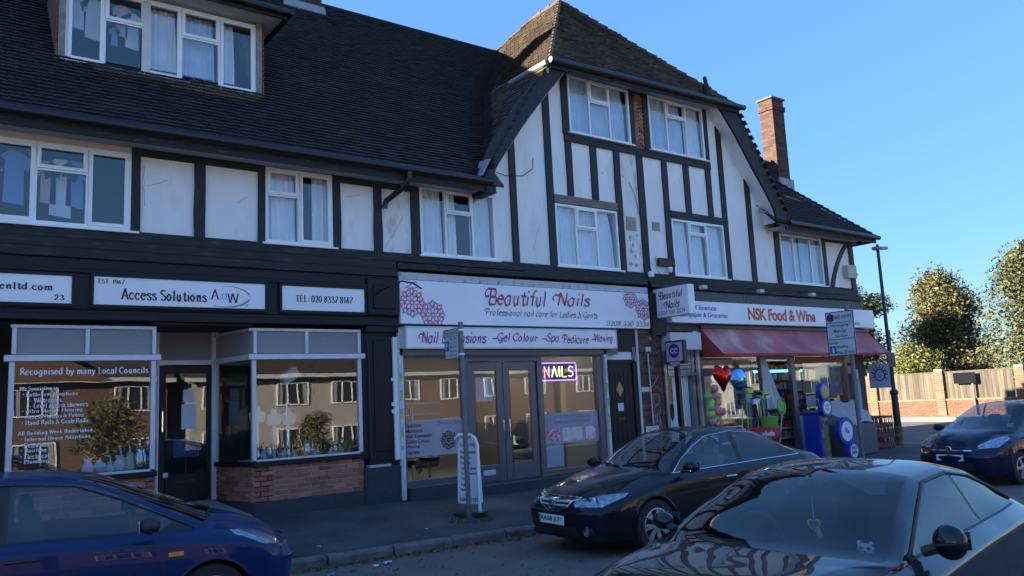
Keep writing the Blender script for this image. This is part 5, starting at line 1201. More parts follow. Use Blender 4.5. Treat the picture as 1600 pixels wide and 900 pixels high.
patch([(.95,-.42,.25),(.95,.42,.25),(.95,.40,.36),(.97,0,.37),(.95,-.40,.36)], (-1,0,0), black_pl, 'lower_intake', .003)
h = hit((2,0,.43),(-1,0,0)); px_ = h[0].x+.02
pl = MB().box(px_,px_+.012,-.26,.26,.385,.497).build('number_plate', M('plate_white',(.78,.8,.82),.35), T, bevel=.004)
text('RA08 JUY', (px_+.012,-.205,.402), .44, .078, ink, pl, face=((0,1,0),(0,0,1),(1,0,0)), bold=.02); MB().box(px_+.012,px_+.0135,-.255,-.22,.39,.49).build('plate_strip', M('plate_green',(.02,.25,.08),.4), pl)
ribbon([(.62,-.62),(.2,-.72),(-.3,-.76)], 1, top=True, wd=.006); ribbon([(.62,.62),(.2,.72),(-.3,.76)], 1, top=True, wd=.006)
seats(T, -1.15, cm_=M('pale_seat',(.18,.17,.16),.8)); cabin_bits(T, -.42, 1); wipers(T, -.36, .95, hit)
MB().box(-2.55,-2.0,-.6,.6,.5,.95).build('rear_bench', cabin, T, bevel=.05)
# --- foreground black coupe
ST = [(-3.2,.80,.70,.82,.5,.87,.89,0),(-2.95,.88,.76,.90,.56,.97,.99,0),(-2.6,.91,.785,.95,.60,1.09,1.13,0),(-2.2,.92,.79,.955,.60,1.205,1.26,0),(-1.76,.92,.79,.945,.60,1.26,1.335,0),(-1.72,.92,.79,.945,.60,1.262,1.338,0),
      (-1.25,.92,.79,.93,.60,1.24,1.31,.07),(-.78,.92,.79,.91,.675,1.09,1.17,.12),(-.26,.915,.78,.88,.785,.90,.96,.2),(0,.91,.76,.865,.64,.92,.94,.15),(.38,.885,.73,.815,.58,.89,.91,.1),(.62,.84,.66,.76,.5,.835,.855,.05),(.78,.73,.54,.67,.4,.76,.775,0)]
T, hit, ribbon, patch, fc, VV = build_car('parked_car', 'glossy black coupe in the foreground reflecting the timbered gable in its bonnet', (3.86,-8.91), R(188.4), ST, paint_tt, 2.47, .32, .37, {'side':[(2,4),(5,8)],'pillar':[(4,5)],'wind':[(6,8)],'rear':[(0,3)]}, sub=9)
for ax in (0,-2.47):
    for s in (1,-1): wheel(T, ax, s*.80, .32, .23, 5, .225, 1)
for s in (1,-1):
    ribbon([(-.4,.9),(-.36,.6),(-.42,.3)], s); ribbon([(-1.72,.95),(-1.75,.6),(-1.72,.3)], s); mirror(T, -.60 if s > 0 else -.5, s*(.84 if s > 0 else .74), .99 if s > 0 else 1.0, paint_tt, s, h_=.095 if s > 0 else .06, k=(.7,.9) if s > 0 else (.6,.8))
    MB().tube([(-.515,s*.88,.98),(-.51,s*.96,.99),(-.54,s*1.04,1.0)],.006,5).build('mirror_strip', black_pl, T, smooth=True)
    hp = [(.75,s*.45,.60),(.72,s*.5,.68),(.45,s*.72,.73),(.35,s*.80,.72),(.6,s*.72,.60)]; hl = patch(hp, (-.7,-s*.6,-.2), lampm, 'headlight', .003); patch(hp, (-.7,-s*.6,-.2), lampg, 'lens', .012, parent=hl)
    pts = []
    for x, z in ((-2.62,.98),(-2.4,1.09),(-2.1,1.19),(-1.7,1.245),(-1.25,1.225),(-.95,1.11),(-.6,.97),(-.44,.905)):
        h = hit((x,s*3,z),(0,-s,0)); 
        if h: pts.append(h[0]+Vector((0,s*.002,.004)))
    MB().tube(pts, .012, 6).build('window_seal', black_pl, T, smooth=True)
    ribbon([(-.45,.9),(-1.2,.925),(-2.55,.955)], s, wd=.016, nm='window_seal', m=black_pl)
ribbon([(-.25,.78),(.2,.70),(.55,.58)], 1, top=True, wd=.006); ribbon([(-.25,-.78),(.2,-.70),(.55,-.58)], 1, top=True, wd=.006)
seats(T, -1.2); cabin_bits(T, -.44, -1, .84, -.9)
h = hit((-1.12,0,3),(0,0,-1)); mz_ = h[0].z
mm = MB().ball((-1.08,0,mz_-.1),.1,8,sc=(.25,1.2,.38)).build('rear_view_mirror', black_pl, T, smooth=True); MB().tube([(-1.05,0,mz_-.08),(-1.0,0,mz_-.02)],.012,6).build('mirror_stalk', black_pl, mm)
MB().prism([(-1.14,-.12,mz_-.012),(-1.14,.12,mz_-.012),(-.98,.08,mz_-.085),(-.98,-.08,mz_-.085)],(0,0,-.004)).build('sensor_housing', black_pl, T)
# hanging heart and a pale animal-head air freshener on the dashboard
def c2w(T, p): return T.matrix_basis @ Vector(p)
HT = thing('heart_charm', 'yellow and purple heart charm hanging from the mirror of the black coupe', 'charm', c2w(T, (-1.0,0,mz_-.34)), R(188.4))
def heart(s, z, y=0):
    return [(y, s*.9*math.sin(t)**3, z+s*(.8125*math.cos(t)-.3125*math.cos(2*t)-.125*math.cos(3*t)-.0625*math.cos(4*t))) for t in [2*math.pi*k/24 for k in range(24)]]
MB().prism(heart(.05,.0,.0),(.008,0,0)).build('outer_heart', M('yellow_felt',(.65,.6,.12),.7), HT); MB().prism(heart(.036,.0,-.003),(.014,0,0)).build('inner_heart', M('purple_felt',(.22,.05,.2),.7), HT); MB().tube([(0,0,.03),(0,0,.18)],.002,4).build('string', poster, HT)
MB().obox((.0,.028,-.055),(.004,0,0),(0,.012,.01),(0,-.008,.03)).build('tassel', MATS['yellow_felt'], HT)
PT = thing('dashboard_ornament', 'small white panda-faced ornament behind the lower windscreen of the black coupe', 'ornament', c2w(T, (-.52,.52,.905)), R(188.4)); mb = MB().ball((0,0,.025),.045,8,sc=(.4,1.1,.7)); mb.ball((0,.035,.055),.014,5).ball((0,-.035,.055),.014,5); mb.build('head', metalw, PT, smooth=True)
MB().ball((.015,.02,.03),.011,5).ball((.015,-.02,.03),.011,5).ball((.02,0,.012),.006,4).build('eye_patches', ink, PT)
# --- blue hatchback
SF = [(-3.05,.76,.68,.95,.5,1.22,1.27,0),(-2.6,.82,.72,.96,.55,1.33,1.39,0),(-2.05,.84,.735,.95,.57,1.375,1.43,0),(-1.6,.84,.735,.94,.57,1.38,1.44,0),(-1.52,.84,.735,.935,.57,1.378,1.438,0),(-1.05,.84,.735,.92,.56,1.33,1.40,.06),(-.6,.84,.73,.90,.62,1.14,1.21,.12),
      (-.12,.84,.72,.87,.70,.90,.97,.22),(.15,.835,.69,.84,.55,.87,.905,.17),(.4,.80,.64,.775,.47,.805,.83,.12),(.58,.72,.54,.70,.40,.72,.74,.06),(.66,.64,.46,.64,.34,.66,.67,.02)]
T, hit, ribbon, patch, fc, VV = build_car('parked_car', 'dark blue hatchback parked at the lower left, facing right', (2.27,-3.85), R(-7), SF, paint_blu, 2.49, .29, .335, {'side':[(1,3),(4,7)],'pillar':[(3,4)],'wind':[(5,7)],'rear':[(-1,1)]}, sub=8)
for ax in (0,-2.49):
    for s in (1,-1): wheel(T, ax, s*.73, .29, .18, 5, .19, 0)
for s in (1,-1):
    ribbon([(-.42,.89),(-.40,.55),(-.46,.26)], s); ribbon([(-1.62,.93),(-1.66,.5),(-1.6,.26)], s); mirror(T, -.52, s*.84, .97, black_pl, s, h_=.065)
    patch([(-.12,s*.8,.875),(-.42,s*.8,.89),(-.30,s*.75,.965),(-.20,s*.75,.92)],(0,-s,0), black_pl, 'sail_panel', .003)
    hp = [(.62,s*.5,.60),(.56,s*.5,.70),(.3,s*.66,.82),(.16,s*.72,.84),(.2,s*.77,.80),(.42,s*.75,.68)]; hl = patch(hp, (-.55,-s*.7,-.35), lampm, 'headlight', .003); patch(hp, (-.55,-s*.7,-.35), lampg, 'lens', .013, parent=hl)
    patch([(-.36,s*.8,.685),(-.36,s*.8,.72),(-.24,s*.8,.72),(-.24,s*.8,.685)],(0,-s,0), amber, 'side_indicator', .006, rings=2)
    ribbon([(-.2,.885),(-1.0,.915),(-2.9,.955)], s, wd=.02, nm='window_seal', m=black_pl); MB().tube([(-1.52,s*.845,.79),(-1.49,s*.87,.795),(-1.33,s*.87,.795),(-1.3,s*.845,.79)],.013,6).build('door_handle', black_pl, T, smooth=True)
    ribbon([(.1,.62),(-.4,.61),(-2.2,.62)], s, wd=.004, m=paint_blu, nm='body_crease'); pts = []
    for x, z in ((-2.9,1.2),(-2.05,1.36),(-1.5,1.37),(-1.05,1.32),(-.75,1.2),(-.4,1.03),(-.14,.9)):
        h = hit((x,s*3,z-.012),(0,-s,0)); 
        if h: pts.append(h[0]+Vector((0,s*.002,.004)))
    MB().tube(pts, .01, 6).build('window_seal', black_pl, T, smooth=True)
ribbon([(-.05,.72),(.3,.66),(.58,.5)], 1, top=True, wd=.006); ribbon([(-.05,-.72),(.3,-.66),(.58,-.5)], 1, top=True, wd=.006)
patch([(.7,-.4,.3),(.7,.4,.3),(.7,.36,.46),(.7,-.36,.46)],(-1,0,0), black_pl, 'lower_intake', .003)
seats(T, -.95); cabin_bits(T, -.2, -1, .86, -.62); wipers(T, -.02, .95, hit); MB().tube([(-1.9,0,1.43),(-2.1,0,1.62)],.004,5).build('aerial', black_pl, T)
MB().tube([(-1.1,.1,1.41),(-1.3,.12,1.5)],.004,5).build('aerial', black_pl, T)
# --- navy hatchback at the right
SC = [(-3.0,.78,.70,.98,.52,1.25,1.31,0),(-2.6,.84,.74,1.0,.56,1.38,1.44,0),(-2.05,.865,.75,.98,.58,1.42,1.48,0),(-1.6,.87,.755,.96,.58,1.425,1.485,0),(-1.52,.87,.755,.955,.58,1.42,1.483,0),(-1.1,.87,.755,.945,.57,1.385,1.46,.06),(-.6,.87,.75,.93,.65,1.17,1.25,.12),
      (-.08,.87,.74,.91,.72,.94,1.01,.24),(.2,.86,.70,.87,.56,.91,.95,.18),(.45,.82,.65,.80,.48,.84,.87,.12),(.62,.74,.55,.72,.42,.755,.78,.06),(.70,.66,.47,.67,.36,.69,.71,.02)]
T, hit, ribbon, patch, fc, VV = build_car('parked_car', 'navy blue hatchback at the right edge, facing the camera at the junction', (16.5,-4.65), R(173), SC, paint_nav, 2.51, .30, .345, {'side':[(1,3),(4,7)],'pillar':[(3,4)],'wind':[(5,7)],'rear':[(-1,1)]})
for ax in (0,-2.51):
    for s in (1,-1): wheel(T, ax, s*.75, .30, .19, 5, .2, 1)
for s in (1,-1):
    ribbon([(-.42,.93),(-.40,.55),(-.46,.26)], s); mirror(T, -.45, s*.87, 1.0, paint_nav, s, h_=.075)
    hp = [(.64,s*.42,.64),(.62,s*.42,.72),(.4,s*.60,.84),(.18,s*.74,.90),(.2,s*.8,.84),(.5,s*.72,.68)]; hl = patch(hp, (-.6,-s*.65,-.35), lampm, 'headlight', .003); patch(hp, (-.6,-s*.65,-.35), lampg, 'lens', .013, parent=hl)
def frontline2(pts, r, m, nm, off=.006):
    Q = []
    for y, z in pts:
        h = hit((2,y,z),(-1,0,0))
        if h: Q.append(h[0]+Vector((off,0,0)))
    return MB().tube(Q, r, 6).build(nm, m, T, smooth=True)
patch([(.8,-.4,.60),(.8,.4,.60),(.8,.38,.68),(.8,-.38,.68)],(-1,0,0), black_pl, 'grille', .003); frontline2([(y/10*.4,.645) for y in range(-10,11)], .018, chrome, 'grille_bar')
h = hit((2,0,.66),(-1,0,0)); xg = h[0].x; MB().lathe([(.055,0),(.06,.02),(.05,.03)],(xg,0,.665),'x',18).build('round_badge', chrome, T, smooth=True); MB().obox((xg+.035,0,.665),(.003,0,0),(0,.03,.02),(0,-.008,.012)).build('badge_emblem', black_pl, T)
patch([(.8,-.45,.28),(.8,.45,.28),(.8,.42,.42),(.8,-.42,.42)],(-1,0,0), black_pl, 'lower_intake', .003)
pl = MB().box(xg-.0,xg+.02,-.26,.26,.46,.57).build('number_plate', MATS['plate_white'], T)
seats(T, -.95); cabin_bits(T, -.16, 1, .9, -.6); MB().box(-.28,-.27,.5,.62,1.02,1.09).build('tax_disc', poster, T)
# ------------------------------------------------------------------ street furniture
gx = lambda x, y: (rz(x)+.125) + (pz(x)-rz(x)-.125)*min(1, max(0, (y+2.31)/2.3))
backm = M('sign_back_grey', (.22,.24,.26), .5, metal=.4); black_post = M('black_post_paint', (.02,.02,.024), .45, var=.3, vs=5, c2=(.09,.09,.09), c2amt=.35, c2s=9)
P1 = thing('street_sign_post', 'grey pole with a small red route parking plate in front of the nail salon', 'sign post', (6.78,-1.67,gx(6.78,-1.67)), 0)
MB().tube([(0,0,-.1),(-.02,0,2.95)], .038, 14).build('post', M('grey_post',(.16,.17,.18),.5,metal=.3,var=.2,vs=8), P1, smooth=40)
MB().lathe([(.2,-.06),(.15,0),(.045,.02)], (0,0,0), n=18).build('worn_footing', concrete, P1)
pl = MB().box(-.065,-.06,.0,.40,2.4,2.86).build('sign_plate', M('white_reflective',(.62,.63,.66),.4), P1, bevel=.002); MB().box(-.06,-.055,.0,.40,2.4,2.86).build('plate_back', backm, pl)
mb = MB(); 
for a,b,c,d in ((.0,.40,2.4,2.41),(.0,.40,2.85,2.86),(.0,.01,2.41,2.85),(.39,.40,2.41,2.85),(.0,.4,2.745,2.752)): mb.box(-.068,-.065,a,b,c,d)
mb.build('plate_border', ink, pl); text('RED ROUTE', (-.065,.36,2.775), .32, .05, ink, pl, face='x'); MB().box(-.068,-.065,.28,.37,2.52,2.68).build('blue_square', bluel, pl); text('P', (-.0685,.35,2.55), .05, .1, whitevin, pl, face='x', bold=.03)
for i_, s_ in enumerate(('Mon - Sat','7am - 7pm','30 mins','No return','within 1 hour')): text(s_, (-.065,.26,2.69-i_*.062), .2, .038, ink, pl, face='x')
mb = MB(); 
for z in (2.46, 2.83): mb.lathe([(.045,-.015),(.045,.015)], (-.015,0,z), n=12)
mb.build('clips', upvc, P1)
P2 = thing('street_sign_post', 'tall grey pole with large red route no stopping sign in front of the food shop', 'sign post', (15.45,-2.95,rz(15.2)), 0)
MB().tube([(0,0,-.1),(-.03,0,3.6)], .045, 14).build('post', MATS['grey_post'], P2, smooth=40)
pl = MB().box(-.09,-.08,-.16,.46,2.55,3.47).build('sign_plate', MATS['white_reflective'], P2, bevel=.004); MB().box(-.08,-.07,-.16,.46,2.55,3.47).build('plate_back', backm, pl)
mb = MB()
for a,b,c,d in ((-.16,.46,2.55,2.565),(-.16,.46,3.455,3.47),(-.16,-.145,2.565,3.455),(.445,.46,2.565,3.455),(-.145,.445,3.235,3.247),(-.145,.445,2.89,2.902)): mb.box(-.094,-.09,a,b,c,d)
mb.build('plate_border', ink, pl); MB().lathe([(.085,-.096),(.085,-.09)],(0,.35,3.35),'x',20).build('red_disc', M('plum_disc',(.22,.02,.12),.5), pl)
for s_, y, z, w_, h_ in (('RED ROUTE',.24,3.31,.36,.075),('No stopping',.36,3.14,.4,.075),('Mon-Sat',.30,3.03,.28,.075),('7am-7pm',.29,2.92,.28,.07),('Except',.43,2.79,.2,.07),('loading',.26,2.70,.24,.07),('max 20 mins',.26,2.59,.38,.075)): text(s_, (-.091,y,z), w_, h_, ink, pl, face='x', bold=.01)
MB().box(-.094,-.09,.28,.43,2.6,2.76).build('blue_square', bluel, pl); text('i', (-.0945,.37,2.62), .05, .11, whitevin, pl, face='x', bold=.04)
# A-board of the salon
AB = thing('pavement_sign', 'white framed swinging pavement sign of the salon standing by the pole', 'sign board', (6.95,-1.45,gx(6.95,-1.45)), R(-72))
mb = MB(); fr = [(-.2,-.22,.0),(-.2,-.22,1.1),(-.17,-.22,1.18),(-.1,-.22,1.22),(.1,-.22,1.22),(.17,-.22,1.18),(.2,-.22,1.1),(.2,-.22,0)]
MB().tube([(.21,-.03,.0),(.21,-.03,1.06),(.17,-.03,1.15),(.09,-.03,1.2),(-.15,-.03,1.2),(-.22,-.03,1.14)], .026, 10).build('tube_frame', upvc, AB, smooth=True)
pn = MB().prism([(-.2,0,.16),(.2,0,.16),(.24,0,.2),(.2,0,1.08),(.14,0,1.15),(-.14,0,1.15),(-.2,0,1.08),(-.24,0,.2)],(0,.02,0)).build('panel', signw, AB, bevel=.003)
text('Beautiful Nails', (-.17,0,1.02), .34, .07, maroon, pn, style='script')
for i_, s_ in enumerate(('Nail Extension','Manicure','Pedicure','Gelish Colour','Spa Pedicure','Waxing','Facials','Eyelash')): text(s_, (-.15,0,.92-i_*.082), (.3,.2,.19,.3,.3,.16,.15,.18)[i_], .05, ink, pn, bold=.02)
text('0208 330 3334', (-.19,0,.2), .38, .055, ink, pn, bold=.02); MB().lathe([(.25,0),(.25,.05),(.2,.07)],(0,.0,0),n=20).build('rubber_base', black_pl, AB, smooth=40)
# street lamp
LP = thing('street_lamp', 'black street lamp column with a flat head beyond the corner of the building', 'street lamp', (22.28,-.08,-.3), 0)
MB().tube([(0,0,-.3),(0,0,.7)], .11, 14).build('painted_base', M('mossy_yellow_base',(.2,.19,.06),.8,var=.4,vs=7,c2=(.05,.05,.04),c2amt=.45,c2s=6), LP, smooth=40)
MB().tube([(0,0,.7),(0,0,1.62),(0,0,1.7),(0,0,5.75)], [.1,.09,.055,.042], 14).build('column', black_post, LP, smooth=40); MB().lathe([(.1,1.56),(.115,1.6),(.115,1.66),(.07,1.72)],n=14).build('collar', black_post, LP)
MB().prism([(-.16,-.1,5.72),(.0,-.13,5.70),(.55,-.03,5.77),(.55,.03,5.77),(.0,.13,5.70),(-.16,.1,5.72)],(0,0,.09)).build('lamp_head', M('grey_lamp_head',(.2,.21,.23),.4), LP, bevel=.02); MB().tube([(0,0,5.8),(0,0,5.88)],.04,8).build('photocell', gutm, LP)
MB().box(-.2,.2,-.04,.0,2.35,2.75).build('notice_back', M('olive_board',(.12,.12,.07),.8), LP); MB().tube([(.12,.0,2.8),(.14,.0,3.4)],.02,6).build('grey_strip', steel, LP)
# ------------------------------------------------------------------ goods in front of the food shop
foil_r = M('red_foil', (.6,.02,.02), .18, metal=.9, bump=.2, bs=6); foil_b = M('blue_foil', (.12,.4,.7), .15, metal=.9, bump=.2, bs=6)
def hpts(s): return [(s*.95*math.sin(t)**3, s*(.8125*math.cos(t)-.3125*math.cos(2*t)-.125*math.cos(3*t)-.0625*math.cos(4*t))) for t in [2*math.pi*k/28 for k in range(28)]]
def balloon(lab, x, z, s, m, hs):
    t = thing('foil_balloon', lab, 'balloon', (x,-.55,z), 0, 'foil balloons outside the food shop'); mb = MB(); rings = 6; P_ = hpts(s) if hs else [(s*.8*math.cos(a),s*.8*math.sin(a)) for a in [2*math.pi*k/28 for k in range(28)]]
    for sg in (-1,1):
        b0 = len(mb.v); mb.v.append((0,sg*s*.32,0))
        for r_ in range(1,rings+1):
            q = r_/rings; mb.v += [(p[0]*q, sg*s*.32*math.sqrt(max(0,1-q*q))*(1+.06*math.sin(9*i)*q), p[1]*q) for i, p in enumerate(P_)]
        for i in range(28): mb.f.append((b0,b0+1+i,b0+1+(i+1)%28))
        for r_ in range(rings-1):
            for i in range(28): a = b0+1+r_*28; mb.f.append((a+i,a+28+i,a+28+(i+1)%28,a+(i+1)%28))
    mb.m = [0]*len(mb.f); mb.build('envelope', m, t, smooth=True); MB().tube([(0,0,-s*.8),(.02,.02,-s*.8-.5)],.003,4).build('string', poster, t)
balloon('red heart shaped foil balloon outside the food shop', 14.28, 1.92, .33, foil_r, True); balloon('round blue foil balloon beside the red heart', 14.82, 1.86, .33, foil_b, False)
bt = thing('bag_of_balls', 'clear net bag of bright coloured play balls hanging left of the broom stand', 'bag', (13.95,-.5,1.3)); bc = [M('ball_%s' % n_, c, .5, c2=c2, c2amt=.5, c2s=14) for n_, c, c2 in (('pink',(.5,.14,.3),(.55,.5,.1)),('green',(.3,.7,.15),(.1,.4,.2)),('orange',(.8,.35,.1),(.7,.2,.5)),('yellow',(.75,.65,.1),(.2,.5,.2)))]
for k, (a, b, r_) in enumerate(((0,.36,.09),(-.1,.2,.09),(.08,.22,.1),(-.02,.06,.1),(.17,.06,.09),(-.14,-.02,.09),(.06,-.1,.1),(-.1,-.18,.1),(.2,-.14,.09),(.08,-.28,.1),(-.06,-.34,.08),(.24,.2,.07))): MB().ball((a,rnd.uniform(-.1,.05),b),r_,8).build('ball', bc[k % 4], bt, smooth=True)
MB().tube([(-.05,0,.6),(-.03,0,.5),(0,0,.44)],[.01,.05,.14],10,cap=False).build('bag_neck', glass('clear_plastic',(.9,.9,.92),.15), bt)
bs = thing('broom_stand', 'stand of brooms, mops and brushes with a red cleaning brand box', 'display stand', (15.05,-.75,-.1))
MB().box(-.35,.45,-.2,.2,.0,.28).box(-.42,.5,-.27,.25,.62,.86).build('red_box', M('red_box',(.5,.02,.03),.4), bs, bevel=.01); text('vileda', (-.2,-.27,.68), .45, .12, whitevin, bs, bold=.04)
MB().box(-.4,.5,-.2,.2,.28,.62).build('lower_box', M('dark_red_panel',(.2,.02,.03),.5), bs)
hc = [M('handle_%s' % n_, c, .4) for n_, c in (('white',(.65,.65,.7)),('green',(.2,.4,.06)),('black',(.03,.03,.03)),('yellow',(.6,.55,.05)),('blue',(.05,.2,.6)))]
for k in range(10):
    x = -.4+k*.1; tx = x+rnd.uniform(-.08,.08); h_ = rnd.uniform(1.3,1.65); hd = MB().tube([(x,rnd.uniform(-.15,.1),.8),(tx,0,h_)],.014,6).build('broom_handle', hc[(k*3) % 5], bs)
    MB().box(tx-.11,tx+.11,-.04,.04,h_-.02,h_+.09).build('broom_head', hc[(k*2+2) % 5], hd, bevel=.01)
MB().box(-.45,.5,-.02,.08,1.5,1.62).build('top_rail', black_pl, bs); MB().lathe([(.16,0),(.2,.22)],(.0,-.35,.88),n=16).build('green_bucket', hc[1], bs); 
mb = MB(); mb.tube([(.62+.14*math.cos(a/8*math.pi),-.25,1.3+.18*math.sin(a/8*math.pi)) for a in range(17)],.02,6,cap=False); mb.build('green_hoop', hc[1], bs); MB().lathe([(.0,-.005),(.12,0),(.13,.005)],(.62,-.25,1.3),'y',14).build('net', M('green_net',(.2,.5,.15),.7), bs)
MB().tube([(.62,-.25,1.12),(.5,-.2,.5)],.012,6).build('hoop_handle', hc[0], bs)
pw_ = thing('plastic_sheet', 'bundle of goods wrapped in clear plastic hanging beside the shop doorway', 'plastic wrap', (15.95,-.35,1.5)); mb = MB()
nx, nz = 14, 10
for j in range(nz+1):
    for i in range(nx+1):
        t = j/nz; a = i/nx; mb.v.append((-.05+ (a-.5)*(.15+.6*(1-t))+.25*(1-t), -.1-.12*math.sin(a*3.1)*(1-t*.7)-.03*math.sin(a*22+t*3), -.35+t*1.15))
for j in range(nz):
    for i in range(nx): a = j*(nx+1)+i; mb.f.append((a,a+1,a+nx+2,a+nx+1)); mb.m.append(0)
mb.build('sheet', M('milky_plastic',(.5,.53,.57),.25,bump=.6,bs=9,c2=(.35,.2,.2),c2amt=.36,c2s=6), pw_, smooth=True, fixn=False)
bw_ = thing('boxed_toys', 'heap of pink and white boxed toys low in the shop window', 'boxes', (14.1,-.45,-.05))
for k in range(10): MB().obox((rnd.uniform(-.3,.35),rnd.uniform(-.1,.1),.12+.17*(k//3)),(rnd.uniform(.08,.14),0,.01),(0,.08,0),(-.01,0,.07)).build('box', [poster,MATS['nail_photo_rose'],MATS['nail_photo_pink']][k % 3], bw_)
# lottery stand: blue cabinet with round signs
ls = thing('lottery_stand', 'blue promotional stand with four round blue and white signs by the shop window', 'display stand', (17.4,-.75,-.15)); blu = M('royal_blue_plastic', (.02,.05,.4), .3)
MB().box(-.3,.06,-.25,.2,.0,1.12).build('cabinet', blu, ls, bevel=.02); MB().box(-.34,.1,-.28,.22,1.12,1.16).build('top', blu, ls, bevel=.01)
MB().box(-.26,.02,-.262,-.25,.1,1.0).build('poster', M('yellow_blue_poster',(.5,.42,.05),.5,c2=(.1,.12,.3),c2amt=.5,c2s=7), ls); text('PLAY', (-.24,-.263,.86), .24, .08, ink, ls, bold=.04)
for x, y, z, r_, nm, m in ((-.22,-.35,1.62,.2,'yellow_centre',M('yellow_disc',(.5,.42,.12),.4)),(-.2,-.35,1.25,.2,'white_centre',signw),(.28,-.5,.68,.32,'white_centre',signw),(.42,-.55,.22,.22,'white_centre',signw)):
    d = MB().lathe([(r_,-.06),(r_*1.02,-.03),(r_*1.02,.03),(r_,.06)],(x,y,z),'y',28).build('round_sign', blu, ls, smooth=30); MB().lathe([(r_*.72,-.066),(r_*.72,-.06)],(x,y,z),'y',24).build(nm, m, d)
    if r_ == .32: MB().lathe([(.07,-.07),(.06,-.066)],(x-.04,y,z+.03),'y',10).lathe([(.05,-.07),(.05,-.066)],(x+.05,y,z-.02),'y',10).build('blue_emblem', M('sky_blue_print',(.05,.35,.65),.4), d); text('', (0,0,0), 1, 1, ink, d)
    elif r_ == .22: text('PLAY', (x-.11,y-.066,z+.03), .22, .07, ink, d, bold=.05); text('NOW', (x-.11,y-.066,z-.07), .2, .07, ink, d, bold=.05)
    elif z < 1.5: text('LOT', (x-.07,y-.066,z+.02), .14, .06, ink, d, bold=.04); text('TO', (x-.05,y-.066,z-.07), .1, .06, ink, d, bold=.04)
fr_ = thing('produce_bin', 'plastic covered produce display under the right hand shop window', 'display stand', (18.75,-.6,-.1)); mb = MB(); nx, nz = 16, 8
for j in range(nz+1):
    for i in range(nx+1):
        t = j/nz; a = i/nx; mb.v.append((-.65+a*1.5+.05*math.sin(t*5), -.35+t*.5-.04*math.sin(a*17+t*6), .75+.55*t+.04*math.sin(a*11+t*9)))
for j in range(nz):
    for i in range(nx): a = j*(nx+1)+i; mb.f.append((a,a+1,a+nx+2,a+nx+1)); mb.m.append(0)
mb.build('plastic_cover', M('clear_cover',(.38,.34,.33),.25,bump=.5,bs=7,c2=(.5,.28,.2),c2amt=.4,c2s=2.5), fr_, smooth=True, fixn=False); MB().box(-.65,.85,-.35,.3,.0,.74).build('counter', M('grey_brown_counter',(.14,.12,.14),.5), fr_)
# bread crates stacked by the corner
cr = M('brown_plastic_crate', (.16,.045,.035), .5, var=.2, vs=6)
def crate(x, y, z, lab, rz_=0., src=None):
    if src:
        o = src.copy(); col.objects.link(o); o.location = (x,y,z); o.rotation_euler = (0,0,rz_)
        for ch in src.children: c = ch.copy(); col.objects.link(c); c.parent = o
        o['label'] = lab; return o
    t = thing('bread_crate', lab, 'crate', (x,y,z), rz_, 'brown plastic crates stacked by the shop corner'); mb = MB(); X, Y, H_ = .3, .22, .25
    mb.box(-X,X,-Y,Y,0,.02)
    mb.box(-X,X,-Y,-Y+.02,.2,H_).box(-X,X,Y-.02,Y,.2,H_).box(-X,-X+.02,-Y,Y,.2,H_).box(X-.02,X,-Y,Y,.2,H_).box(-X,X,-Y,-Y+.02,.02,.06).box(-X,X,Y-.02,Y,.02,.06).box(-X,-X+.02,-Y,Y,.02,.06).box(X-.02,X,-Y,Y,.02,.06)
    mb.build('tray', cr, t); mb = MB()
    for k in range(7):
        xx = -X+k*(2*X-.03)/6; mb.box(xx,xx+.03,-Y+.002,-Y+.018,.06,.2).box(xx,xx+.03,Y-.018,Y-.002,.06,.2)
    for k in range(5):
        yy = -Y+k*(2*Y-.03)/4; mb.box(-X+.002,-X+.018,yy,yy+.03,.06,.2).box(X-.018,X-.002,yy,yy+.03,.06,.2)
    stuff(mb.build('bars', cr, t)); return t
lv = ('bottom','second from bottom','third from bottom','top'); c0 = None; hz = {}
for c_, (x, y, nm) in enumerate(((20.05,-.45,'left'),(20.7,-.42,'right'))):
    for k in range(4 if c_ else 4):
        o = crate(x+rnd.uniform(-.02,.02), y, -.26+k*.252+.03*(1-c_), '%s crate of the %s hand brown stack at the corner' % (lv[k], nm), rnd.uniform(-.05,.05), c0); c0 = c0 or o
hp_ = thing('hanging_poster', 'pale blue poster with a round face drawing hung out from the corner pier', 'poster', (20.6,-.2,1.42)); MB().box(0,.01,-.72,-.14,.06,.7).build('sheet', M('pale_blue_sheet',(.42,.48,.6),.6), hp_)
mb = MB(); mb.tube([(-.004,-.45+.13*math.cos(a/8*math.pi),.4+.15*math.sin(a/8*math.pi)) for a in range(17)],.012,5,cap=False)
for a in range(9): mb.tube([(-.004,-.45+.14*math.cos(a*.5-.4),.42+.16*math.sin(a*.5-.4)),(-.004,-.45+.21*math.cos(a*.5-.3),.42+.23*math.sin(a*.5-.3))],.014,5)
for yy in (-.49,-.41): mb.ball((-.004,yy,.42),.014,5)
mb.tube([(-.004,-.5,.35),(-.004,-.45,.33),(-.004,-.4,.35)],.007,4).build('printed_face', ink, hp_)
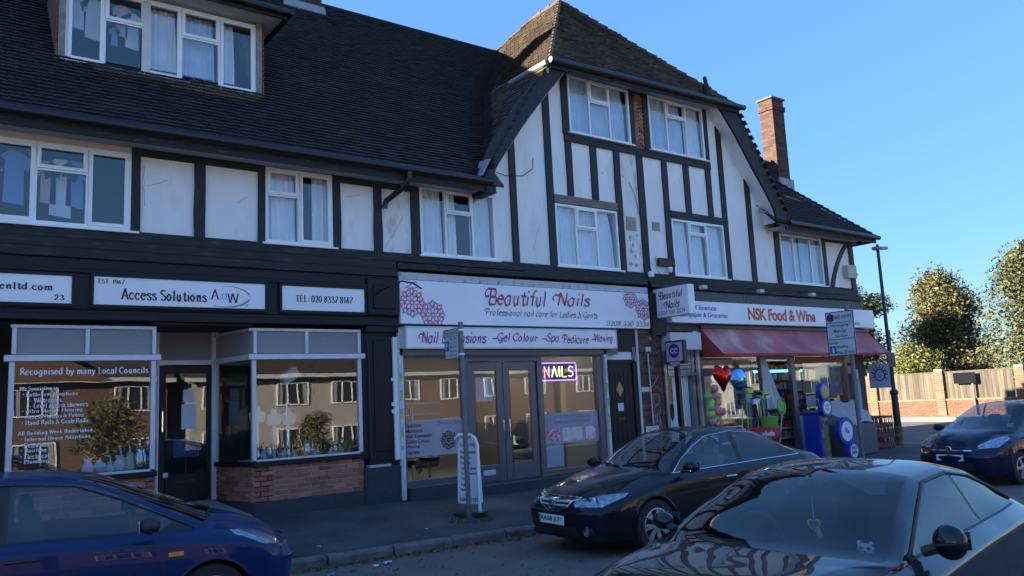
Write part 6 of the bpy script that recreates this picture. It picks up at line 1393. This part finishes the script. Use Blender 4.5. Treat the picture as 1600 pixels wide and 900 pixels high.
# ------------------------------------------------------------------ china and silver in the left shop window
part(MB().box(1.05,2.68,.0,.7,.84,.90).box(4.12,5.8,.0,.7,.84,.90), 'display_shelf', M('white_shelf',(.5,.52,.55),.5))
part(MB().box(1.05,2.5,.75,.8,1.1,1.14).box(1.1,2.3,.9,1.3,.85,1.12), 'display_table', M('dark_wood',(.09,.04,.02),.4))
def pot(x, y, s, label, m, kind):
    t = thing(kind, label, kind.replace('_',' '), (x,y,.902))
    pr_ = {'teapot':[(.05,0),(.09,.05),(.1,.1),(.07,.15),(.03,.17),(.035,.18),(.012,.2),(.015,.22),(.005,.23)],'coffee_pot':[(.06,0),(.08,.06),(.07,.15),(.045,.25),(.05,.29),(.02,.32),(.018,.35),(.005,.36)],'jug':[(.05,0),(.08,.05),(.07,.12),(.04,.17),(.055,.22)],'kettle':[(.07,0),(.09,.05),(.09,.2),(.06,.26),(.06,.3),(.07,.36),(.02,.38)]}[kind]
    MB().lathe([(r_*s,h_*s) for r_, h_ in pr_],n=18).build('pot', m, t, smooth=True); hh = pr_[len(pr_)//2][1]*s
    MB().tube([(.06*s,0,hh*1.5),(.13*s,0,hh*1.4),(.14*s,0,hh*.9),(.08*s,0,hh*.4)],.009*s,6).build('handle', m, t, smooth=True)
    if kind != 'jug': MB().tube([(-.07*s,0,hh*.5),(-.12*s,0,hh*.9),(-.15*s,0,hh*1.5)],[.02*s,.014*s,.01*s],7).build('spout', m, t, smooth=True)
pot(1.95,.12,1.0,'white china jug with tall looped handle, leftmost of the row in the shop window',metalw,'jug'); pot(2.1,.15,.95,'small round white teapot beside the tall jug',metalw,'teapot'); pot(2.22,.13,.7,'tiny white cream jug between the pots',metalw,'jug')
pot(2.34,.14,1.05,'white jug with pink flowers in the window display',M('flowered_china',(.7,.7,.7),.3,c2=(.6,.1,.2),c2amt=.32,c2s=18),'jug'); pot(2.46,.1,.85,'tall pale yellow coffee pot in the window display',M('cream_china',(.62,.6,.4),.3),'coffee_pot'); pot(2.6,.12,1.0,'silver flask like pot at the right end of the window row',silv,'kettle')
bd2 = thing('necklace_bust', 'white necklace display bust behind the return window beside the door', 'display bust', (4.4,.6,1.45)); MB().prism([(-.1,0,.0),(.1,0,.0),(.14,0,.16),(.05,0,.2),(.04,0,.27),(-.04,0,.27),(-.05,0,.2),(-.14,0,.16)],(0,.05,0)).build('bust', metalw, bd2, bevel=.015); MB().box(-.02,.02,.0,.04,-.55,0).build('stem', metalw, bd2)
for k, x in enumerate((4.7,4.98)): o = dup(bd2, None, (x,.7+.1*k,1.4)); o['label'] = ('second white necklace bust from the shop door','necklace bust furthest from the shop door')[k]
for k in range(12):
    x = 4.22+k*.13; kind = ('coffee_pot','jug','kettle','teapot')[k % 4]
    pot(x, .12+.1*(k % 3), rnd.uniform(.45,.7), '%s silver or glass %s, number %d from the left, in the right hand window' % (('small','slim','squat')[k%3], kind.replace('_',' '), k+1), (silv, M('pale_glassware',(.45,.52,.6),.15))[k % 2], kind)
tl_ = thing('floor_lamp', 'white shaded lamp standing in the right hand window of the left shop', 'lamp', (4.75,.3,.9)); MB().tube([(0,0,0),(0,0,1.2)],.012,6).build('stem', metalw, tl_); MB().obox((.05,0,1.27),(.12,0,.08),(0,.09,0),(-.05,0,.08)).build('lamp_shade', metalw, tl_, bevel=.02)
fp = thing('framed_picture', 'blue framed picture on an easel behind the shop door', 'picture', (3.62,1.7,.95)); MB().box(-.22,.22,0,.03,0,.32).build('frame', gutm, fp); MB().box(-.2,.2,-.004,0,.02,.3).build('canvas', M('blue_painting',(.08,.15,.4),.6,c2=(.3,.35,.2),c2amt=.4,c2s=8), fp); MB().tube([(0,.02,0),(0,.02,-.75)],.012,5).build('easel_leg', greyf, fp)
# ------------------------------------------------------------------ bird, litter
bd3 = thing('pigeon', 'dark pigeon perched near the right end of the gable roof edge', 'bird', (14.95,-.28,8.5), R(200)); bd3.scale = (1.35,1.35,1.35)
sk = [((-.19,0,.0),.02),((-.1,0,.05),.045),((0,0,.1),.075),((.05,0,.2),.065),((.06,0,.28),.035),((.07,0,.33),.04)]
mb = MB(); mb.tube([p for p, r_ in sk], [r_ for p, r_ in sk], 10); mb.build('body', M('dark_feathers',(.012,.013,.018),.6,var=.3,vs=30), bd3, smooth=True)
MB().ball((.085,0,.35),.038,6).build('head', MATS['dark_feathers'], bd3, smooth=True); MB().tube([(.11,0,.35),(.155,0,.335)],[.012,.003],5).build('beak', gutm, bd3); MB().tube([(.02,.03,.05),(.02,.03,-.02)],.006,4).tube([(.02,-.03,.05),(.02,-.03,-.02)],.006,4).build('legs', gutm, bd3)
MB().prism([(-.05,-.06,.2),(.03,-.07,.22),(-.02,-.065,.06),(-.16,-.03,.0)],(0,.13,0)).build('wings', MATS['dark_feathers'], bd3, bevel=.01)
leafm = M('fallen_leaf', (.16,.09,.04), .8, isl=.6); r_ = random.Random(11); mb = MB()
for k in range(2600):
    x = r_.uniform(2.6,8.5); y = -2.47-abs(r_.gauss(0,.11)) if k % 5 else r_.uniform(-6.5,-2.5); z = rz(x)+.006; a = r_.uniform(0,6.28); s = r_.uniform(.008,.034)
    c, d = math.cos(a)*s, math.sin(a)*s; h_ = r_.uniform(0,.015); mb.poly([(x-c,y-d,z),(x+d*.6,y-c*.6,z+h_),(x+c,y+d,z+h_*.5),(x-d*.6,y+c*.6,z)])
tag(mb.build('fallen_leaves', leafm, fixn=False), 'scatter of small brown leaves along the gutter', 'leaves', kind='stuff')
mb = MB()
for k in range(160):
    x, y = r_.uniform(2,10), r_.uniform(-2.2,-.3); s = r_.uniform(.005,.014); z = gx(x,y)+.006; mb.poly([(x-s,y,z),(x,y-s,z),(x+s,y,z+.003),(x,y+s,z)])
tag(mb.build('pavement_specks', M('pale_specks',(.4,.38,.35),.8), fixn=False), 'pale specks of litter and gum on the dark pavement', 'litter', kind='stuff')
for x, y, s, lab, c in ((4.75,-2.95,.11,'crumpled blue and white wrapper by the kerb, right of the pair',(.5,.58,.72)),(4.58,-2.98,.08,'small white paper scrap beside the crumpled wrapper',(.6,.62,.66)),(3.95,-3.1,.09,'bright blue wrapper near the front of the blue car',(.12,.3,.65)),(5.9,-1.9,.06,'flat white litter scrap on the pavement left of the pole',(.55,.55,.55)),(8.1,-3.0,.07,'pale leaf like scrap in the road',(.4,.38,.3)),(4.25,-2.05,.06,'little white cup lid on the pavement edge',(.65,.65,.65))):
    z = gx(x,y) if y > -2.31 else rz(x); mb = MB(); n_ = 9
    for i in range(n_): a = 2*math.pi*i/n_; rr = .7*s*r_.uniform(.4,1); mb.v.append((x+rr*math.cos(a),y+rr*math.sin(a),z+.005+r_.uniform(0,s*.4)))
    mb.v.append((x,y,z+s*.4)); mb.f = [(i,(i+1)%n_,n_) for i in range(n_)]; mb.m = [0]*n_
    tag(mb.build('litter_scrap', M('scrap_%d' % int(x*100), c, .6), fixn=False), lab, 'litter', 'litter near the kerb')
moss = MB()
for k in range(260):
    a = r_.uniform(0,6.28); rr = r_.uniform(.08,.3); x, y = 6.78+rr*math.cos(a)*1.4, -1.72+rr*math.sin(a)*.7; z = gx(x,y); s = r_.uniform(.01,.03); moss.poly([(x-s*.4,y,z),(x+s*.4,y,z),(x+r_.uniform(-.01,.01),y+r_.uniform(-.01,.01),z+s)])
tag(moss.build('pavement_moss', M('moss_green',(.06,.09,.02),.9), fixn=False), 'tufts of moss round the foot of the sign pole', 'moss', kind='stuff')
# ------------------------------------------------------------------ boundary wall and fence across the side street
fw = thing('boundary_fence', 'weathered board fence on a low red brick wall with brick piers across the side street', 'fence', (33.6,0,0)); gzf = rz(33)+.09
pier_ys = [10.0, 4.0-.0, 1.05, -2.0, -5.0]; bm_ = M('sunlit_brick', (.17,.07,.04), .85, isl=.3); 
pier_ys = [9.9, 6.9, 4.05, 1.05, -1.95, -4.95]
core = MB().box(.05,.2,-12,16,gzf-.3,gzf+.62); core.build('wall_core', mortar, fw); mb = MB()
for k in range(8):
    y = -12+(-.11 if k % 2 else 0)
    while y < 16: mb.box(.03-r_.uniform(0,.006),.1,y,y+.215,gzf+k*.075+.004,gzf+k*.075+.07); y += .225
stuff(mb.build('wall_bricks', bm_, fw, fixn=False)); MB().box(.0,.25,-12,16,gzf+.6,gzf+.66).build('wall_coping', M('brick_coping',(.3,.16,.1),.85), fw)
for y in pier_ys:
    p = MB().box(-.02,.28,y-.16,y+.16,gzf-.1,gzf+1.86).build('brick_pier', mortar, fw); mb = MB()
    for k in range(24):
        o_ = -.11 if k % 2 else 0; yy = y-.17+o_
        while yy < y+.17:
            a, b = max(yy,y-.17), min(yy+.215,y+.17)
            if b-a > .03: mb.box(-.03,.1,a,b,gzf+k*.075+.004,gzf+k*.075+.07)
            yy += .225
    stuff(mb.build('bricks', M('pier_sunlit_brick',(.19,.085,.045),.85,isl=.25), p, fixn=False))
bmats = M('weathered_board', (.25,.22,.2)); bdm = M('fence_board', (.10,.085,.062), .9, isl=.35, var=.25, vs=3, stretch=(1,4,.5))
mb = MB(); y = -12.
while y < 16:
    if all(abs(y-p) > .2 for p in pier_ys): mb.box(.08+r_.uniform(0,.015),.1+r_.uniform(.015,.02),y,y+.105,gzf+.66,gzf+1.72+r_.uniform(-.015,.015))
    y += .11
stuff(mb.build('fence_boards', bdm, fw, fixn=False)); MB().box(.07,.12,-12,16,gzf+1.72,gzf+1.76).build('fence_cap', bdm, fw)
sg = thing('sign_shadow_board', 'dark board and post standing in for the cast shadow of a sign on the fence', 'sign', (33.5,3.0,gzf)); MB().box(0,.03,-.42,.42,1.25,1.68).build('board', M('painted_sign_shadow',(.01,.012,.016),.9,spec=.02), sg); MB().box(.02,.07,-.3,-.22,-.02,1.3).build('post', black_post, sg)  # near-black board and post shaped as a sign's cast shadow
# ------------------------------------------------------------------ trees
def tree(label, x, y, z0, h_, r_x, seed, leaf, n=9000, shape='round', ls=.16, lean=0, name='tree', group='trees beyond the fence', trunkh=.25):
    t = thing(name, label, 'tree', (x,y,z0), 0, group); q = random.Random(seed); mb = MB(); top = h_*(.75)
    mb.tube([(0,0,-.2),(.05,0,h_*.2),(0,.05,h_*.5),(.0,0,h_*.8)],[.22,.16,.1,.04],8)
    cl = []
    for k in range(46):
        a = q.uniform(0,6.28); u = q.random(); zz = h_*(trunkh+(1-trunkh)*u)
        if shape == 'pear': R_ = r_x*min(1,(1-u)**.7*1.35)*(.8 if k % 4 else 1)
        elif shape == 'cone': R_ = r_x*(1-u)**.75*(.75 if k % 5 else 1)
        else: R_ = r_x*math.sqrt(max(0.02,1-((u-.4)/.62)**2))
        rr = R_*q.uniform(.2,.86); c = (rr*math.cos(a), rr*math.sin(a), zz*.97); cl.append((c, q.uniform(.24,.42)*r_x*(1.1 if shape != 'cone' else .8)))
        mb.tube([(0,0,zz*.6),(c[0]*.5,c[1]*.5,zz*.82),c],[.05,.03,.012],5)
    mb.build('trunk', M('bark',(.09,.07,.05),.9,bump=.6,bs=12), t, smooth=True); mb = MB()
    for k in range(n):
        c, R_ = cl[q.randrange(len(cl))]; th = q.uniform(0,6.28); cz = q.uniform(-1,1); rr = R_*q.random()**.33*q.uniform(.8,1.25); sx = math.sqrt(1-cz*cz)
        p = Vector((c[0]+rr*sx*math.cos(th), c[1]+rr*sx*math.sin(th), c[2]+rr*cz*.85)); s = ls*q.uniform(.35,1.15)
        u = Vector((q.gauss(0,1),q.gauss(0,1),q.gauss(0,.7))).normalized(); v = u.cross(Vector((q.gauss(0,1),q.gauss(0,1),q.gauss(0,1)))).normalized()
        mb.poly([p-u*s*.5, p+v*s*.2, p+u*s*.5, p-v*s*.2])
    o = mb.build('crown', leaf, t, fixn=False); o['kind'] = 'stuff'; return t
lf_a = M('yellowing_leaves', (.16,.135,.05), .7, isl=.5, c2=(.06,.075,.02), c2amt=.5, c2s=.8); lf_b = M('grey_green_leaves', (.075,.09,.035), .7, isl=.5, c2=(.1,.09,.04), c2amt=.4, c2s=.7); lf_d = M('dark_green_leaves', (.035,.055,.02), .7, isl=.5, c2=(.14,.14,.05), c2amt=.3, c2s=.6)
lf_y = M('bright_yellow_green_leaves', (.12,.14,.03), .6, isl=.4)
tree('broad olive and gold tree with a pointed top rising behind the fence', 40.6, 6.9, -.1, 6.6, 2.7, 2, lf_a, 42000, 'pear', .22)
tree('tall grey green conifer at the right edge of the photo', 38, 1.5, -.1, 6.9, 2.9, 5, lf_b, 36000, 'pear', .22)
tree('low dark evergreen leaning between the two large trees', 43, 2.9, -.1, 4.6, 2.0, 8, lf_b, 16000, 'round', .24)
tree('dark slim tree half hidden behind the corner of the building', 36, 8.55, -.1, 6.5, 1.5, 13, lf_d, 18000, 'round', .2)
tree('small bright yellow green bush at the left end of the fence top', 36.3, 6.3, 0, 3.2, 1.3, 21, lf_y, 9000, 'round', .16, name='bush')
# far buildings glimpsed behind the fence
hb = thing('house', 'white and red fronted building glimpsed between the lamp and the yellow bush', 'house', (48,13.8,0)); MB().box(0,6,-1,2.2,0,2.5).build('wall', render_m, hb); MB().prism([(-.3,-1.3,2.4),(-.3,2.5,2.4),(-.3,.6,3.1)],(6.6,0,0)).build('roof', tile_r, hb)
for y in (-1.2,.6): MB().box(-.03,0,y,y+.8,1.7,2.5).build('window', M('house_pane',(.08,.1,.13),.1), hb)
hb = thing('brick_outbuilding', 'low brick building with white roof edge behind the right end of the fence', 'building', (39,-2.6,0)); MB().box(0,4,-6,3.2,0,2.1).build('wall', brickmat('outbuilding_brick',(.22,.1,.06),(.16,.07,.05),(.3,.27,.22),axis='y'), hb); MB().prism([(-.2,-6.2,2.1),(-.2,3.4,2.1),(3.5,3.4,2.9),(3.5,-6.2,2.9)],(0,0,.08)).build('roof', upvc_d, hb)
# ------------------------------------------------------------------ houses across the road (seen in the window reflections; pale outer ones unseen, for bounced light)
brk_o = brickmat('sunlit_house_brick', (.15,.07,.045), (.11,.05,.035), (.2,.17,.15)); roof_o = M('house_roof_tiles', (.06,.045,.04), .85, var=.3, vs=2, bump=.6, bs=9, stretch=(.4,3,1))
pane_o = M('dark_reflecting_pane', (.03,.035,.045), .05, spec=.6); HZ0 = -1.35
def house(x0, x1, label, wall, bay=None, gable=False):
    t = thing('house', label, 'house', (x0,-28,HZ0), 0, 'houses across the road'); W_ = x1-x0
    MB().box(0,W_,-8,0,-.5,4.9).build('wall', wall, t); rf = MB().prism([(-.3,.4,4.75),(-.3,-8.4,4.75),(-.3,-4,7.6)],(W_+.6,0,0)).build('roof', roof_o, t); MB().box(W_*.5-.4,W_*.5+.4,-4.5,-3.7,6.8,8.5).build('chimney', brk_o, rf)
    if gable: MB().prism([(W_*.15,.5,4.7),(W_*.75,.5,4.7),(W_*.45,.5,6.6)],(0,-3,0)).build('front_gable', wall, rf)
    MB().box(-.3,W_+.3,.4,.48,4.65,4.85).build('gutter', upvc_d, t)
    for cx_ in [W_*k/(int(W_/3)+0.) for k in np.arange(.5, int(W_/3))]:
        for z in (1.0, 3.3):
            if z < 2 and abs(cx_-W_/2) < 1.2 and W_ < 9:
                MB().box(cx_-.45,cx_+.45,-.02,.06,0,2.1).build('front_door', M('house_door',(.4,.05,.05),.4), t); continue
            f = MB(); ring(f, cx_-.85,cx_+.85,z,z+1.15,.07,0,.08); f.box(cx_-.3,cx_-.24,0,.08,z,z+1.15).box(cx_+.24,cx_+.3,0,.08,z,z+1.15); f = f.build('window', upvc, t); MB().box(cx_-.78,cx_+.78,.01,.03,z+.07,z+1.08).build('pane', pane_o, f)
            MB().box(cx_-.75,cx_-.55,.03,.035,z+.08,z+1.07).box(cx_+.55,cx_+.75,.03,.035,z+.08,z+1.07).build('curtain', M('house_curtain',(.3,.3,.3),.9), f)
    return t
house(-24,-12,'unseen house far along the opposite side, rendered pale to bounce light',M('pale_bounce_render',(.7,.66,.6),.8)); house(-38,-25,'unseen house furthest left on the opposite side, whitened to bounce light',MATS['pale_bounce_render']); house(-10.5,-2,'brick house opposite with a front gable',brk_o,gable=True); house(-1.5,10.2,'red brick house opposite the left shop',brk_o,gable=True); house(11.2,20.2,'cream rendered house opposite the right hand window of the left shop',M('cream_house_render',(.4,.38,.34),.8))  # outer houses are unseen, their render made pale to bounce sunlight onto the facade
house(20.8,33,'red brick house opposite the nail salon',brk_o); house(34,48,'red brick house opposite the food shop',brk_o,gable=True); house(49,62,'unseen house beyond the junction opposite, rendered pale to bounce light',MATS['pale_bounce_render'])
sheet('opposite_pavement', [-60,0,60], [-26,-24,-21], lambda x,y: gz(x,y)+.12, pavlight)
tree('leafy garden tree in front of the opposite houses', 6.0, -21, -.9, 3.2, 1.4, 31, lf_a, 6000, 'round', .2, group='garden trees across the road'); tree('smaller round garden tree opposite the first shop', 14.2, -21.5, -.9, 2.4, .9, 33, lf_a, 3500, 'round', .18, group='garden trees across the road')
gw = thing('garden_wall', 'low white garden wall across the road', 'wall', (0,-23,-1.0)); MB().box(20,50,0,.2,-.3,.8).build('wall', render_m, gw)
for x, y, rz_, lab in ((9.0,-19.5,R(3),'navy hatchback parked on the far side, opposite the left shop'),(19.5,-19.4,R(182),'navy hatchback parked on the far side, opposite the nail salon'),(27.0,-19.6,R(1),'navy hatchback parked furthest right on the far side')):
    o = dup(T, None, (x, y, gz(x,y))); o.rotation_euler = (0,0,rz_); o['label'] = lab; o['group'] = 'cars parked across the road'
for x0, x1, lab in ((11.5,19,'clipped hedge before the cream house across the road'),(21.5,31,'clipped hedge before the brick house opposite the salon')):
    h = thing('hedge', lab, 'hedge', (x0,-24.5,-1.1), 0, 'hedges across the road'); mb = MB(); r_ = random.Random(int(x0))
    MB().box(.1,x1-x0-.1,-.2,.2,0,1.1).build('hedge_core', lf_d, h)
    for k in range(5000):
        p = Vector((r_.uniform(0,x1-x0), r_.choice((-1,1))*r_.uniform(.15,.38), r_.uniform(0,1.3+.12*math.sin(k)))); s = .1
        u = Vector((r_.gauss(0,1),r_.gauss(0,1),r_.gauss(0,1))).normalized(); v = u.orthogonal().normalized(); mb.poly([p-u*s*.5,p+v*s*.3,p+u*s*.5,p-v*s*.3])
    stuff(mb.build('foliage', lf_d, h, fixn=False))
